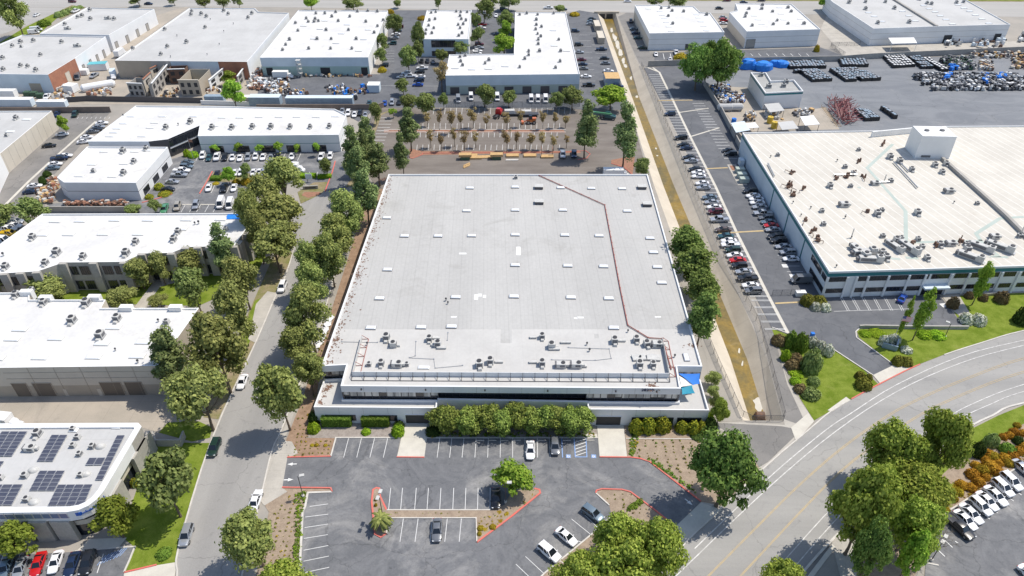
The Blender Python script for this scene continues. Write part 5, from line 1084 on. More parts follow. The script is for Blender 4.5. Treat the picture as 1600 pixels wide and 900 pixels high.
def fit_(kind, bb, amax):
    """ground point, crown radius and vertical stretch that put a crown over the photo box"""
    K = KIND[kind]; x0, y0, x1, y1 = bb; cx, cy = (x0 + x1) / 2, (y0 + y1) / 2; hc = 6.0; w, h = x1 - x0, y1 - y0; A0 = 0.0
    for _ in range(12):
        p = P(cx, cy, hc); s = FPX / depth_of(p); e = math.atan2(CAM_H - hc, p.y); lean = A0 * math.cos(e) * s * abs(cx - 800) / (2000 - cy) * .8
        R_ = math.sqrt(max((w / 2) ** 2 - lean ** 2, (w * .26) ** 2)) / s
        vv = (h / 2 / s) ** 2 - (R_ * math.sin(e)) ** 2; A = math.sqrt(max(vv, (R_ * .55) ** 2)) / max(math.cos(e), .3); A = min(max(A, .6 * R_), amax * R_); A0 = (A0 + A) / 2
        S = A / K['a']; hc = (K['c'] + K['a']) * S
    p = P(cx, cy, hc); return Vector((p.x, p.y, 0)), R_ * 1.13, S * 1.03
ORD = ['first', 'second', 'third', 'fourth', 'fifth', 'sixth', 'seventh', 'eighth', 'ninth', 'tenth', 'eleventh', 'twelfth', 'thirteenth', 'fourteenth', 'fifteenth', 'sixteenth', 'seventeenth', 'eighteenth', 'nineteenth', 'twentieth', 'twenty-first', 'twenty-second', 'twenty-third', 'twenty-fourth', 'twenty-fifth', 'twenty-sixth', 'twenty-seventh', 'twenty-eighth', 'twenty-ninth', 'thirtieth', 'thirty-first', 'thirty-second', 'thirty-third', 'thirty-fourth', 'thirty-fifth', 'thirty-sixth']
def trees(look, where, items, frm='from the near end', group=None, kind=None, name='tree'):
    """look + ordinal + where, each label naming one tree; items are photo boxes, listed in the order counted"""
    n = len(items)
    for i, it in enumerate(items):
        k = it[4] if len(it) > 4 else kind; lk = it[5] if len(it) > 5 else look
        lb = f'{lk} {where}' if n == 1 else (f'{ORD[i]} {lk} {where}, {frm}')
        if len(lb.split()) > 16: print('LONG', lb)
        p, R_, S = fit(k, it[:4]); R_ *= .66 if k == 'poplar' else 1; place_tree(k, p, R_, S, lb, group, name=name)
trees('olive-green street tree', 'left of the side street', [(268, 556, 354, 664), (295, 484, 380, 602), (335, 440, 396, 534), (350, 398, 406, 474), (394, 344, 462, 418), (396, 298, 474, 370), (408, 243, 470, 318), (366, 282, 408, 370), (388, 270, 440, 340), (380, 326, 420, 400)], 'from the near end', 'trees left of the side street', 'olive')
trees('tall blue-green conifer', 'beside the dock building roof', [(224, 505, 296, 602)], kind='pine')
trees('green leafy tree', 'before the office with concrete piers', [(274, 412, 326, 478)], kind='green'); trees('slender tall tree', 'against the end of the pier-fronted office', [(322, 343, 368, 420)], kind='pine')
trees('small brownish tree', 'along the front of the pier-fronted office', [(-14, 424, 26, 462), (12, 417, 47, 452), (40, 421, 98, 462), (195, 399, 236, 446), (232, 392, 265, 438), (270, 379, 322, 426)], 'from the left', 'small trees at the pier-fronted office', 'olive')
trees('rounded brown-green shrub tree', 'in the court behind the dock building', [(168, 445, 208, 480), (234, 455, 262, 480), (52, 440, 97, 470)], 'from the middle', 'court shrubs', 'olive')
trees('dark olive tree', 'in the mulch strip beside the big warehouse', [(400, 554, 472, 662), (456, 546, 506, 612), (438, 508, 486, 568), (450, 444, 512, 540), (464, 410, 508, 470), (464, 376, 506, 450), (490, 360, 538, 438), (500, 330, 554, 400), (514, 296, 566, 372)], 'from the near end', 'trees in the mulch strip', 'ash')
trees('tall dark pine', 'at the back left corner of the warehouse', [(547, 258, 594, 342), (566, 220, 612, 282), (530, 192, 572, 280), (613, 203, 641, 268), (620, 164, 658, 226), (556, 178, 590, 244), (540, 224, 580, 300), (552, 200, 584, 262)], 'from the near end', 'pines at the back corner', 'pine')
trees('light green tree', 'among the pines behind the studio yard', [(576, 158, 597, 188), (626, 143, 650, 170), (646, 140, 680, 176), (686, 144, 699, 166)], 'from the left', 'light trees behind the studio', 'green')
trees('broad dark conifer', 'standing at the right end of the back lot', [(896, 154, 936, 234), (956, 156, 1001, 250)], 'from the left', 'conifers of the back lot', 'pine')
trees('small leafy tree', 'by the channel at the warehouse corner', [(991, 244, 1016, 274)], kind='green')
trees('dense rounded pine', 'between the warehouse and the channel', [(1077, 452, 1122, 533), (1074, 418, 1120, 478), (1058, 384, 1114, 448), (1047, 350, 1096, 410)], 'from the near end', 'pines beside the channel', 'canary')
trees('big dark spreading tree', 'at the yard wall beside the channel', [(1066, 72, 1118, 132), (1098, 62, 1157, 131), (1082, 66, 1130, 122)], 'from the left', 'yard wall trees', 'dark')
trees('large dark oak', 'shading the exit driveway', [(1082, 672, 1188, 792)], kind='dark'); trees('bright green tree', 'in the tip of the parking island', [(777, 722, 833, 774)], kind='bright')
trees('big green tree', 'between the slanted stalls and the avenue', [(926, 792, 1010, 880), (985, 806, 1068, 900), (922, 845, 1030, 940), (862, 864, 948, 940)], 'from the top left', 'trees by the slanted stalls', 'oak')
trees('large yellow-green tree', 'in the grove beyond the avenue', [(1352, 652, 1440, 748), (1425, 644, 1512, 752), (1304, 735, 1402, 860), (1385, 716, 1486, 812), (1385, 770, 1466, 860), (1372, 690, 1450, 770), (1345, 720, 1420, 800), (1330, 820, 1392, 910, 'dark')], 'from the far edge', 'grove beyond the avenue', 'oak')
trees('small leafy tree', 'at the edge of the grove near the bare tree', [(1400, 832, 1450, 905)], kind='bright'); trees('cropped green tree', 'at the bottom edge beside the avenue', [(1190, 880, 1266, 950)], kind='oak')
trees('pale green rounded tree', 'on the lawn by the solar office', [(217, 700, 296, 800)], kind='green'); trees('lime green bushy tree', 'against the curved corner of the solar office', [(145, 776, 209, 842)], kind='yellow'); trees('lime green bushy tree', 'in front of the solar office piers', [(-6, 816, 58, 874)], kind='yellow')
trees('grey-olive rounded tree', 'in the bed beside the lot entrance', [(352, 790, 438, 886)], kind='ash'); trees('green tree', 'at the bottom edge by the left stalls', [(392, 876, 482, 960)], kind='oak')
trees('slender pointed tree', 'on the lawn by the flagpole', [(1403, 456, 1430, 533)], kind='poplar'); trees('leaning bright green tree', 'on the lawn before the factory', [(1424, 448, 1468, 522)], kind='poplar'); trees('yellow-green young tree', 'at the factory entrance', [(1518, 404, 1558, 468)], kind='poplar')
trees('bright green tree', 'behind the long office by the channel', [(930, 132, 981, 168)], kind='bright'); trees('rounded tree', 'along the fence of the long office', [(741, 129, 773, 162), (784, 139, 806, 164), (858, 140, 880, 168), (879, 133, 911, 166)], 'from the left', 'trees at the long office fence', 'green')
trees('bright green round tree', 'beside the stage-set yard', [(345, 124, 382, 164)], kind='bright'); trees('yellow bush tree', 'behind the round tree of the set yard', [(346, 110, 370, 130)], kind='yellow')
trees('small round tree', 'in the cream warehouse side lot', [(89, 180, 108, 206)], kind='bright'); trees('green tree', 'by the parked vehicles at the left edge', [(24, 306, 68, 350), (-22, 316, 23, 350)], 'from the right', 'trees at the left edge', 'green')
trees('green tree', 'along the drive of the small office block', [(602, 18, 626, 52), (587, 52, 608, 78), (586, 74, 606, 97), (624, 68, 651, 108), (644, 30, 662, 78), (644, 62, 661, 92), (618, 122, 641, 144), (677, 96, 701, 128, 'sparseg'), (682, 74, 700, 95), (707, 61, 732, 84)], 'from the far left', 'trees round the small office block', 'green')
trees('leafy tree', 'in the court of the long office', [(742, -2, 770, 30), (736, 17, 752, 42), (737, 42, 758, 68), (779, 15, 802, 44), (782, 33, 801, 58, 'bright'), (771, 54, 805, 86, 'bright')], 'from the far left', 'court trees of the long office', 'green')
trees('street tree', 'along the far road', [(-2, -18, 42, 46, 'ash'), (204, -9, 226, 7), (262, -10, 278, 5), (308, -8, 328, 10), (335, -8, 358, 11), (364, -8, 380, 9), (474, -5, 496, 13, 'bright'), (537, -6, 566, 14), (615, -2, 627, 10), (680, -4, 690, 11), (762, -8, 777, 8), (781, -9, 808, 12), (866, 6, 883, 18), (1012, -6, 1036, 6), (1040, -6, 1074, 7), (1279, -4, 1298, 12, 'bright')], 'from the left', 'street trees of the far road', 'green')
UP = [(661, 175, 674, 190), (680, 170, 691, 192), (696, 168, 712, 194), (714, 174, 725, 192), (730, 168, 748, 190), (753, 178, 767, 194), (784, 174, 800, 193), (807, 172, 820, 190), (842, 171, 855, 191), (861, 174, 874, 191), (878, 181, 890, 194)]
LO = [(665, 203, 679, 222), (683, 207, 695, 226), (703, 201, 716, 220), (717, 203, 733, 225), (737, 205, 749, 222), (784, 202, 800, 225), (801, 205, 813, 224), (820, 206, 837, 225), (840, 206, 854, 225), (859, 211, 872, 228), (879, 211, 892, 225)]
trees('thin young tree', 'in the upper row of the back lot', [u + (('sparse',) if i % 3 != 1 else ('sparseg',)) for i, u in enumerate(UP)], 'from the left', 'young trees of the back lot', 'sparse')
trees('thin young tree', 'in the lower row of the back lot', [u + (('sparseg',) if i % 3 != 1 else ('sparse',)) for i, u in enumerate(LO)], 'from the left', 'young trees of the back lot', 'sparse')
trees('young green tree', 'before the wall of the L-shaped office', [(327, 225, 340, 238), (366, 222, 380, 238), (399, 225, 412, 238), (428, 221, 443, 238), (459, 224, 471, 238), (489, 222, 502, 238)], 'from the left', 'young trees at the L-shaped office', 'young')
trees('small tree', 'in the planted islands of the left lot', [(346, 260, 364, 284, 'bright'), (375, 254, 394, 280), (500, 247, 520, 272), (230, 310, 250, 332), (608, 168, 620, 180, 'young'), (197, 316, 220, 334)], 'from the middle', 'island trees of the left lot', 'green')
trees('small tree', 'by the side path between warehouse and channel', [(1103, 578, 1126, 602), (1104, 600, 1122, 620), (1112, 622, 1140, 660, 'oak'), (1108, 612, 1124, 640)], 'from the far end', 'path trees beside the channel', 'ash')
for i in range(9): trees('clipped tree', 'in the hedge row before the warehouse', [(665 + 20.3 * j, 632 + (j % 2), 707 + 20.3 * j, 676) for j in range(12)], 'from the left', 'hedge trees before the warehouse', 'hedge') if i == 0 else None
# palm in the parking island
def palm(px, py, h, Rr):
    base = P(px, py, .1); o = thing('palm_tree', 'short palm tree with arching fronds in the left tip of the parking island', 'palm tree', base); mb = MB(); mb.tube([base, base + Vector((.05, .1, h * .5)), base + Vector((0, .1, h))], [.32, .24, .2], 8); mb.build('trunk', MAT['bark'], o)
    mb = MB(); r = random.Random(4); top = base + Vector((0, .1, h))
    for k in range(44):
        a = r.uniform(0, 6.28); up = r.uniform(-.35, 1.0); L_ = Rr * r.uniform(.8, 1.1); prev = top; w = .34; side = Vector((-math.sin(a), math.cos(a), 0)); pts = []
        for j in range(6):
            t = j / 5; pts.append(top + Vector((math.cos(a) * L_ * t, math.sin(a) * L_ * t, L_ * (up * t * .8 - .9 * t * t))))
        for j in range(5):
            w0, w1 = w * math.sin(math.pi * (j / 5 * .85 + .12)), w * math.sin(math.pi * ((j + 1) / 5 * .85 + .12)); d0 = Vector((0, 0, -.12))
            mb.add([pts[j] + side * w0 + d0, pts[j], pts[j + 1], pts[j + 1] + side * w1 + d0], [(0, 1, 2, 3)]); mb.add([pts[j], pts[j] - side * w0 + d0, pts[j + 1] - side * w1 + d0, pts[j + 1]], [(0, 1, 2, 3)])
    mb.build('fronds', MAT['leaf_ash'], o)
palm(597, 824, 3.0, 2.3)
# leafless tree by the lower right lot
def bare(px, py, h):
    base = P(px, py, 0); mb = MB(); r = random.Random(9)
    def grow(p, d, L_, w, n):
        e = p + d * L_; m = p.lerp(e, .5) + Vector((r.uniform(-.1, .1), r.uniform(-.1, .1), 0)) * L_; mb.tube([p, m, e], [w, w * .8, w * .6], 5, cap=False)
        if n == 0: return
        for k in range(3 if n > 1 else 4):
            q = (d + Vector((r.gauss(0, .55), r.gauss(0, .55), r.gauss(.1, .35)))).normalized(); grow(m.lerp(e, r.uniform(.2, 1)), q, L_ * r.uniform(.6, .85), w * .55, n - 1)
    grow(base, Vector((.05, 0, 1)), h * .32, .22, 5); o = mb.build('bare_tree', MAT['bark_pale'], None, base); tag(o, 'leafless grey tree by the dark pickup in the lower right lot', 'tree')
bare(1448, 872, 9.5)
# ---- shrubs
SHR = {}
def shrub_mesh(leaf, v, dense=900, ls=.11):
    key = (leaf, v, dense)
    if key in SHR: return SHR[key]
    r = random.Random(v * 13 + len(leaf)); mb = MB()
    for _ in range(dense):
        d = Vector((r.gauss(0, 1), r.gauss(0, 1), abs(r.gauss(0, 1)) + .02)).normalized(); k = r.uniform(.75, 1.03) + .10 * math.sin(d.x * 6 + v) * math.cos(d.y * 5)
        nr = (d + Vector((r.gauss(0, .4), r.gauss(0, .4), r.gauss(0, .3)))).normalized(); leaf_quad(mb, Vector((d.x * k, d.y * k, d.z * k)), nr, ls * r.uniform(.7, 1.3), r)
    mb.ball((0, 0, 0), (.8, .8, .8), 10, 5); SHR[key] = mb.mesh('shrub', MAT['sh_' + leaf]); return SHR[key]
def shrub(bb, leaf, label, group=None, h=None, name='shrub', dense=900, ls=.11):
    x0, y0, x1, y1 = bb; cx, cy = (x0 + x1) / 2, (y0 + y1) / 2; p = P(cx, cy, .4); s = FPX / depth_of(p); R_ = (x1 - x0) / 2 / s
    e = math.atan2(CAM_H, p.y); V = (y1 - y0) / s; Hh = h if h else max(.35 * R_, min(2.6 * R_, (V - R_ * 1.3 * math.sin(e)) / math.cos(e)))
    p = P(cx, cy, Hh * .42); o = bpy.data.objects.new(name, shrub_mesh(leaf, rnd.randrange(2), dense, ls)); COL.objects.link(o); o.location = (p.x, p.y, 0.02); o.rotation_euler = (0, 0, rnd.uniform(0, 6)); Ry = R_
    o.scale = (R_, Ry, Hh); tag(o, label, 'shrub', group); return o
def shrubs(look, where, leaf, items, frm='from the left', group=None, **k):
    for i, bb in enumerate(items): shrub(bb, leaf, f'{look} {where}' if len(items) == 1 else f'{ORD[i]} {look} {where}, {frm}', group, **k)
shrubs('bright green mounded shrub', 'at the head of the channel-side lawn', 'green', [(1226, 514, 1248, 548), (1240, 518, 1264, 552)], group='green shrubs on the channel-side lawn')
shrubs('tall pale green clipped shrub', 'on the channel-side lawn', 'pale', [(1254, 541, 1285, 588)]); shrubs('small pale round shrub', 'on the channel-side lawn', 'pale', [(1262, 586, 1282, 604)]); shrubs('wide pale round shrub', 'nearest the avenue on the channel-side lawn', 'pale', [(1253, 601, 1283, 626)])
shrubs('white-flowering shrub', 'along the factory driveway', 'white', [(1260, 524, 1280, 545), (1272, 530, 1292, 552), (1285, 536, 1304, 558)], group='white-flowering shrubs at the driveway')
shrubs('reddish round shrub', 'beside the paved strip along the channel', 'red', [(1206, 520, 1230, 542), (1234, 550, 1255, 568), (1227, 560, 1250, 580), (1241, 598, 1262, 616)], 'from the far end', 'reddish shrubs along the channel')
shrubs('low light green shrub', 'among the reddish ones by the channel', 'lime', [(1232, 576, 1256, 590), (1234, 588, 1252, 602), (1220, 545, 1236, 566)], 'from the middle', 'low green shrubs by the channel')
shrubs('broad olive-red shrub', 'in the island before the factory corner', 'olive', [(1251, 458, 1274, 480), (1268, 459, 1293, 481)], group='island shrubs at the factory corner'); shrubs('white-flowering shrub', 'in the island before the factory corner', 'white', [(1266, 471, 1283, 487), (1281, 472, 1299, 488)], group='island flowers at the factory corner')
shrubs('olive-brown rounded shrub', 'at the lawn tip beside the factory driveway', 'olive', [(1336, 579, 1353, 594), (1337, 587, 1363, 611), (1352, 583, 1364, 596)], group='shrubs at the lawn tip')
shrubs('wide olive-brown shrub', 'near the flagpole sign', 'olive', [(1394, 554, 1412, 573), (1406, 555, 1427, 574)], group='shrubs near the flagpole'); shrubs('white-flowering mound', 'around the foot of the flagpole', 'white', [(1374, 522, 1394, 543), (1388, 520, 1408, 538), (1407, 539, 1426, 553)], group='white flowers at the flagpole')
shrubs('low bright hedge shrub', 'along the kerb of the factory lot', 'lime', [(1343, 515, 1362, 527), (1358, 514, 1384, 527), (1432, 514, 1456, 530), (1452, 515, 1478, 531)], group='hedge along the factory lot')
shrubs('pink-white shrub', 'beside the walk to the factory', 'white', [(1500, 487, 1522, 508), (1518, 488, 1542, 510)], group='pink shrubs at the factory walk'); shrubs('red-tinted shrub', 'beside the walk to the factory', 'red', [(1481, 462, 1499, 484), (1508, 454, 1522, 468), (1530, 458, 1544, 472)], group='red shrubs at the factory walk'); shrubs('brownish shrub', 'by the low bench wall at the factory', 'sh_' and 'red', [(1556, 453, 1577, 476)]); shrubs('dark round shrub', 'cut by the right edge of the lawn', 'dark', [(1587, 478, 1612, 510)])
r = random.Random(21); OB = []
for x, y, w in [(1475, 758, 15), (1487, 762, 18), (1498, 768, 17), (1490, 778, 16), (1503, 757, 20), (1462, 775, 13), (1470, 785, 15), (1478, 795, 14), (1465, 797, 12), (1480, 770, 12), (1520, 740, 22), (1530, 752, 20), (1518, 762, 18), (1541, 745, 15), (1535, 733, 22), (1548, 728, 26), (1558, 735, 22), (1525, 726, 16), (1545, 708, 18), (1552, 712, 20), (1540, 717, 15), (1570, 715, 20), (1576, 722, 18), (1582, 711, 20), (1592, 704, 18), (1568, 682, 14), (1578, 680, 15), (1586, 674, 16), (1598, 676, 14), (1590, 664, 12), (1512, 704, 12), (1560, 723, 16), (1600, 695, 16)]:
    OB.append((x - w / 2, y - w * .42, x + w / 2, y + w * .42))
OB.sort(key=lambda q: q[0])
for i, bb in enumerate(OB): shrub(bb, 'orange' if bb[0] > 1490 and i % 5 else 'gold', f'{ORD[i]} orange-gold shrub in the bed above the white cars, counted from the left', 'orange shrubs above the white cars')
shrubs('grey-green open shrub', 'between lawn and orange bed', 'pale', [(1540, 675, 1562, 700)]); shrubs('dark feathery shrub', 'at the top of the orange bed', 'dark', [(1518, 688, 1540, 716)]); shrubs('olive shrub', 'among the orange ones at the right', 'green', [(1562, 690, 1588, 712)]); shrubs('black-green shrub', 'at the right edge of the orange bed', 'dark', [(1583, 680, 1601, 696)])
shrubs('yellow-leaved shrub', 'before the right wing of the warehouse', 'yellow', [(983, 652, 1006, 680), (1002, 651, 1026, 680), (1022, 649, 1049, 678), (1055, 655, 1077, 678), (1073, 656, 1095, 680), (1088, 655, 1104, 680)], group='yellow shrubs at the right wing')
shrubs('dark green shrub', 'behind the yellow ones at the right wing', 'dark', [(1036, 648, 1052, 668), (1100, 648, 1122, 682), (986, 676, 998, 684), (1078, 676, 1100, 686)], group='dark shrubs at the right wing'); shrubs('bright green shrub', 'at the outer corner of the right wing', 'lime', [(1104, 640, 1116, 662)])
shrubs('lime green mounded shrub', 'before the left wing of the warehouse', 'lime', [(479, 658, 500, 678), (564, 668, 580, 680), (611, 661, 632, 684)], group='lime shrubs at the left wing'); shrubs('dark shrub', 'in the shade left of the warehouse corner', 'dark', [(481, 640, 500, 664)]); shrubs('dark round shrub', 'beside the entrance paving', 'dark', [(664, 664, 690, 682), (614, 656, 632, 672)], group='dark shrubs at the entrance')
def hedge(px, z, label, leaf='dark', w=1.5):
    a, c = P(*px[0]), P(*px[1]); d = (c - a); L_ = d.length; ang = math.atan2(d.y, d.x); m = (a + c) / 2; r = random.Random(5); mb = MB()
    for k in range(int(L_ * 260)):
        f = r.choice('tttfffeb'); u = r.uniform(-L_ / 2, L_ / 2); v = r.uniform(-w / 2, w / 2); zz = r.uniform(.05, z)
        if f == 't': q, nr = (u, v, z), (0, 0, 1)
        elif f == 'f': q, nr = (u, -w / 2, zz), (0, -1, 0)
        elif f == 'e': q, nr = (r.choice((-1, 1)) * L_ / 2, v, zz), (1, 0, 0)
        else: q, nr = (u, w / 2, zz), (0, 1, 0)
        ca, sa = math.cos(ang), math.sin(ang); rot = lambda t: Vector((t[0] * ca - t[1] * sa, t[0] * sa + t[1] * ca, t[2]))
        leaf_quad(mb, rot(q) + m + Vector((r.gauss(0, .06), r.gauss(0, .06), r.gauss(0, .05))), (rot(nr) + Vector((r.gauss(0, .5), r.gauss(0, .5), r.gauss(0, .5)))).normalized(), .13, r)
    mb.box((m.x, m.y, 0), (L_ - .15, w - .15, z - .08), ang); tag(mb.build('hedge', MAT['sh_' + leaf], None, m), label, 'hedge', 'clipped hedges')
hedge([(504, 664), (550, 664)], 2.4, 'clipped dark hedge at the outer end of the left wing', 'green'); hedge([(566, 664), (609, 664)], 2.4, 'clipped dark hedge nearer the entrance of the left wing', 'green')
hedge([(462, 277), (494, 277)], 1.2, 'long yellow-green hedge behind the turning bulb', 'lime', 2.2); hedge([(497, 278), (518, 277)], 1.0, 'short bright hedge at the corner of the left lot', 'lime', 2); hedge([(330, 281), (347, 281)], 1.2, 'dark clipped hedge in the left lot island', 'green', 2.2)
shrubs('golden shrub', 'in the left lot island', 'gold', [(362, 279, 376, 289), (376, 277, 392, 290), (388, 276, 404, 288), (331, 284, 343, 289), (398, 278, 410, 288)], group='golden shrubs in the left lot'); shrubs('green-gold shrub', 'along the low white office', 'sh_' and 'yellow', [(240, 285, 256, 298), (246, 299, 268, 306), (226, 302, 240, 312)], group='shrubs along the low office'); shrubs('bright spreading shrub', 'at the glass corner of the L-shaped office', 'lime', [(286, 233, 298, 246), (294, 235, 310, 248)], group='shrubs at the glass corner')
shrubs('flower bush', 'in the planted bed of the far left corner', 'pale', [(84, 18, 98, 28), (93, 15, 106, 25), (101, 12, 114, 21), (110, 9, 124, 17), (120, 8, 130, 14)], group='bushes of the far left bed'); shrubs('rounded green bush', 'on the far left lawn', 'green', [(58, 30, 78, 42)])
shrubs('dry shrub', 'beside the far road islands', 'gold', [(604, 14, 616, 22), (608, 27, 618, 36), (890, 18, 906, 26), (652, 24, 668, 32), (590, 104, 604, 114), (560, 40, 562, 42), (1052, 82, 1076, 96), (1272, 70, 1281, 82)], group='dry shrubs by the far road'); shrubs('clipped oval shrub', 'on the lawn by the lower left lot', 'green', [(243, 857, 269, 871)], h=.9)
shrubs('golden shrub', 'in the head of the parking island', 'gold', [(584.5, 777, 590, 784), (584.5, 785, 590, 793)], group='golden shrubs in the island head'); shrubs('golden shrub', 'at the right end of the parking island', 'gold', [(745, 820, 757, 830), (752, 824, 764, 831), (764, 818, 776, 828), (775, 797, 786, 804), (786, 800, 797, 807), (745, 830, 753, 838), (776, 811, 788, 818)], group='golden shrubs at the island end')
shrubs('yellow flowering shrub', 'at the side wall of the solar office', 'yellow', [(203, 746, 217, 762)]); shrubs('small round bush', 'in the beds by the lot entrance', 'gold', [(484, 693, 491, 698), (491, 692, 498, 698), (505, 693, 512, 698)], group='small bushes by the entrance'); shrubs('roadside shrub', 'by the cream warehouse wall', 'dark', [(60, 275, 72, 290), (66, 266, 80, 278)], group='shrubs by the cream warehouse')
# ---- rows of small bedding plants: nobody would count them
def bedding(px, n, leafs, size, label_mat='sh_green', grid=None):
    w = [P(x, y).to_2d() for x, y in px]; xs = [p.x for p in w]; ys = [p.y for p in w]; r = random.Random(n); mb = MB(); k = 0; t = 0
    def inside(x, y):
        c = False
        for i in range(len(w)):
            p, q = w[i], w[i - 1]
            if (p.y > y) != (q.y > y) and x < (q.x - p.x) * (y - p.y) / (q.y - p.y) + p.x: c = not c
        return c
    spots = []
    if grid:
        x = min(xs)
        while x < max(xs):
            y = min(ys)
            while y < max(ys): spots.append((x + r.gauss(0, .12), y + r.gauss(0, .12))); y += grid[1]
            x += grid[0]
    else: spots = [(r.uniform(min(xs), max(xs)), r.uniform(min(ys), max(ys))) for _ in range(n * 3)]
    for x, y in spots:
        if k >= n or not inside(x, y) or r.random() < .12: continue
        k += 1; s = size * r.uniform(.5, 1.3)
        for _ in range(9):
            d = Vector((r.gauss(0, .6), r.gauss(0, .6), abs(r.gauss(.4, .4)))); leaf_quad(mb, Vector((x, y, .08)) + d * s * .55, (d + Vector((0, 0, .3))).normalized(), s * .42, r); mb.m[-1] = 0 if k % 5 else 1
    o = mb.build('ground_plants', [MAT['sh_' + leafs[0]], MAT['sh_' + leafs[1]]]); o['kind'] = 'stuff'; tag(o, label=None)
bedding([(462, 688), (522, 686), (516, 712), (450, 714)], 260, ('olive', 'gold'), .3, grid=(1.0, 1.0)); bedding([(985, 688), (1110, 688), (1130, 720), (1090, 776), (1015, 720), (984, 712)], 420, ('olive', 'green'), .38, grid=(1.9, .85))
bedding([(424, 785), (480, 768), (476, 800), (466, 900), (410, 900), (425, 820)], 420, ('olive', 'gold'), .33, grid=(1.1, 1.0)); bedding([(460, 770), (480, 768), (473, 800), (468, 890), (458, 890), (462, 800)], 240, ('green', 'lime'), .42); bedding([(984, 686), (998, 686), (990, 714), (984, 712)], 60, ('green', 'gold'), .4)
bedding([(612, 799), (760, 799), (760, 809), (612, 809)], 90, ('olive', 'green'), .3, grid=(1.2, .9)); bedding([(936, 768), (985, 771), (1020, 797), (1000, 810), (960, 800)], 80, ('olive', 'red'), .33, grid=(1.5, 1.1)); bedding([(1000, 780), (1006, 784), (985, 800), (978, 796)], 60, ('green', 'green'), .5); bedding([(748, 812), (790, 800), (838, 768), (840, 774), (800, 804), (750, 842)], 90, ('gold', 'green'), .36)
bedding([(505, 480), (520, 470), (505, 640), (492, 660), (488, 640)], 160, ('olive', 'green'), .35); bedding([(470, 640), (500, 650), (480, 690), (455, 690)], 120, ('olive', 'gold'), .34, grid=(1.1, 1.1)); bedding([(1010, 719), (1090, 774), (1086, 766), (1020, 715)], 150, ('green', 'green'), .45)
bedding([(668, 676), (930, 676), (930, 683), (668, 683)], 200, ('green', 'sh_' and 'gold'), .4); bedding([(1460, 790), (1600, 690), (1600, 722), (1480, 797)], 150, ('gold', 'olive'), .4)
# ================================================================ VEHICLES
def loft(mb, secs, mi=0, caps=True):
    n = len(secs[0]); vs = [v for s_ in secs for v in s_]; fs = []
    for i in range(len(secs) - 1):
        for k in range(n): fs.append((i * n + k, i * n + (k + 1) % n, (i + 1) * n + (k + 1) % n, (i + 1) * n + k))
    if caps: fs += [tuple(range(n))[::-1], tuple((len(secs) - 1) * n + k for k in range(n))]
    mb.add(vs, fs, mi)
def body_sec(x, w, zb, zs, zt):
    h = [(w * .86, zb), (w, zb + .14), (w, zs - .10), (w * .96, zs), (w * .70, zt), (w * .25, zt + .015)]
    return [(x, -y, z) for y, z in h] [::1] + [(x, y, z) for y, z in h[::-1]]
#            length stations: (x, half width, bottom, shoulder, top);  greenhouse: base/top outlines
CARS = {
 'sedan': dict(body=[(-2.35, .74, .42, .80, .88), (-2.2, .86, .26, .90, .97), (-1.5, .90, .22, .93, 1.0), (0, .91, .20, .92, .96), (1.0, .90, .20, .88, .94), (1.75, .86, .24, .78, .84), (2.25, .74, .32, .66, .72), (2.38, .60, .40, .58, .62)], gh=dict(b=(-1.75, 1.05, .80), t=(-.95, .30, .60), z=(.94, 1.44)), wb=(-1.38, 1.42), r=.33, L=4.75),
 'suv': dict(body=[(-2.3, .78, .50, .98, 1.06), (-2.2, .90, .34, 1.02, 1.10), (-1.5, .94, .28, 1.04, 1.10), (0, .95, .27, 1.02, 1.07), (1.0, .94, .27, 1.00, 1.06), (1.75, .91, .30, .93, 1.0), (2.22, .82, .36, .82, .88), (2.34, .70, .45, .72, .78)], gh=dict(b=(-2.22, 1.15, .86), t=(-1.95, .35, .68), z=(1.06, 1.70)), wb=(-1.38, 1.42), r=.38, L=4.7),
 'van': dict(body=[(-2.85, .90, .45, 1.0, 1.08), (-2.75, .98, .34, 1.1, 1.15), (-1.5, 1.0, .30, 1.12, 1.16), (1.0, 1.0, .30, 1.1, 1.15), (1.9, .98, .32, 1.05, 1.12), (2.5, .90, .36, .92, 1.0), (2.75, .76, .45, .80, .86)], gh=dict(b=(-2.8, 2.1, .96), t=(-2.72, 1.35, .82), z=(1.14, 2.35)), wb=(-1.75, 1.8), r=.38, L=5.7),
 'pickup': dict(body=[(-2.85, .86, .55, .98, 1.02), (-2.78, .94, .42, 1.02, 1.06), (-1.5, .96, .36, 1.02, 1.05), (-.75, .97, .34, 1.04, 1.10), (1.2, .97, .34, 1.04, 1.10), (2.1, .95, .36, .99, 1.06), (2.72, .88, .42, .90, .96), (2.82, .78, .5, .82, .86)], gh=dict(b=(-.95, 1.45, .87), t=(-.78, .75, .70), z=(1.08, 1.78)), wb=(-1.75, 1.85), r=.41, L=5.8),
}
CARM = {}
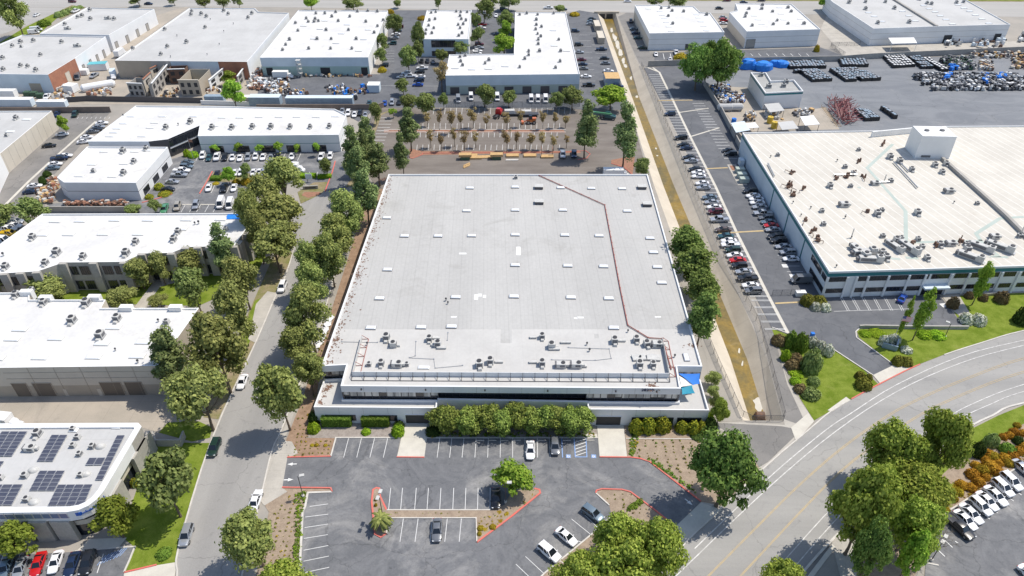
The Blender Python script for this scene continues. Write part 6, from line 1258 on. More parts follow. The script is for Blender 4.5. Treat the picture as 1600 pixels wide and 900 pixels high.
def car_meshes(kind):
    if kind in CARM: return CARM[kind]
    D = CARS[kind]; b = MB(); loft(b, [body_sec(*s_) for s_ in D['body']]); g = D['gh']; z0, z1 = g['z']
    (bx0, bx1, bw), (tx0, tx1, tw) = g['b'], g['t']
    base = [Vector((bx0, -bw, z0)), Vector((bx1, -bw * .97, z0)), Vector((bx1, bw * .97, z0)), Vector((bx0, bw, z0))]; top = [Vector((tx0, -tw, z1)), Vector((tx1, -tw * .97, z1)), Vector((tx1, tw * .97, z1)), Vector((tx0, tw, z1))]
    # painted roof and pillars
    rf = [Vector((v.x, v.y, z1 + .02)) for v in top]; cr = [Vector((v.x * .82 + (tx0 + tx1) * .09, v.y * .7, z1 + .07)) for v in top]
    b.add(rf + cr, [(0, 1, 5, 4), (1, 2, 6, 5), (2, 3, 7, 6), (3, 0, 4, 7), (4, 5, 6, 7)]); b.add([v + Vector((0, 0, -.03)) for v in rf], [(3, 2, 1, 0)])
    for i in range(4): b.beam(base[i], top[i] + Vector((0, 0, .02)), .13, .11)
    for s_ in (-1, 1):
        xs = [.0] if kind in ('sedan', 'pickup') else ([-.55, .45] if kind == 'suv' else [1.0])
        for xm in xs:
            u = (xm - bx0) / (bx1 - bx0); y0, y1 = bw * s_ * .99, tw * s_ * .99; b.beam((xm, y0, z0), (tx0 + (tx1 - tx0) * u, y1, z1 + .02), .10, .06)
        b.box((D['gh']['b'][1] - .12, s_ * (bw + .16), z0 - .02), (.12, .22, .15))
    if kind == 'van':     # blank load-bay sides
        for s_ in (-1, 1):
            q = [(bx0 + .05, bw, z0), (.9, bw, z0), (.7, tw, z1), (tx0, tw, z1)]; b.add([(x, (y + .012) * s_, z) for x, y, z in q], [(0, 1, 2, 3) if s_ > 0 else (3, 2, 1, 0)])
            if s_ > 0: b.f[-1] = b.f[-1][::-1]
        b.add([(bx0 - .012, -bw, z0), (bx0 - .012, bw, z0), (tx0 - .012, tw, z1), (tx0 - .012, -tw, z1)], [(3, 2, 1, 0)])
    if kind == 'pickup':
        b.box((-1.9, 0, 1.045), (1.75, 1.5, .012), 0, 1)
        for s_ in (-1, 1): b.box((-1.9, s_ * .86, 1.03), (1.9, .16, .14))
        b.box((-2.82, 0, 1.0), (.10, 1.7, .17))
    gl = MB(); gl.add([v for v in base] + [v for v in top], [(0, 1, 5, 4), (1, 2, 6, 5), (2, 3, 7, 6), (3, 0, 4, 7)])
    wh = MB(); r_ = D['r']; n = 14
    for s_, w in ((0, .22),):
        vs = [(rr * math.cos(2 * math.pi * k / n), y, rr * math.sin(2 * math.pi * k / n)) for y, rr in ((-.11, r_ * .62), (-.11, r_), (.11, r_), (.11, r_ * .62)) for k in range(n)]
        fs = [(i * n + k, i * n + (k + 1) % n, (i + 1) * n + (k + 1) % n, (i + 1) * n + k) for i in range(3) for k in range(n)]; wh.add(vs, fs, 0)
        wh.add([(r_ * .62 * math.cos(2 * math.pi * k / n), y, r_ * .62 * math.sin(2 * math.pi * k / n)) for y in (-.10, .10) for k in range(n)], [tuple(range(n)), tuple(range(n, 2 * n))[::-1]], 1)
    hl = MB(); hl.box((0, 0, 0), (.16, .34, .13)); tl = MB(); tl.box((0, 0, 0), (.10, .30, .16))
    me = dict(body=b.mesh('body', [PAINT['white'], MAT['black']]), glass=gl.mesh('windows', MAT['car_glass']), wheel=wh.mesh('wheel', [MAT['tyre'], MAT['rim']]), headlight=hl.mesh('headlight', MAT['lamp']), taillight=tl.mesh('taillight', MAT['tail']))
    me['body'].shade_smooth(); me['body'].set_sharp_from_angle(angle=rad(28))
    CARM[kind] = me; return me
KNAME = {'sedan': ('sedan', 'car'), 'suv': ('suv', 'suv'), 'van': ('van', 'van'), 'pickup': ('pickup_truck', 'pickup truck')}
def car(kind, color, px, py, ang, label, group=None, z=.1, detail=True):
    D = CARS[kind]; me = car_meshes(kind); p = P(px, py, .75); o = thing(KNAME[kind][0], label, KNAME[kind][1], (p.x, p.y, z), group); o.rotation_euler = (0, 0, ang)
    sc = rnd.uniform(.96, 1.04); o.scale = (sc, sc, sc)
    def kid(nm, m, loc=(0, 0, 0)):
        q = bpy.data.objects.new(nm, m); COL.objects.link(q); q.parent = o; q.location = loc; return q
    b = kid('body', me['body']); b.material_slots[0].link = 'OBJECT'; b.material_slots[0].material = PAINT[color]
    kid('windows', me['glass'])
    w = max(s_[1] for s_ in D['body']) - .1
    for x in D['wb']:
        for y in (-w, w): kid('wheel', me['wheel'], (x, y, D['r']))
    if detail:
        hx, tx = D['body'][-1][0], D['body'][0][0]; hz = D['body'][-2][3] - .02; tz = D['body'][1][3] - .08
        for y in (-1, 1): kid('headlight', me['headlight'], (hx - .10, y * (D['body'][-2][1] - .16), hz - .06)); kid('taillight', me['taillight'], (tx + .06, y * (D['body'][1][1] - .18), tz - .08))
    return o
KWORD = {'sedan': 'sedan', 'suv': 'SUV', 'van': 'van', 'pickup': 'pickup'}
def cars(where, frm, items, head, group=None, detail=True):
    """items: (px, py, kind, colour[, heading]); the label counts only look-alikes of the row"""
    tot = {}
    for it in items: tot[(it[2], it[3])] = tot.get((it[2], it[3]), 0) + 1
    seen = {}
    for it in items:
        k = (it[2], it[3]); seen[k] = seen.get(k, 0) + 1; h = it[4] if len(it) > 4 else head
        nm = f'{it[3]} {KWORD[it[2]]}'
        lb = f'{nm} {where}' if tot[k] == 1 else f'{ORD[seen[k] - 1]} {nm} {where}, counted from {frm}'
        car(it[2], it[3], it[0], it[1], angle(it[0], it[1], h[0] * 3, h[1] * 3), lb, group, detail=detail)
S, U, T, V = 'sedan', 'suv', 'pickup', 'van'
cars('in the row along the channel fence', 'the far end', [(1047, 177.7, U, 'dark blue'), (1064, 215, U, 'black'), (1068, 226, S, 'black'), (1072.5, 230.8, S, 'dark blue'), (1077, 245.6, S, 'black'), (1080.5, 251, S, 'silver'), (1087, 264, S, 'black'), (1091, 269, S, 'white'), (1092, 275, S, 'white'), (1097.5, 286, S, 'white'), (1099.5, 292.8, S, 'silver'), (1109, 308, S, 'blue-grey'), (1112, 315.4, S, 'silver'), (1116, 323, S, 'white'), (1118, 330.5, U, 'maroon'), (1124, 343, T, 'silver'), (1130, 358.6, S, 'brown'), (1134, 368.7, S, 'teal'), (1139, 375.8, S, 'white'), (1141, 382.4, T, 'white'), (1145, 390.5, U, 'dark green'), (1148, 398.5, S, 'white'), (1152.5, 406.5, S, 'red'), (1155, 415, U, 'black'), (1162, 424, S, 'silver'), (1168, 434.7, T, 'black'), (1172.5, 445.4, S, 'white'), (1177, 454.4, U, 'grey')], (-1, .02), 'cars along the channel fence')
cars('in the row against the factory wall', 'the far end', [(1138, 234.7, S, 'black'), (1142, 240, U, 'black'), (1172.5, 298.5, U, 'black'), (1177, 305.6, S, 'white'), (1182, 310.5, S, 'white'), (1183.5, 316.3, S, 'white'), (1187, 323, S, 'silver'), (1192, 333, T, 'silver'), (1197, 340, U, 'grey'), (1201, 346.5, S, 'blue-grey'), (1205, 352, S, 'red'), (1208, 358.5, S, 'silver'), (1212, 369.7, U, 'black'), (1217, 376, U, 'black'), (1224, 385, S, 'silver'), (1231, 394, U, 'silver'), (1236, 404, S, 'white'), (1251, 438, V, 'grey')], (-1, .02), 'cars against the factory wall')
cars('before the wall of the L-shaped office', 'the left', [(316.7, 243, U, 'white'), (326.5, 246, S, 'teal'), (339, 245, T, 'white'), (351, 246, U, 'black'), (363.5, 245.5, S, 'white'), (375, 246.5, S, 'white'), (387.5, 245.5, U, 'silver'), (399.5, 244.5, U, 'white'), (411, 245, S, 'white'), (423.5, 245.5, S, 'silver'), (433.5, 243.5, S, 'black'), (456, 244, S, 'white'), (502, 244.7, T, 'white'), (516, 244, U, 'white')], (-.3, 1), 'cars before the L-shaped office')
cars('beside the low white office', 'the far end', [(293, 253, S, 'blue-grey'), (291.5, 260, U, 'blue-grey'), (284, 266.5, T, 'white'), (280, 273, T, 'silver'), (269, 283.5, S, 'silver'), (262.5, 295, S, 'black')], (1, .02), 'cars beside the low white office')
cars('in the middle rows of the left lot', 'the left', [(339, 272, S, 'black'), (326, 293, S, 'white'), (350, 293.5, T, 'black'), (365.5, 293, S, 'white'), (367, 269.5, S, 'white'), (376.5, 269.5, U, 'white'), (396, 269, S, 'white'), (405, 268.5, S, 'white'), (412.5, 270, U, 'silver')], (-.3, 1), 'cars in the middle of the left lot')
cars('by the back wall of the pier-fronted office', 'the left', [(257, 326.5, T, 'green'), (276.7, 322.7, U, 'beige'), (306, 320.5, U, 'silver'), (345, 318.5, V, 'white'), (359.5, 320, V, 'white')], (-.35, 1), 'vehicles behind the pier-fronted office')
cars('parked on the side street', 'the near end', [(291, 836, U, 'silver', (-.33, 1)), (399.5, 781, S, 'white', (.35, -1)), (335, 699, U, 'dark green', (-.4, 1)), (378.5, 596, S, 'white', (-.4, 1)), (441, 448, U, 'white', (-.4, 1))], (-.4, 1), 'cars on the side street')
cars('in the lower left lot', 'the left', [(8, 887, S, 'blue-grey'), (31, 888, S, 'silver'), (59.5, 881, S, 'red'), (86.5, 877.5, S, 'white'), (112.5, 881, S, 'dark blue'), (137, 879, U, 'black')], (-.36, 1), 'cars in the lower left lot')
cars('in the front lot of the warehouse', 'the far end', [(828.5, 703, S, 'white', (0, 1)), (867, 697, U, 'grey', (0.05, 1)), (774.5, 778, S, 'black', (0, 1)), (682.5, 828, S, 'grey', (-.04, 1)), (926, 802, U, 'blue-grey', (1, .72)), (885, 838, S, 'white', (1, .85)), (858, 862.5, U, 'white', (1, .85))], (0, 1), 'cars in the front lot')
cars('in the row below the orange shrubs', 'the far end', [(1598, 731, S, 'silver'), (1580, 752, U, 'white'), (1567, 761.5, U, 'white'), (1556, 774.5, S, 'white'), (1542.5, 782.5, S, 'white'), (1532.5, 790.6, U, 'white'), (1517.5, 802.5, S, 'white'), (1508.5, 812, S, 'white'), (1499.5, 823.5, T, 'black'), (1612, 900, S, 'white')], (1, .92), 'cars below the orange shrubs')
cars('along the drive by the studio warehouse', 'the far end', [(624, 41.7, U, 'maroon'), (621, 47.5, S, 'dark blue'), (618.5, 53, S, 'white'), (616.7, 58.5, S, 'silver'), (613, 67.5, U, 'teal'), (600, 101.7, U, 'black')], (-1, 0), 'cars by the studio warehouse', False)
cars('outside the small office block', 'the left', [(659, 95, S, 'black', (0, 1)), (668, 95, S, 'black', (0, 1)), (676.7, 95.8, S, 'grey', (0, 1)), (660, 106, T, 'white'), (656, 111.7, S, 'black'), (656.7, 119.5, S, 'white'), (655, 125, U, 'dark blue'), (653, 132, S, 'blue'), (635, 114, U, 'white'), (641, 118.5, T, 'white'), (627, 120, S, 'silver')], (-1, 0), 'cars at the small office block', False)
cars('near the young trees behind the studio yard', 'the left', [(601, 161, S, 'blue'), (612.5, 160, U, 'silver'), (623.7, 159.5, S, 'black'), (577, 161, S, 'teal')], (-.15, 1), 'cars behind the studio yard', False)
cars('right of the long office', 'the far end', [(925, 29, S, 'black'), (924, 33, S, 'blue-grey'), (923, 37, S, 'silver'), (899, 48, U, 'dark blue'), (904.5, 69.5, U, 'black'), (905, 81, S, 'silver'), (909, 92.7, S, 'maroon'), (910.7, 99.8, S, 'dark blue'), (912, 106.5, S, 'grey'), (916, 119, S, 'white'), (920, 132.7, T, 'black'), (940, 76.7, T, 'dark blue'), (945, 90.5, S, 'black'), (946.8, 98.3, S, 'grey'), (951, 110.4, S, 'white'), (966, 134.5, U, 'dark blue')], (1, 0), 'cars right of the long office', False)
cars('in the court between the white offices', 'the far end', [(787, 14, U, 'black'), (775, 24, S, 'white', (-.1, 1)), (754, 37.5, S, 'red'), (752.5, 43, S, 'white'), (749, 68.5, U, 'maroon'), (749, 74, S, 'silver'), (746, 79, S, 'white'), (745.5, 83, U, 'white'), (778, 53, S, 'dark blue')], (1, 0), 'cars between the white offices', False)
cars('in the shade beside the panel warehouse', 'the far end', [(986, 33, U, 'black', (.2, 1)), (990.5, 44.7, S, 'blue-grey'), (993.7, 51, S, 'dark blue'), (997, 58.5, S, 'teal'), (1004, 74, S, 'dark green')], (1, 0), 'cars in the shade of the panel warehouse', False)
cars('before the panel warehouse front', 'the left', [(1024.7, 84.5, S, 'white'), (1056.5, 82, T, 'white'), (1060, 92, S, 'black'), (1047, 93, S, 'white')], (.3, 1), None, False)
cars('between the two panel warehouses', 'the far end', [(1130, 27, S, 'silver'), (1131, 31.5, U, 'red'), (1130.6, 36, S, 'white')], (1, 0), None, False)
cars('driving on the far road', 'the left', [(-20, 6, S, 'grey'), (113, 2, U, 'maroon'), (232, 5.5, S, 'dark blue'), (880, 14, S, 'dark blue'), (857, 12, T, 'white'), (981, 1.5, S, 'white'), (1124, 12.5, S, 'black'), (1162, 3.5, S, 'dark blue'), (1136, 0, U, 'maroon'), (1190, 0, U, 'black')], (1, 0), 'cars on the far road', False)
cars('in the far left corner', 'the left', [(38, 6.5, U, 'white', (1, -.4)), (57, 23, S, 'white', (1, -.45)), (53, 50.5, V, 'white', (1, -.1)), (57, 46.5, V, 'white', (1, -.1)), (118, 17, T, 'white', (1, -.4))], (1, 0), None, False)
cars('in the yard before the brick-ended warehouse', 'the left', [(73.5, 151, T, 'white', (-.8, 1)), (121, 121, V, 'grey', (-.3, 1)), (147, 118, T, 'silver', (-1, .6))], (1, 0), None, False)
cars('in the lot beside the cream warehouse', 'the far end', [(89, 178, S, 'dark blue', (-.6, 1)), (117, 178.5, U, 'dark green', (-.6, 1)), (159, 192, S, 'white'), (154, 198, S, 'silver'), (150, 202, S, 'black'), (144.5, 205, S, 'grey'), (135.5, 214, S, 'white'), (131, 221, S, 'white'), (97, 209.5, S, 'white'), (76.5, 227, S, 'black'), (102, 243, S, 'white'), (93, 247, T, 'dark blue'), (86, 256, S, 'white'), (82, 262, S, 'blue-grey'), (54, 290, S, 'white'), (47, 299, S, 'dark blue')], (1, -.1), 'cars beside the cream warehouse', False)
cars('by the trees at the left edge', 'the far end', [(25, 345, S, 'silver'), (22, 352, S, 'white'), (11, 358, T, 'white'), (15, 364.5, T, 'yellow'), (3, 377, V, 'white'), (-4, 384, S, 'blue-grey'), (26, 324, S, 'white')], (1, .05), 'vehicles by the left edge trees', False)
cars('behind the white office at the back wall', 'the left', [(535, 173, S, 'silver'), (544, 176.5, U, 'white'), (554, 178.5, S, 'white'), (562.5, 176, S, 'black'), (571, 179, S, 'silver')], (-.3, 1), 'cars behind the white office', False)
cars('behind the fence of the long office', 'the left', [(736, 152.5, V, 'white'), (777, 153, V, 'white'), (830, 156, V, 'white'), (840.5, 156, V, 'white'), (852.5, 156, V, 'white'), (716, 156, V, 'silver'), (800, 152, T, 'black')], (.05, 1), 'vans behind the fence', False)
cars('by the kerb end of the back lot', 'the left', [(879.5, 241, T, 'silver'), (897, 240.5, T, 'dark blue')], (0, 1), None)
cars('nosed to the factory front', 'the left', [(1410, 465.5, S, 'blue')], (.55, -1), None)
# ================================================================ WALLS, FENCES, YARD GOODS, FURNITURE
def wall(name, label, cat, px, h, mat, w=.25, cap=None, group=None):
    pts = [P(x, y) for x, y in px]; c = sum(pts, Vector()) / len(pts); o = thing(name, label, cat, c, group); mb = MB(); add_strip(mb, pts, w, 0, h); mb.build('wall_run', MAT[mat], o)
    mb = MB(); add_strip(mb, pts, w + .12, h + .002, h + .1); mb.build('coping', MAT[cap or mat], o); return o
wall('block_wall', 'grey block wall between bale yard and the panel warehouses', 'wall', [(1012, 104), (1082, 101.5), (1150, 98.5), (1310, 96), (1360, 92), (1620, 80), (1700, 77)], 2.6, 'greywall')
wall('block_wall', 'grey wall between the long parking lot and the scrap yard', 'wall', [(1099, 133), (1126, 176), (1157, 236)], 2.4, 'greywall')
wall('block_wall', 'brown wall behind the cream warehouse side lot', 'wall', [(-80, 177), (84, 176.5), (174, 175.5)], 2.4, 'brownwall'); wall('block_wall', 'brown wall between studio yard and the L-shaped office', 'wall', [(402, 171.5), (590, 171), (600, 168)], 2.2, 'brownwall')
wall('block_wall', 'grey wall behind the row of crushed bundles', 'wall', [(74, 331.5), (219, 331.5)], 2.0, 'greywall'); wall('block_wall', 'low retaining wall along the factory lawn', 'wall', [(1342, 513), (1350, 512.4), (1420, 513.5), (1512, 514)], .9, 'concrete_wall', .3); wall('block_wall', 'low brick bench wall by the factory flower bed', 'wall', [(1536, 462), (1557, 460.5), (1559, 465)], .7, 'beige', .5)
wall('trash_enclosure', 'walled bin enclosure behind the solar office', 'enclosure', [(243, 684), (247, 697), (284, 697), (290, 683)], 1.9, 'concrete_wall'); wall('block_wall', 'white wall behind the L-shaped office back yard', 'wall', [(315, 163.5), (402, 166)], 1.8, 'white')
wall('dark_fence', 'dark painted fence along the front of the set yard', 'fence', [(106, 160), (136, 158), (318, 161)], 2.2, 'steel_dark', .1)
def fence_mat(name, col, open_):
    m, nt, b = _mat(name); N, L = nt.nodes.new, nt.links.new; b.inputs['Base Color'].default_value = c4(col); b.inputs['Metallic'].default_value = .3; b.inputs['Roughness'].default_value = .6
    g = N('ShaderNodeNewGeometry'); w = N('ShaderNodeTexChecker'); w.inputs['Scale'].default_value = 14; L(g.outputs['Position'], w.inputs['Vector'])
    mr = N('ShaderNodeMapRange'); mr.inputs['To Min'].default_value = 0; mr.inputs['To Max'].default_value = 1 - open_; L(w.outputs['Fac'], mr.inputs['Value']); L(mr.outputs[0], b.inputs['Alpha']); return m
MAT['chain'] = fence_mat('chain_link_wire', (.20, .20, .20), .45); MAT['slats'] = fence_mat('privacy_slats', (.34, .37, .40), .0)
def fence(label, px, h=2.0, mat='chain', step=3.0, cat='fence'):
    pts = [P(x, y) for x, y in px]; c = pts[len(pts) // 2]; o = thing('chain_link_fence', label, cat, c)
    mb = MB(); n = len(pts); mb.add([(p.x, p.y, z) for z in (.05, h) for p in pts], [(i, i + 1, n + i + 1, n + i) for i in range(n - 1)]); mb.build('fence_mesh', MAT[mat], o)
    mb = MB(); mb.tube([(p.x, p.y, h) for p in pts], .04, 5); mb.build('top_rail', MAT['steel_dark'], o)
    pm = MB(); pm.cyl((0, 0, 0), .05, h + .05, 6); m = pm.mesh('post', MAT['steel_dark'])
    for p in along(px, step)[:100]: q = bpy.data.objects.new('post', m); COL.objects.link(q); q.parent = o; q.location = p - c
fence('long chain-link fence between channel and the row of cars', [(1002, 103), (1021, 147), (1079, 288), (1131, 404), (1183, 506), (1199, 556), (1225, 655)], 2.0, step=4.2); fence('chain-link fence on the warehouse side of the channel', [(1104, 528), (1123, 572), (1158, 650), (1173, 658), (1224, 658)], 1.8, step=3)
fence('slatted grey fence behind the long office', [(697, 167.5), (800, 167.5), (906, 167)], 2.4, 'slats', 4); fence('chain-link fence beside the big grey warehouse', [(1298, 72), (1340, 72), (1344, 70)], 2, step=4); fence('short chain-link fence at the warehouse corner', [(1298, 74), (1320, 88)], 2, step=4)
fence('rolling gate across the long parking lot', [(1206, 462), (1249, 461)], 1.9, step=2.5, cat='gate'); fence('fence along the left edge of the back lot', [(562, 240), (584, 180), (597, 174)], 1.8, step=4)
def lamp(label, px, py, h, heads, ang):
    b = P(px, py, .1); o = thing('lamp_post', label, 'lamp post', b, 'lamp posts of the front lot'); mb = MB(); mb.cyl(b, .28, .5, 10); mb.build('footing', MAT['kerb'], o); mb = MB(); mb.tube([b + Vector((0, 0, .5)), b + Vector((0, 0, h))], [.09, .07], 8); mb.build('pole', MAT['steel_dark'], o)
    for k in range(heads):
        a = ang + math.pi * k * (1 if heads == 2 else .66); d = Vector((math.cos(a), math.sin(a), 0)); mb = MB(); c = b + d * .75 + Vector((0, 0, h)); mb.box((c.x, c.y, c.z - .05), (.9, .6, .22), a); mb.beam(b + Vector((0, 0, h - .1)), c, .07); mb.build('lamp_head', MAT['unit'], o)
lamp('single-headed lamp post beside the lot entrance', 474, 776, 6.2, 1, 0.2); lamp('double-headed lamp post behind the palm in the island', 599, 812, 7.5, 2, math.pi / 2 - .2); lamp('lamp post under the tree in the island tip', 790, 785, 6.0, 1, 0); lamp('lamp post by the bare tree in the lower right lot', 1455, 876, 6.5, 2, .8)
lamp('lamp post on the lawn edge of the factory lot', 1476, 527, 4.5, 1, 2.5)
def box_thing(name, label, cat, px, py, size, mat, hx=1, hy=0, top=None, group=None, ribs=False, z=.1, doors=False):
    p = P(px, py, size[2] / 2); a = angle(px, py, hx * 4, hy * 4); o = thing(name, label, cat, (p.x, p.y, z), group); mb = MB(); mb.box((p.x, p.y, z + .12), (size[0], size[1], size[2]), a)
    d = Vector((math.cos(a), math.sin(a), 0)); s = Vector((-d.y, d.x, 0))
    if ribs:
        n = int(size[0] / .5)
        for k in range(n):
            for q in (-1, 1): c = p + d * (size[0] * ((k + .5) / n - .5)) + s * (q * size[1] / 2); mb.box((c.x, c.y, z + .2), (.16, .07, size[2] - .2), a)
    mb.build('shell', MAT[mat], o); mb = MB(); mb.box((p.x, p.y, z + .124 + size[2]), (size[0] + .06, size[1] + .06, .08), a); mb.build('roof', MAT[top or mat], o)
    mb = MB()
    for i, j in ((-1, -1), (1, -1), (1, 1), (-1, 1)): c = p + d * (i * size[0] * .46) + s * (j * size[1] * .44); mb.box((c.x, c.y, z - .02), (.3, .2, .14), a)
    mb.build('skid', MAT['steel_dark'], o)
    if doors:
        for j in (-1, 1): c = p + d * (size[0] / 2 + .03) + s * (j * size[1] * .24); mb = MB(); mb.box((c.x, c.y, z + .25), (.05, size[1] * .44, size[2] - .3), a); mb.build('door', MAT[mat], o)
    return o
MAT['cont_blue'] = rough_mat('container_blue_grey', (.30, .38, .45), (.25, .32, .39), .5, rough=.5, fine=.06); MAT['green_bin'] = rough_mat('bin_green', (.05, .10, .06), (.07, .12, .08), 1, rough=.6); MAT['teal_roof'] = plain('teal_roof', (.10, .42, .48), .5); MAT['drum_yellow'] = plain('drum_yellow', (.60, .42, .05), .5); MAT['crate'] = MAT['timber']
G = 'shipping containers'
box_thing('shipping_container', 'long blue-grey container along the back wall of the studio yard', 'container', 500, 158.5, (28, 3.2, 3.6), 'cont_blue', ribs=True, top='pale_blue', group=G); box_thing('shipping_container', 'blue-grey container at the left end of the studio yard', 'container', 415, 157, (13, 4, 3.6), 'cont_blue', ribs=True, top='pale_blue', group=G)
box_thing('shipping_container', 'small white container beside the studio drive', 'container', 584.5, 137, (5.2, 4.5, 3.2), 'pale_blue', ribs=True, top='white', group=G, doors=True); box_thing('shipping_container', 'beige container nearest the channel culvert', 'container', 932.5, 41, (3.0, 11, 2.8), 'tan', .0, 0, 'beige', G); box_thing('shipping_container', 'second beige container beside the channel', 'container', 938, 59, (3.2, 12, 3), 'tan', 0, 0, 'beige', G); box_thing('shipping_container', 'broad tan-roofed container at the lower end of the channel lot', 'container', 955.5, 124.5, (6.5, 8, 3.4), 'cont_blue', 1, 0, 'timber', G)
box_thing('shipping_container', 'blue-grey container under the round tree by the set yard', 'container', 336, 155, (8, 2.6, 2.8), 'cont_blue', ribs=True, group=G); box_thing('shipping_container', 'teal-roofed container between the two left warehouses', 'container', 154, 104, (8, 4, 3), 'panel', 1, -.05, 'teal_roof', G); box_thing('storage_box', 'white storage box by the brick gable', 'box', 111, 138, (4, 5, 3), 'white', 1, -.5); box_thing('storage_box', 'white cabinet before the white side wall', 'box', 131, 113, (4, 2.6, 2.2), 'white')
box_thing('cargo_trailer', 'long white trailer along the left yard wall', 'trailer', 20, 160, (17, 3, 3), 'pale_blue', 1, 0, 'white'); box_thing('cargo_trailer', 'low white trailer right of the long one', 'trailer', 82, 162.5, (12, 2.6, 2.4), 'pale_blue', 1, 0, 'white'); box_thing('camper_trailer', 'white camper trailer before the blue-grey warehouse front', 'trailer', 9, 147, (9, 3, 3.2), 'white'); box_thing('cargo_trailer', 'pale trailer right of the round tree by the set yard', 'trailer', 398, 156, (9, 3, 2.6), 'beige', 1, 0, 'white')
for i, (x, y) in enumerate([(43, 147), (53.5, 147.5), (63, 150)]): box_thing('dumpster', f'{ORD[i]} green dumpster before the blue-grey front, counted from the left', 'dumpster', x, y, (2.6, 2, 1.7), 'green_bin', group='green dumpsters')
for i, (x, y) in enumerate([(1156, 266.5), (1159, 274.5), (1162.5, 282)]): box_thing('dumpster', f'{ORD[i]} pale green dumpster beside the factory wall, counted from the far end', 'dumpster', x, y, (3, 2, 1.5), 'sage', 1, 0, group='factory dumpsters')
for i, (x, y, w) in enumerate([(107, 319, 0), (124, 318.5, 1), (141, 318, 0), (158, 318.5, 1), (175, 318.5, 0), (191, 318, 1)]):
    c = P(x, y, .5); mb = MB(); r = random.Random(i)
    for k in range(26): q = c + Vector((r.uniform(-1.6, 1.6), r.uniform(-1.1, 1.1), 0)); mb.box((q.x, q.y, .1 + r.uniform(0, 1.0)), (r.uniform(.4, 1.2), r.uniform(.4, 1.0), r.uniform(.3, .7)), r.uniform(0, 3), r.choice((0, 0, 1, 2)))
    tag(mb.build('scrap_bundle', [MAT['red_earth'], MAT['kerb'], MAT['rust']], None, (c.x, c.y, 0)), f'{ORD[i]} bundle of reddish scrap behind the grey wall, counted from the left', 'bundle', 'bundles behind the grey wall')
def clutter(name, label, boxes, n, cols, smin, smax, hmax, seed, sx=1.0):
    r = random.Random(seed); mb = MB()
    for k in range(n):
        x0, y0, x1, y1 = boxes[k % len(boxes)]; p = P(r.uniform(x0, x1), r.uniform(y0, y1), 0); s = r.uniform(smin, smax); mb.box((p.x, p.y, .1 + r.uniform(0, hmax * .4)), (s * r.uniform(.6, 1.6) * sx, s * r.uniform(.5, 1.2), r.uniform(.3, hmax)), r.uniform(0, 3.1), r.randrange(len(cols)), r.uniform(.6, 1))
    o = mb.build(name, [MAT[c] for c in cols]); o['kind'] = 'stuff'; return o
BL_, WH_, SL_ = 'unit_dark', 'kerb', 'steel'
clutter('scrap_pile', '', [(1428, 118, 1590, 126), (1440, 125, 1600, 134), (1456, 133, 1604, 142)], 1500, ['unit_dark', 'black', 'steel_dark', 'unit', 'steel', 'unit_dark', 'black', 'white'], .6, 1.6, 1.6, 2); clutter('scrap_pile', '', [(1470, 92, 1516, 100), (1478, 100, 1522, 110)], 420, ['unit_dark', 'black', 'unit', 'steel_dark', 'green_bin'], .6, 1.6, 1.6, 3)
clutter('scrap_pile', '', [(1516, 84, 1600, 92), (1530, 96, 1550, 111), (1580, 92, 1615, 108)], 330, ['rust', 'timber', 'steel_dark', 'unit', 'beige'], .6, 1.6, 1.4, 4); clutter('blue_tarp_cover', '', [(1472, 116, 1486, 128), (1530, 118, 1542, 132), (1556, 117, 1570, 128), (1484, 106, 1496, 110)], 70, ['blue_tarp', 'blue_tarp', 'sail_blue'], 1.0, 2.4, 1.9, 5)
clutter('scrap_pile', '', [(1110, 136, 1140, 146), (1118, 146, 1150, 156), (1126, 152, 1162, 162)], 620, ['rust', 'unit', 'steel_dark', 'white', 'beige', 'unit_dark', 'sail_blue'], .4, 1.3, 1.5, 6); clutter('yard_clutter', '', [(1196, 176, 1222, 188), (1238, 172, 1268, 184), (1164, 176, 1180, 190)], 90, ['unit', 'steel_dark', 'white', 'timber', 'unit_dark'], .5, 1.5, 1.4, 7)
clutter('yard_clutter', '', [(413, 124, 452, 146), (420, 134, 448, 150)], 190, ['unit', 'rust', 'steel_dark', 'timber', 'white', 'unit_dark', 'pale_blue'], .5, 1.8, 1.6, 8); clutter('yard_clutter', '', [(452, 143, 480, 150), (510, 136, 540, 150), (540, 140, 556, 160), (562, 136, 576, 148)], 120, ['timber', 'white', 'steel_dark', 'blue_tarp', 'unit_dark', 'rust'], .5, 1.5, 1.5, 9)
clutter('yard_clutter', '', [(138, 140, 175, 150), (88, 134, 104, 144), (84, 148, 120, 158)], 110, ['unit', 'red_earth', 'steel', 'timber', 'white'], .5, 1.5, 1.3, 10); clutter('scrap_pile', '', [(60, 296, 84, 318), (78, 282, 92, 296)], 150, ['timber', 'rust', 'beige', 'brick', 'unit'], .5, 1.5, 1.5, 11); clutter('yard_clutter', '', [(1476, 62, 1500, 74), (1520, 66, 1575, 76), (1590, 56, 1620, 66)], 90, ['unit', 'rust', 'steel_dark', 'white', 'pale_blue'], .6, 2.2, 2.2, 12)
clutter('yard_clutter', '', [(385, 112, 412, 142), (392, 110, 408, 125)], 90, ['white', 'rust', 'steel', 'unit_dark', 'red_earth'], .6, 2.2, 1.6, 14); clutter('yard_clutter', '', [(250, 140, 280, 156), (320, 130, 345, 146), (212, 118, 224, 126)], 90, ['timber', 'beige', 'steel_dark', 'white', 'red_earth'], .5, 1.4, 1.2, 15); clutter('yard_clutter', '', [(470, 119, 580, 121)], 40, ['steel_dark', 'timber', 'unit', 'red_earth'], .4, 1.1, 1.2, 16)
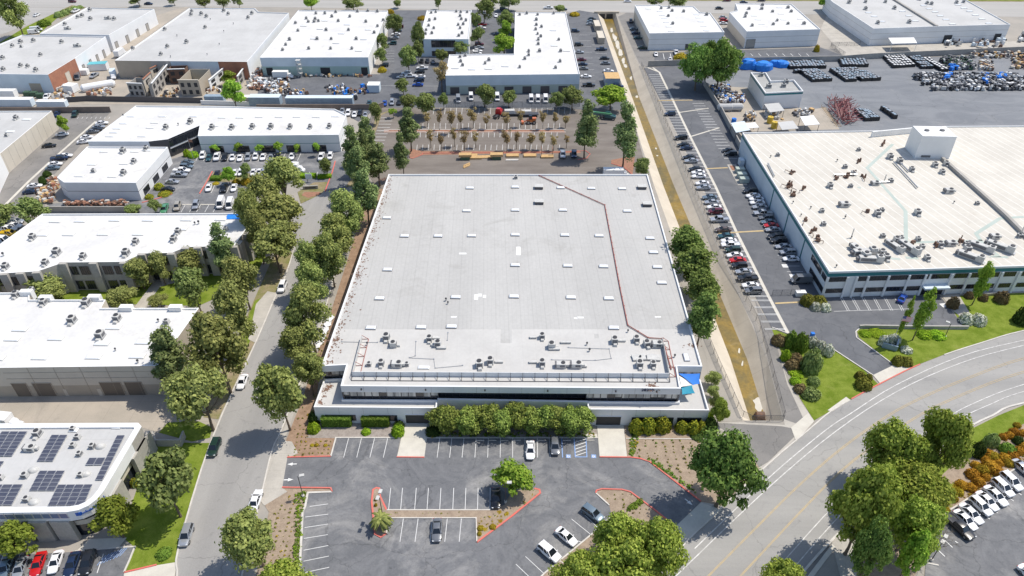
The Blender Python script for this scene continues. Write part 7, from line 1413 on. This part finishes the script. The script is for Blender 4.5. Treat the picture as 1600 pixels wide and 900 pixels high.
# bales in neat blocks
bm_ = MB(); bm_.box((0, 0, 0), (1.75, 2.3, 1.4), 0, 0, .94); bm_.box((0, 0, 1.402), (1.0, 1.3, .10), 0, 1, .9); BALE = [bm_.mesh('bale', [MAT['black'], MAT[t]]) for t in ('steel', 'cont_blue', 'white')]
def bales(where, tl, tr, bl, nc, nr_, pale=0, skip=None):
    a, b2, c = P(*tl, .7), P(*tr, .7), P(*bl, .7); r = random.Random(int(tl[0])); m = BALE[2 if pale else 0]
    for i in range(nc):
        for j in range(nr_):
            if skip and skip(i, j): continue
            p = a + (b2 - a) * ((i + .5) / nc) + (c - a) * ((j + .5) / nr_); o = bpy.data.objects.new('bale', BALE[2] if pale else BALE[r.randrange(2)]); COL.objects.link(o); o.location = (p.x + r.gauss(0, .06), p.y + r.gauss(0, .06), .1); o.rotation_euler = (0, 0, r.gauss(.1, .05)); o.scale = (1, 1, r.uniform(.85, 1.15))
            tag(o, f'{"white-topped" if pale else "dark wrapped"} bale {where}', 'bale', f'bales {where}')
bales('in the left block along the yard wall', (1229, 97), (1284, 96), (1234, 106), 12, 5); bales('in the second block along the yard wall', (1311, 94), (1350, 93.5), (1316, 103), 8, 5); bales('in the left block of the open yard', (1240, 110.5), (1276, 109), (1262, 126.5), 9, 7, skip=lambda i, j: i < 2 and j > 0); bales('in the long block of the open yard', (1296, 109), (1348, 107), (1322, 126), 13, 7, skip=lambda i, j: (i in (4, 5) and j > 5) or (i > 9 and j < 2)); bales('in the small block behind the factory', (1336, 173), (1356, 172), (1352, 187), 5, 6); bales('in the single line behind the factory', (1376, 169), (1382, 169), (1396, 183), 1, 7)
bales('in the white block by the yard wall', (1379, 88), (1411, 86), (1396, 105), 7, 6, 1); bales('in the line beside the white block', (1440, 92), (1452, 92), (1470, 110), 2, 8, 1); bales('in the striped block right of the white one', (1419, 89), (1436, 89), (1440, 106), 4, 6)
# steel racks, tarped goods, canopies, tanks
mb = MB(); r = random.Random(31); base = [P(x, y, .1) for x, y in ((1292, 162), (1322, 160), (1336, 195), (1308, 197))]
for k in range(300):
    u, v, z = r.random(), r.random(), .1 + r.uniform(0, 2.6); a = base[0].lerp(base[1], u).lerp(base[3].lerp(base[2], u), v); d = Vector((r.choice((3.2, 0, .2)), r.choice((0, 3.4, .3)), r.choice((0, 0, 1.8)))); mb.beam(a + Vector((0, 0, z)), a + d + Vector((0, 0, z)), .17)
o = mb.build('rack_stack', MAT['maroon_steel'], None, base[0]); tag(o, 'heap of dismantled red steel racks behind the factory', 'rack heap')
mb = MB()
for k in range(15):
    p = P(1283 + k * 1.7, 168 + k * 2.1, .1); mb.beam(p, p + Vector((2.2, 0, .1)), .12); mb.beam(p, p + Vector((0, 0, 1.4)), .1)
o = mb.build('bike_rack', MAT['timber'], None, P(1296, 184)); tag(o, 'long yellowish pallet rack left of the red racks', 'rack')
for i, (x, y, w, d, h) in enumerate([(1169, 100, 7, 5, 4.2), (1181, 103, 6, 4, 2.8), (1193, 103, 8, 6, 3.6), (1211, 99, 5, 4, 2.4), (1222, 100, 6, 5, 2.6)]):
    c = P(x, y, h / 2); mb = MB(); r = random.Random(i + 50)
    vs = []; n = 12
    for zz, k in ((0, 1.0), (h * .7, .95), (h, .72)): vs += [(c.x + math.cos(6.283 * j / n) * w * .55 * k * r.uniform(.85, 1.1), c.y + math.sin(6.283 * j / n) * d * .55 * k * r.uniform(.85, 1.1), .1 + zz * r.uniform(.93, 1.05)) for j in range(n)]
    mb.add(vs, [(q * n + j, q * n + (j + 1) % n, (q + 1) * n + (j + 1) % n, (q + 1) * n + j) for q in (0, 1) for j in range(n)] + [tuple(range(2 * n, 3 * n))]); tag(mb.build('tarped_stack', MAT['blue_tarp'], None, (c.x, c.y, 0)), f'{ORD[i]} blue tarp-covered stack beside the big dark trees, counted from the left', 'stack', 'blue tarped stacks')
def canopy(label, corners, h, mat, group='yard canopies'):
    w = [P(x, y, h + (.3 if i < 2 else 0)) for i, (x, y) in enumerate(corners)]; c = sum(w, Vector()) / 4; o = thing('canopy', label, 'canopy', (c.x, c.y, 0), group); mb = MB(); mb.add([tuple(v) for v in w] + [(v.x, v.y, v.z - .12) for v in w], [(3, 2, 1, 0), (4, 5, 6, 7), (0, 1, 5, 4), (1, 2, 6, 5), (2, 3, 7, 6), (3, 0, 4, 7)])
    if (w[1] - w[0]).cross(w[2] - w[1]).z > 0: mb.f = [f[::-1] for f in mb.f]
    mb.build('canopy_roof', MAT[mat], o)
    for v in w: mb = MB(); k = v.lerp(c, .06); mb.beam((k.x, k.y, .05), (k.x, k.y, v.z - .12), .14); mb.build('post', MAT['steel_dark'], o)
canopy('pale metal canopy against the small yard block', [(1194, 162.5), (1217, 160.5), (1226, 172.5), (1203, 175.5)], 3.2, 'cool' if 0 else 'roof_cool'); canopy('white canopy over machinery beside the factory end', [(1250, 182), (1271, 180), (1281, 194), (1258, 196)], 3.6, 'white'); canopy('pale canopy right of the yellow drums', [(1215, 191), (1239, 188.5), (1248, 200.5), (1222, 203)], 3, 'roof_cool'); canopy('bluish canopy at the near end of the scrap yard', [(1142, 192), (1163, 189), (1172, 203), (1150, 207)], 3.6, 'pale_blue'); canopy('small white canopy beside the blue barrel', [(1163, 193), (1180, 191), (1186, 199), (1169, 200)], 2.8, 'white')
for i, (x, y) in enumerate([(1133, 167.5), (1149, 167)]): c = P(x, y, 1.6); mb = MB(); mb.tube([c + Vector((-3.2, 0, 0)), c + Vector((-2.6, 0, 0)), c + Vector((2.6, 0, 0)), c + Vector((3.2, 0, 0))], [.7, 1.5, 1.5, .7], 14); [mb.box((c.x + q, c.y, .05), (.4, 2.2, 1.0)) for q in (-1.6, 1.6)]; tag(mb.build('storage_tank', MAT['roof_cool'], None, (c.x, c.y, 0)), f'{ORD[i]} white horizontal tank in the scrap yard, counted from the left', 'tank', 'white tanks of the scrap yard')
c = P(153, 134, 1.6); mb = MB(); d = Vector((math.cos(.55), math.sin(.55), 0)); mb.tube([c - d * 7, c - d * 6, c + d * 6, c + d * 7], [.8, 1.7, 1.7, .8], 14); mb.box((c.x - 3, c.y - 1.8, .05), (.5, 2.5, 1), .55); mb.box((c.x + 3, c.y + 1.8, .05), (.5, 2.5, 1), .55); tag(mb.build('storage_tank', MAT['panel'], None, (c.x, c.y, 0)), 'long pale tank lying behind the set yard fence', 'tank')
for i, (x, y, m) in enumerate([(1203, 189, 'drum_yellow'), (1209.5, 197, 'drum_yellow'), (1146.5, 189.5, 'sail_blue')]): c = P(x, y, .9); mb = MB(); mb.cyl((c.x, c.y, .1), 1.15 if i < 2 else .95, 2.6 if i < 2 else 2.0, 14, 0); mb.cyl((c.x, c.y, 1.3), 1.2 if i < 2 else 1.0, .12, 14, 0); mb.cyl((c.x + .3, c.y, 2.6 if i < 2 else 2.0), .2, .3, 8, 0); tag(mb.build('drum', MAT[m], None, (c.x, c.y, 0)), ['far yellow drum beside the small yard block', 'near yellow drum beside the small yard block', 'blue barrel by the bluish canopy'][i], 'drum')
# film-set facades in the yard
def facade(label, a, b2, h, mat, win=3, depth=0.0, roof=None, trim='white', back=None):
    p, q = P(*a), P(*b2); d = (q - p).normalized(); nr = Vector((d.y, -d.x, 0)); L_ = (q - p).length; o = thing('stage_set', label, 'stage set', (p + q) / 2, 'stage sets in the yard'); m = (p + q) / 2; ang = math.atan2(d.y, d.x); mb = MB(); mb.box((m.x, m.y, .05), (L_, .25, h), ang)
    if depth:
        for e in (p, q): c = e - nr * depth / 2; mb.box((c.x, c.y, .05), (.25, depth, h - .3), ang)
        c = m - nr * depth; mb.box((c.x, c.y, .05), (L_, .25, h - .15), ang)
    mb.build('facade_wall', MAT[mat], o)
    for k in range(win):
        for z in ((.9, h * .58) if h > 4.5 else (.9,)): c = p + d * (L_ * (k + .5) / win) + nr * .14; mb = MB(); mb.box((c.x, c.y, z), (L_ / win * .5, .08, h * .26), ang); mb.build('window', MAT['door_dark'], o)
    mb = MB(); c = m + nr * .2; mb.box((c.x, c.y, h + .052), (L_ + .3, .55, .3), ang); mb.build('cornice', MAT[trim], o)
    if depth and roof: c = m - nr * depth / 2; mb = MB(); mb.box((c.x, c.y, .06), (L_ - .6, depth - .6, .3), ang); mb.build('set_floor', MAT[roof], o)
facade('open-topped grey set piece at the left end of the set yard', (205, 151), (228, 152), 6.0, 'greywall', 3, 7, 'blue_tarp' if 0 else 'cont_blue', 'panel'); facade('salmon set wall with gable beside the grey open set', (231, 151), (242, 140), 7.5, 'mulch' if 0 else 'beige', 1, 0, None, 'brick'); facade('grey city-street facade propped on braces', (243, 154), (268, 122), 6.5, 'greywall', 5, 1.2, 'concrete', 'panel'); facade('brown timber interior set with white top beam', (268, 131), (294, 130), 6.5, 'rust', 2, 5, 'timber', 'white'); facade('ornate house-front set with green back walls and red balcony', (285, 150), (316, 150), 7.0, 'tan', 3, 14, 'sage', 'beige'); facade('white leaning set wall beside the yellow bush', (330, 143), (352, 124), 5.0, 'panel', 2, 0, None, 'white'); facade('long dark set wall right of the round tree', (374, 137), (389, 116), 5.0, 'greywall', 2, 0, None, 'white')
facade('salmon gabled wall in front of the tan warehouse front', (240, 128), (254, 121), 6, 'beige', 1, 0, None, 'brick')
mb = MB(); c = P(470, 121); [mb.beam((c.x + i, c.y + j, .05), (c.x + i, c.y + j, 8), .14) for i in (-.9, .9) for j in (-.9, .9)]; [mb.beam((c.x - .9 * s_, c.y - .9, z), (c.x + .9 * s_, c.y - .9, z + 1.6), .1) for z in (.5, 2.2, 3.9, 5.6) for s_ in (-1, 1)]; [mb.box((c.x, c.y, z), (2, 2, .1)) for z in (2.0, 4, 6, 8)]; tag(mb.build('scaffold_tower', MAT['unit'], None, c), 'white scaffold tower at the studio warehouse wall', 'scaffold')
# trucks and machines
def box_truck(label, px, py, hx, hy, L_=7.5, col='white', cab='white', body='panel', group='box trucks'):
    p = P(px, py, 1.4); a = angle(px, py, hx * 4, hy * 4); o = thing('box_truck', label, 'truck', (p.x, p.y, .1), group); o.rotation_euler = (0, 0, a)
    def kid(nm, mb, m, loc=(0, 0, 0)): q = bpy.data.objects.new(nm, mb.mesh(nm, m)); COL.objects.link(q); q.parent = o; q.location = loc; return q
    kid('cargo_box', MB().box((-.9, 0, .85), (L_ - 2.1, 2.45, 2.5)).box((-.9, 0, 3.352), (L_ - 2.1, 2.5, .06)), MAT[body]); x = L_ / 2 - 1.0
    cb = MB(); loft(cb, [body_sec(x - .75, 1.05, .5, 1.3, 2.3), body_sec(x + .1, 1.05, .45, 1.3, 2.3), body_sec(x + .55, 1.03, .45, 1.2, 1.45), body_sec(x + 1.15, .95, .5, 1.05, 1.15)]); kid('cab', cb, PAINT[cab])
    kid('windscreen', MB().add([(x + .14, -.72, 2.2), (x + .14, .72, 2.2), (x + .56, .86, 1.42), (x + .56, -.86, 1.42)], [(3, 2, 1, 0)][::1]).add([(x + .13, -.70, 2.18), (x + .13, .70, 2.18), (x + .55, .84, 1.40), (x + .55, -.84, 1.40)], [(0, 1, 2, 3)]), MAT['car_glass'])
    kid('chassis', MB().box((-.4, 0, .5), (L_ - 1.4, .9, .3)), MAT['steel_dark']); w = car_meshes('van')['wheel']
    for xx in (x + .1, -L_ / 2 + 1.6):
        for y in (-.95, .95): q = bpy.data.objects.new('wheel', w); COL.objects.link(q); q.parent = o; q.location = (xx, y, .45); q.scale = (1.2, 1.3, 1.2)
    return o
box_truck('white box truck parked across the left lot', 461, 263.5, 1, .05, 6.5); box_truck('white box truck before the studio warehouse', 442, 118, 1, 0, 9, body='white'); box_truck('pale box truck in the shade of the tan wall', 177, 117, -.05, 1, 7, body='pale_blue'); box_truck('white box truck behind the warehouse back parapet', 962, 272, 1, 0, 9, body='white'); box_truck('white truck at the left edge of the dock yard', 8, 660, 1, .1, 7, body='white')
box_truck('grey truck between the two left warehouses', 188, 83, .9, -.6, 8, body='panel')
def tractor(label, px, py, hx, hy, col, name='tractor_unit', trailer=True):
    p = P(px, py, 1.2); a = angle(px, py, hx * 4, hy * 4); o = thing(name, label, 'truck', (p.x, p.y, .1)); o.rotation_euler = (0, 0, a)
    def kid(nm, mb, m, loc=(0, 0, 0)): q = bpy.data.objects.new(nm, mb.mesh(nm, m)); COL.objects.link(q); q.parent = o; q.location = loc; return q
    cb = MB(); loft(cb, [body_sec(-1.4, 1.15, .8, 2.2, 3.2), body_sec(.6, 1.15, .7, 2.1, 3.1), body_sec(1.0, 1.12, .7, 1.9, 2.1), body_sec(2.8, .9, .7, 1.6, 1.75), body_sec(3.0, .8, .8, 1.5, 1.6)]); kid('cab', cb, PAINT[col]); kid('windscreen', MB().add([(.65, -.8, 3.0), (.65, .8, 3.0), (1.05, .95, 2.1), (1.05, -.95, 2.1)], [(0, 3, 2, 1)]), MAT['car_glass']); kid('chassis', MB().box((-2.2, 0, .7), (4.5, .9, .35)), MAT['steel_dark'])
    w = car_meshes('van')['wheel']
    for xx in (2.0, -2.4, -3.6):
        for y in (-1.0, 1.0): q = bpy.data.objects.new('wheel', w); COL.objects.link(q); q.parent = o; q.location = (xx, y, .5); q.scale = (1.35, 1.6, 1.35)
    return o
tractor('bright red truck tractor among the young trees', 779.5, 176, .75, -1, 'red'); tractor('green-boomed crane truck at the right of the back lot', 951, 182, 1, .1, 'teal', 'crane_truck')
c = P(948, 181, 3); mb = MB(); mb.beam((c.x + 2, c.y, 3.6), (c.x - 7, c.y + .5, 4.6), .7, .6); tag(mb.build('crane_boom', PAINT['green'], None, (c.x, c.y, 3)), 'green crane boom resting over its truck', 'boom')
for i, (x, y) in enumerate([(800, 177), (826, 178)]):
    p = P(x, y, 1); mb = MB(); mb.box((p.x, p.y, .9), (8, 2.5, .3), .05, 0); mb.box((p.x - 1, p.y, 1.2), (4.5, 2.2, 1.3), .05, 1, .9); [mb.box((p.x + q, p.y + s_, .1), (.9, .3, .85), .05, 2) for q in (-3, 3) for s_ in (-1.1, 1.1)]; tag(mb.build('flatbed_trailer', [MAT['steel_dark'], MAT['unit'], MAT['tyre']], None, (p.x, p.y, 0)), f'grey loaded flatbed trailer {["nearest the red truck", "behind the orange loader"][i]}', 'trailer')
p = P(830, 189.5, 1); o = thing('wheel_loader', 'orange wheel loader among the young trees of the back lot', 'loader', (p.x, p.y, .1)); MBx = MB().box((p.x, p.y, 1.0), (3.4, 1.8, 1.0), .1, 0, .9).box((p.x + 1.2, p.y, 2.0), (1.6, 1.5, .5), .1); MBx.build('body', PAINT['orange'], o); MB().box((p.x - .3, p.y, 2.0), (1.4, 1.4, 1.5), .1, 0, .85).build('cab', MAT['car_glass'], o); MB().beam((p.x - 1.4, p.y, 1.6), (p.x - 3.2, p.y - .3, .7), .3).box((p.x - 3.5, p.y - .3, .3), (.9, 2.2, .9), .1).build('bucket_arm', PAINT['orange'], o)
for i, (xx, yy) in enumerate(((-1.1, -1), (1.2, -1), (-1.1, 1), (1.2, 1))): q = bpy.data.objects.new('wheel', car_meshes('van')['wheel']); COL.objects.link(q); q.parent = o; q.location = (xx, yy, .7); q.scale = (1.9, 2, 1.9)
for i, (x, y, n, base_) in enumerate([(727, 246.5, 3, 1), (743, 245, 2, 0), (762, 243.5, 1, 0), (776, 246, 3, 1), (801, 242, 2, 0), (800, 247.5, 1, 0), (828, 242, 2, 0), (855, 243.5, 2, 0), (736, 241, 1, 0), (729, 257, 1, 0)]):
    p = P(x, y, .6); o = thing('lumber_stack', f'{ORD[i]} stack of sawn lumber along the red kerb behind the warehouse', 'lumber', (p.x, p.y, .1), 'lumber stacks behind the warehouse'); z = .1
    if base_: MB().box((p.x, p.y, z), (3.2, 2.2, 1.2)).build('bunk', MAT['green_bin'], o); z = 1.3
    for k in range(n): mb = MB(); [mb.box((p.x + rnd.uniform(-.1, .1), p.y - .9 + .36 * j, z + .3 * k + .003), (4.6 if i != 9 else 3, .33, .27), .02 if i != 9 else .8) for j in range(6 if i != 5 else 3)]; mb.build('plank_layer', MAT['timber'] if i != 5 else MAT['kerb'], o)
mb = MB(); [mb.beam((P(x, 243).x, P(x, 243).y + dy, .05), (P(x, 243).x, P(x, 243).y + dy, 3.4), .12) for x in (846, 863) for dy in (-1.2, 1.2)]; [mb.beam((P(x, 243).x, P(x, 243).y - 1.2, z), (P(x, 243).x, P(x, 243).y + 1.2, z), .1) for x in (846, 863) for z in (1.2, 2.4, 3.3)]; tag(mb.build('lumber_rack', MAT['red_earth'], None, P(855, 243)), 'red steel lumber rack standing round the right-hand stack', 'rack')
# flag and monument sign
b0 = P(1390, 545); o = thing('flagpole', 'tall flagpole with flag on the lawn before the factory', 'flagpole', b0); MB().tube([b0, b0 + Vector((0, 0, 10.5))], [.10, .06], 8).build('pole', MAT['steel'], o); mb = MB(); t = b0 + Vector((0, 0, 10.3)); n = 8; cols = []
for j in range(13):
    for k in range(n):
        f = lambda u, v: (t.x + u * 2.5, t.y + .22 * math.sin(u * 7 + v) * u, t.z - v * 1.5 - .5 * u * u); u0, u1, v0, v1 = k / n, (k + 1) / n, j / 13, (j + 1) / 13; mb.add([f(u0, v0), f(u0, v1), f(u1, v1), f(u1, v0)], [(0, 1, 2, 3)], 2 if (k < 3 and j < 7) else j % 2)
fl = mb.build('flag', [plain('flag_red', (.50, .03, .05), .8), plain('flag_white', (.75, .74, .74), .8), plain('flag_blue', (.02, .04, .20), .8)], o)
mb = MB(); st = []; [mb.add([(f_[0], f_[1] - .02, f_[2]), (f_[0] + .07, f_[1] - .02, f_[2]), (f_[0] + .07, f_[1] - .02, f_[2] + .05), (f_[0], f_[1] - .02, f_[2] + .05)], [(0, 1, 2, 3)]) for f_ in [(t.x + .12 + .2 * i, t.y - .02, t.z - .15 - .15 * j) for i in range(4) for j in range(5)]]; mb.build('stars', MAT['white'], o)
c = P(1396, 542, .6); o = thing('monument_sign', 'V-shaped blue-grey monument sign at the foot of the flagpole', 'sign', (c.x, c.y, 0)); MB().box((c.x - 1.0, c.y - .2, .02), (3.4, .3, 1.5), -.45).build('sign_panel', MAT['cont_blue'], o); MB().box((c.x + 1.3, c.y + .9, .02), (3.0, .3, 1.5), 1.05).build('sign_panel', MAT['cont_blue'], o)
c = P(485, 293, .6); o = thing('monument_sign', 'low grey monument sign at the head of the turning bulb', 'sign', (c.x, c.y, 0)); MB().box(c - Vector((0, 0, .6)), (5.0, .5, 1.3), .12).build('sign_panel', MAT['concrete_wall'], o); MB().box((c.x, c.y - .27, .4), (3.6, .06, .5), .12).build('plate', MAT['steel_dark'], o)
c = P(479, 291, .6); o = thing('post_sign', 'pale blue post sign behind the low monument sign', 'sign', (c.x, c.y + 4, 0)); MB().box((c.x, c.y + 4, 1.2), (2.2, .2, 2.0)).build('sign_panel', MAT['pale_blue'], o); MB().beam((c.x - .6, c.y + 4, 0), (c.x - .6, c.y + 4, 1.2), .15).build('post', MAT['steel_dark'], o)
# small flagpole in the left lot, electric boxes, tiled pad, people-sized details
b0 = P(303, 250); o = thing('flagpole', 'slim flagpole at the glass corner of the L-shaped office', 'flagpole', b0); MB().tube([b0, b0 + Vector((0, 0, 8.5))], [.08, .05], 6).build('pole', MAT['steel'], o); MB().box((b0.x + .7, b0.y, 7.0), (1.3, .04, 1.0)).build('flag', MAT['red_earth'], o)
sheet('pavement', 'concrete', [(1136, 257), (1150, 257), (1168, 289), (1153, 289)], Z5); sheet('pavement', 'red_earth', [(1139.5, 258.5), (1147.5, 258.5), (1152, 266), (1144, 266)], .056)
box_thing('electric_cabinet', 'pale electrical cabinet against the factory wall', 'cabinet', 1158, 254, (1.6, 2.6, 2.2), 'pale_blue'); box_thing('utility_box', 'blue mailbox beside the factory driveway', 'box', 1269, 524.5, (.8, .8, 1.2), 'sail_blue'); box_thing('utility_cart', 'white utility cart by the rolling gate', 'cart', 1250.5, 459.5, (2.6, 1.4, 1.2), 'white')
for i, (x, y, l) in enumerate([(1392, 450, ''), ]): pass
# culvert mouth at the far end of the channel
a, c = P(934, 21), P(962, 21); o = thing('culvert', 'concrete culvert with two dark openings at the channel head', 'culvert', ((a.x + c.x) / 2, a.y, 0)); mb = MB(); mb.box(((a.x + c.x) / 2, a.y + .6, -3), (c.x - a.x + 4, 1, 4)); mb.build('headwall', MAT['channel'], o)
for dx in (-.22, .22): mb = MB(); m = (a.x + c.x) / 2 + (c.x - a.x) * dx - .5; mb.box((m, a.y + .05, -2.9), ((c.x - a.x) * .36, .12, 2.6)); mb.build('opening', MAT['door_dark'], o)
c = P(1188, 648, -2); mb = MB(); mb.tube([(c.x - .9, c.y, -2.2), (c.x + .9, c.y, -2.2)], .9, 12); mb.box((c.x, c.y, -3), (2.2, 1.8, .5)); tag(mb.build('drain_pipe', MAT['rust'], None, (c.x, c.y, -3)), 'rusty drain pipe at the lower end of the channel', 'pipe')
# white sheeting along the warehouse side, stop-bar wheel stops
mb = MB(); r = random.Random(77)
for k in range(40):
    t = r.random(); p = P(517 - 20 * t, 497 + 45 * t, .1); s = r.uniform(.4, 1.1); mb.add([(p.x + s * math.cos(q + k), p.y + s * 1.4 * math.sin(q + k), .12 + r.uniform(0, .5)) for q in (0, 1.5, 3.1, 4.6)], [(0, 1, 2, 3)])
o = mb.build('plastic_sheeting', MAT['white']); o['kind'] = 'stuff'
ws = MB(); ws.box((0, 0, 0), (1.8, .16, .13), 0, 0, .9); m = ws.mesh('wheel_stop', MAT['kerb'])
for i, x in enumerate((750, 769, 788, 807.5, 827, 847, 866.5, 885.5, 922)):
    p = P(x, 688.5, .1); o = bpy.data.objects.new('wheel_stop', m); COL.objects.link(o); o.location = (p.x, p.y, .13); tag(o, f'{ORD[i]} concrete wheel stop before the hedge trees, counted from the left', 'wheel stop', 'wheel stops of the front row')
# ================================================================ CAMERA, LIGHT, SKY
cam = bpy.data.cameras.new('camera'); co = bpy.data.objects.new('camera', cam); COL.objects.link(co)
co.location = (0, 0, CAM_H); co.rotation_euler = (math.pi / 2 - PITCH, 0, 0)
cam.sensor_width = 36; cam.lens = FPX / 1600 * 36; cam.clip_end = 9000; cam.clip_start = .5
scene.camera = co
w = bpy.data.worlds.new('World'); scene.world = w; w.use_nodes = True
nt = w.node_tree; bg = nt.nodes['Background']; sk = nt.nodes.new('ShaderNodeTexSky'); sk.sky_type = 'NISHITA'; sk.sun_disc = False
elev = math.asin(SUN_DIR.z); sk.sun_elevation = elev; sk.sun_rotation = math.atan2(SUN_DIR.x, SUN_DIR.y)
nt.links.new(sk.outputs[0], bg.inputs[0]); bg.inputs[1].default_value = .135
sl = bpy.data.lights.new('sun', 'SUN'); so_ = bpy.data.objects.new('sun', sl); COL.objects.link(so_)
sl.energy = 3.8; sl.angle = rad(.53); sl.color = (1, .935, .83); so_.rotation_euler = SUN_DIR.to_track_quat('Z', 'Y').to_euler(); so_.location = (60, 60, 300)
vs_ = scene.view_settings; vs_.view_transform = 'Standard'; vs_.look = 'None'; vs_.exposure = .22; vs_.gamma = 1; vs_.use_curve_mapping = False
scene.cycles.max_bounces = 6; scene.cycles.diffuse_bounces = 3; scene.cycles.transparent_max_bounces = 12
try: scene.cycles.use_denoising = True
except Exception: pass
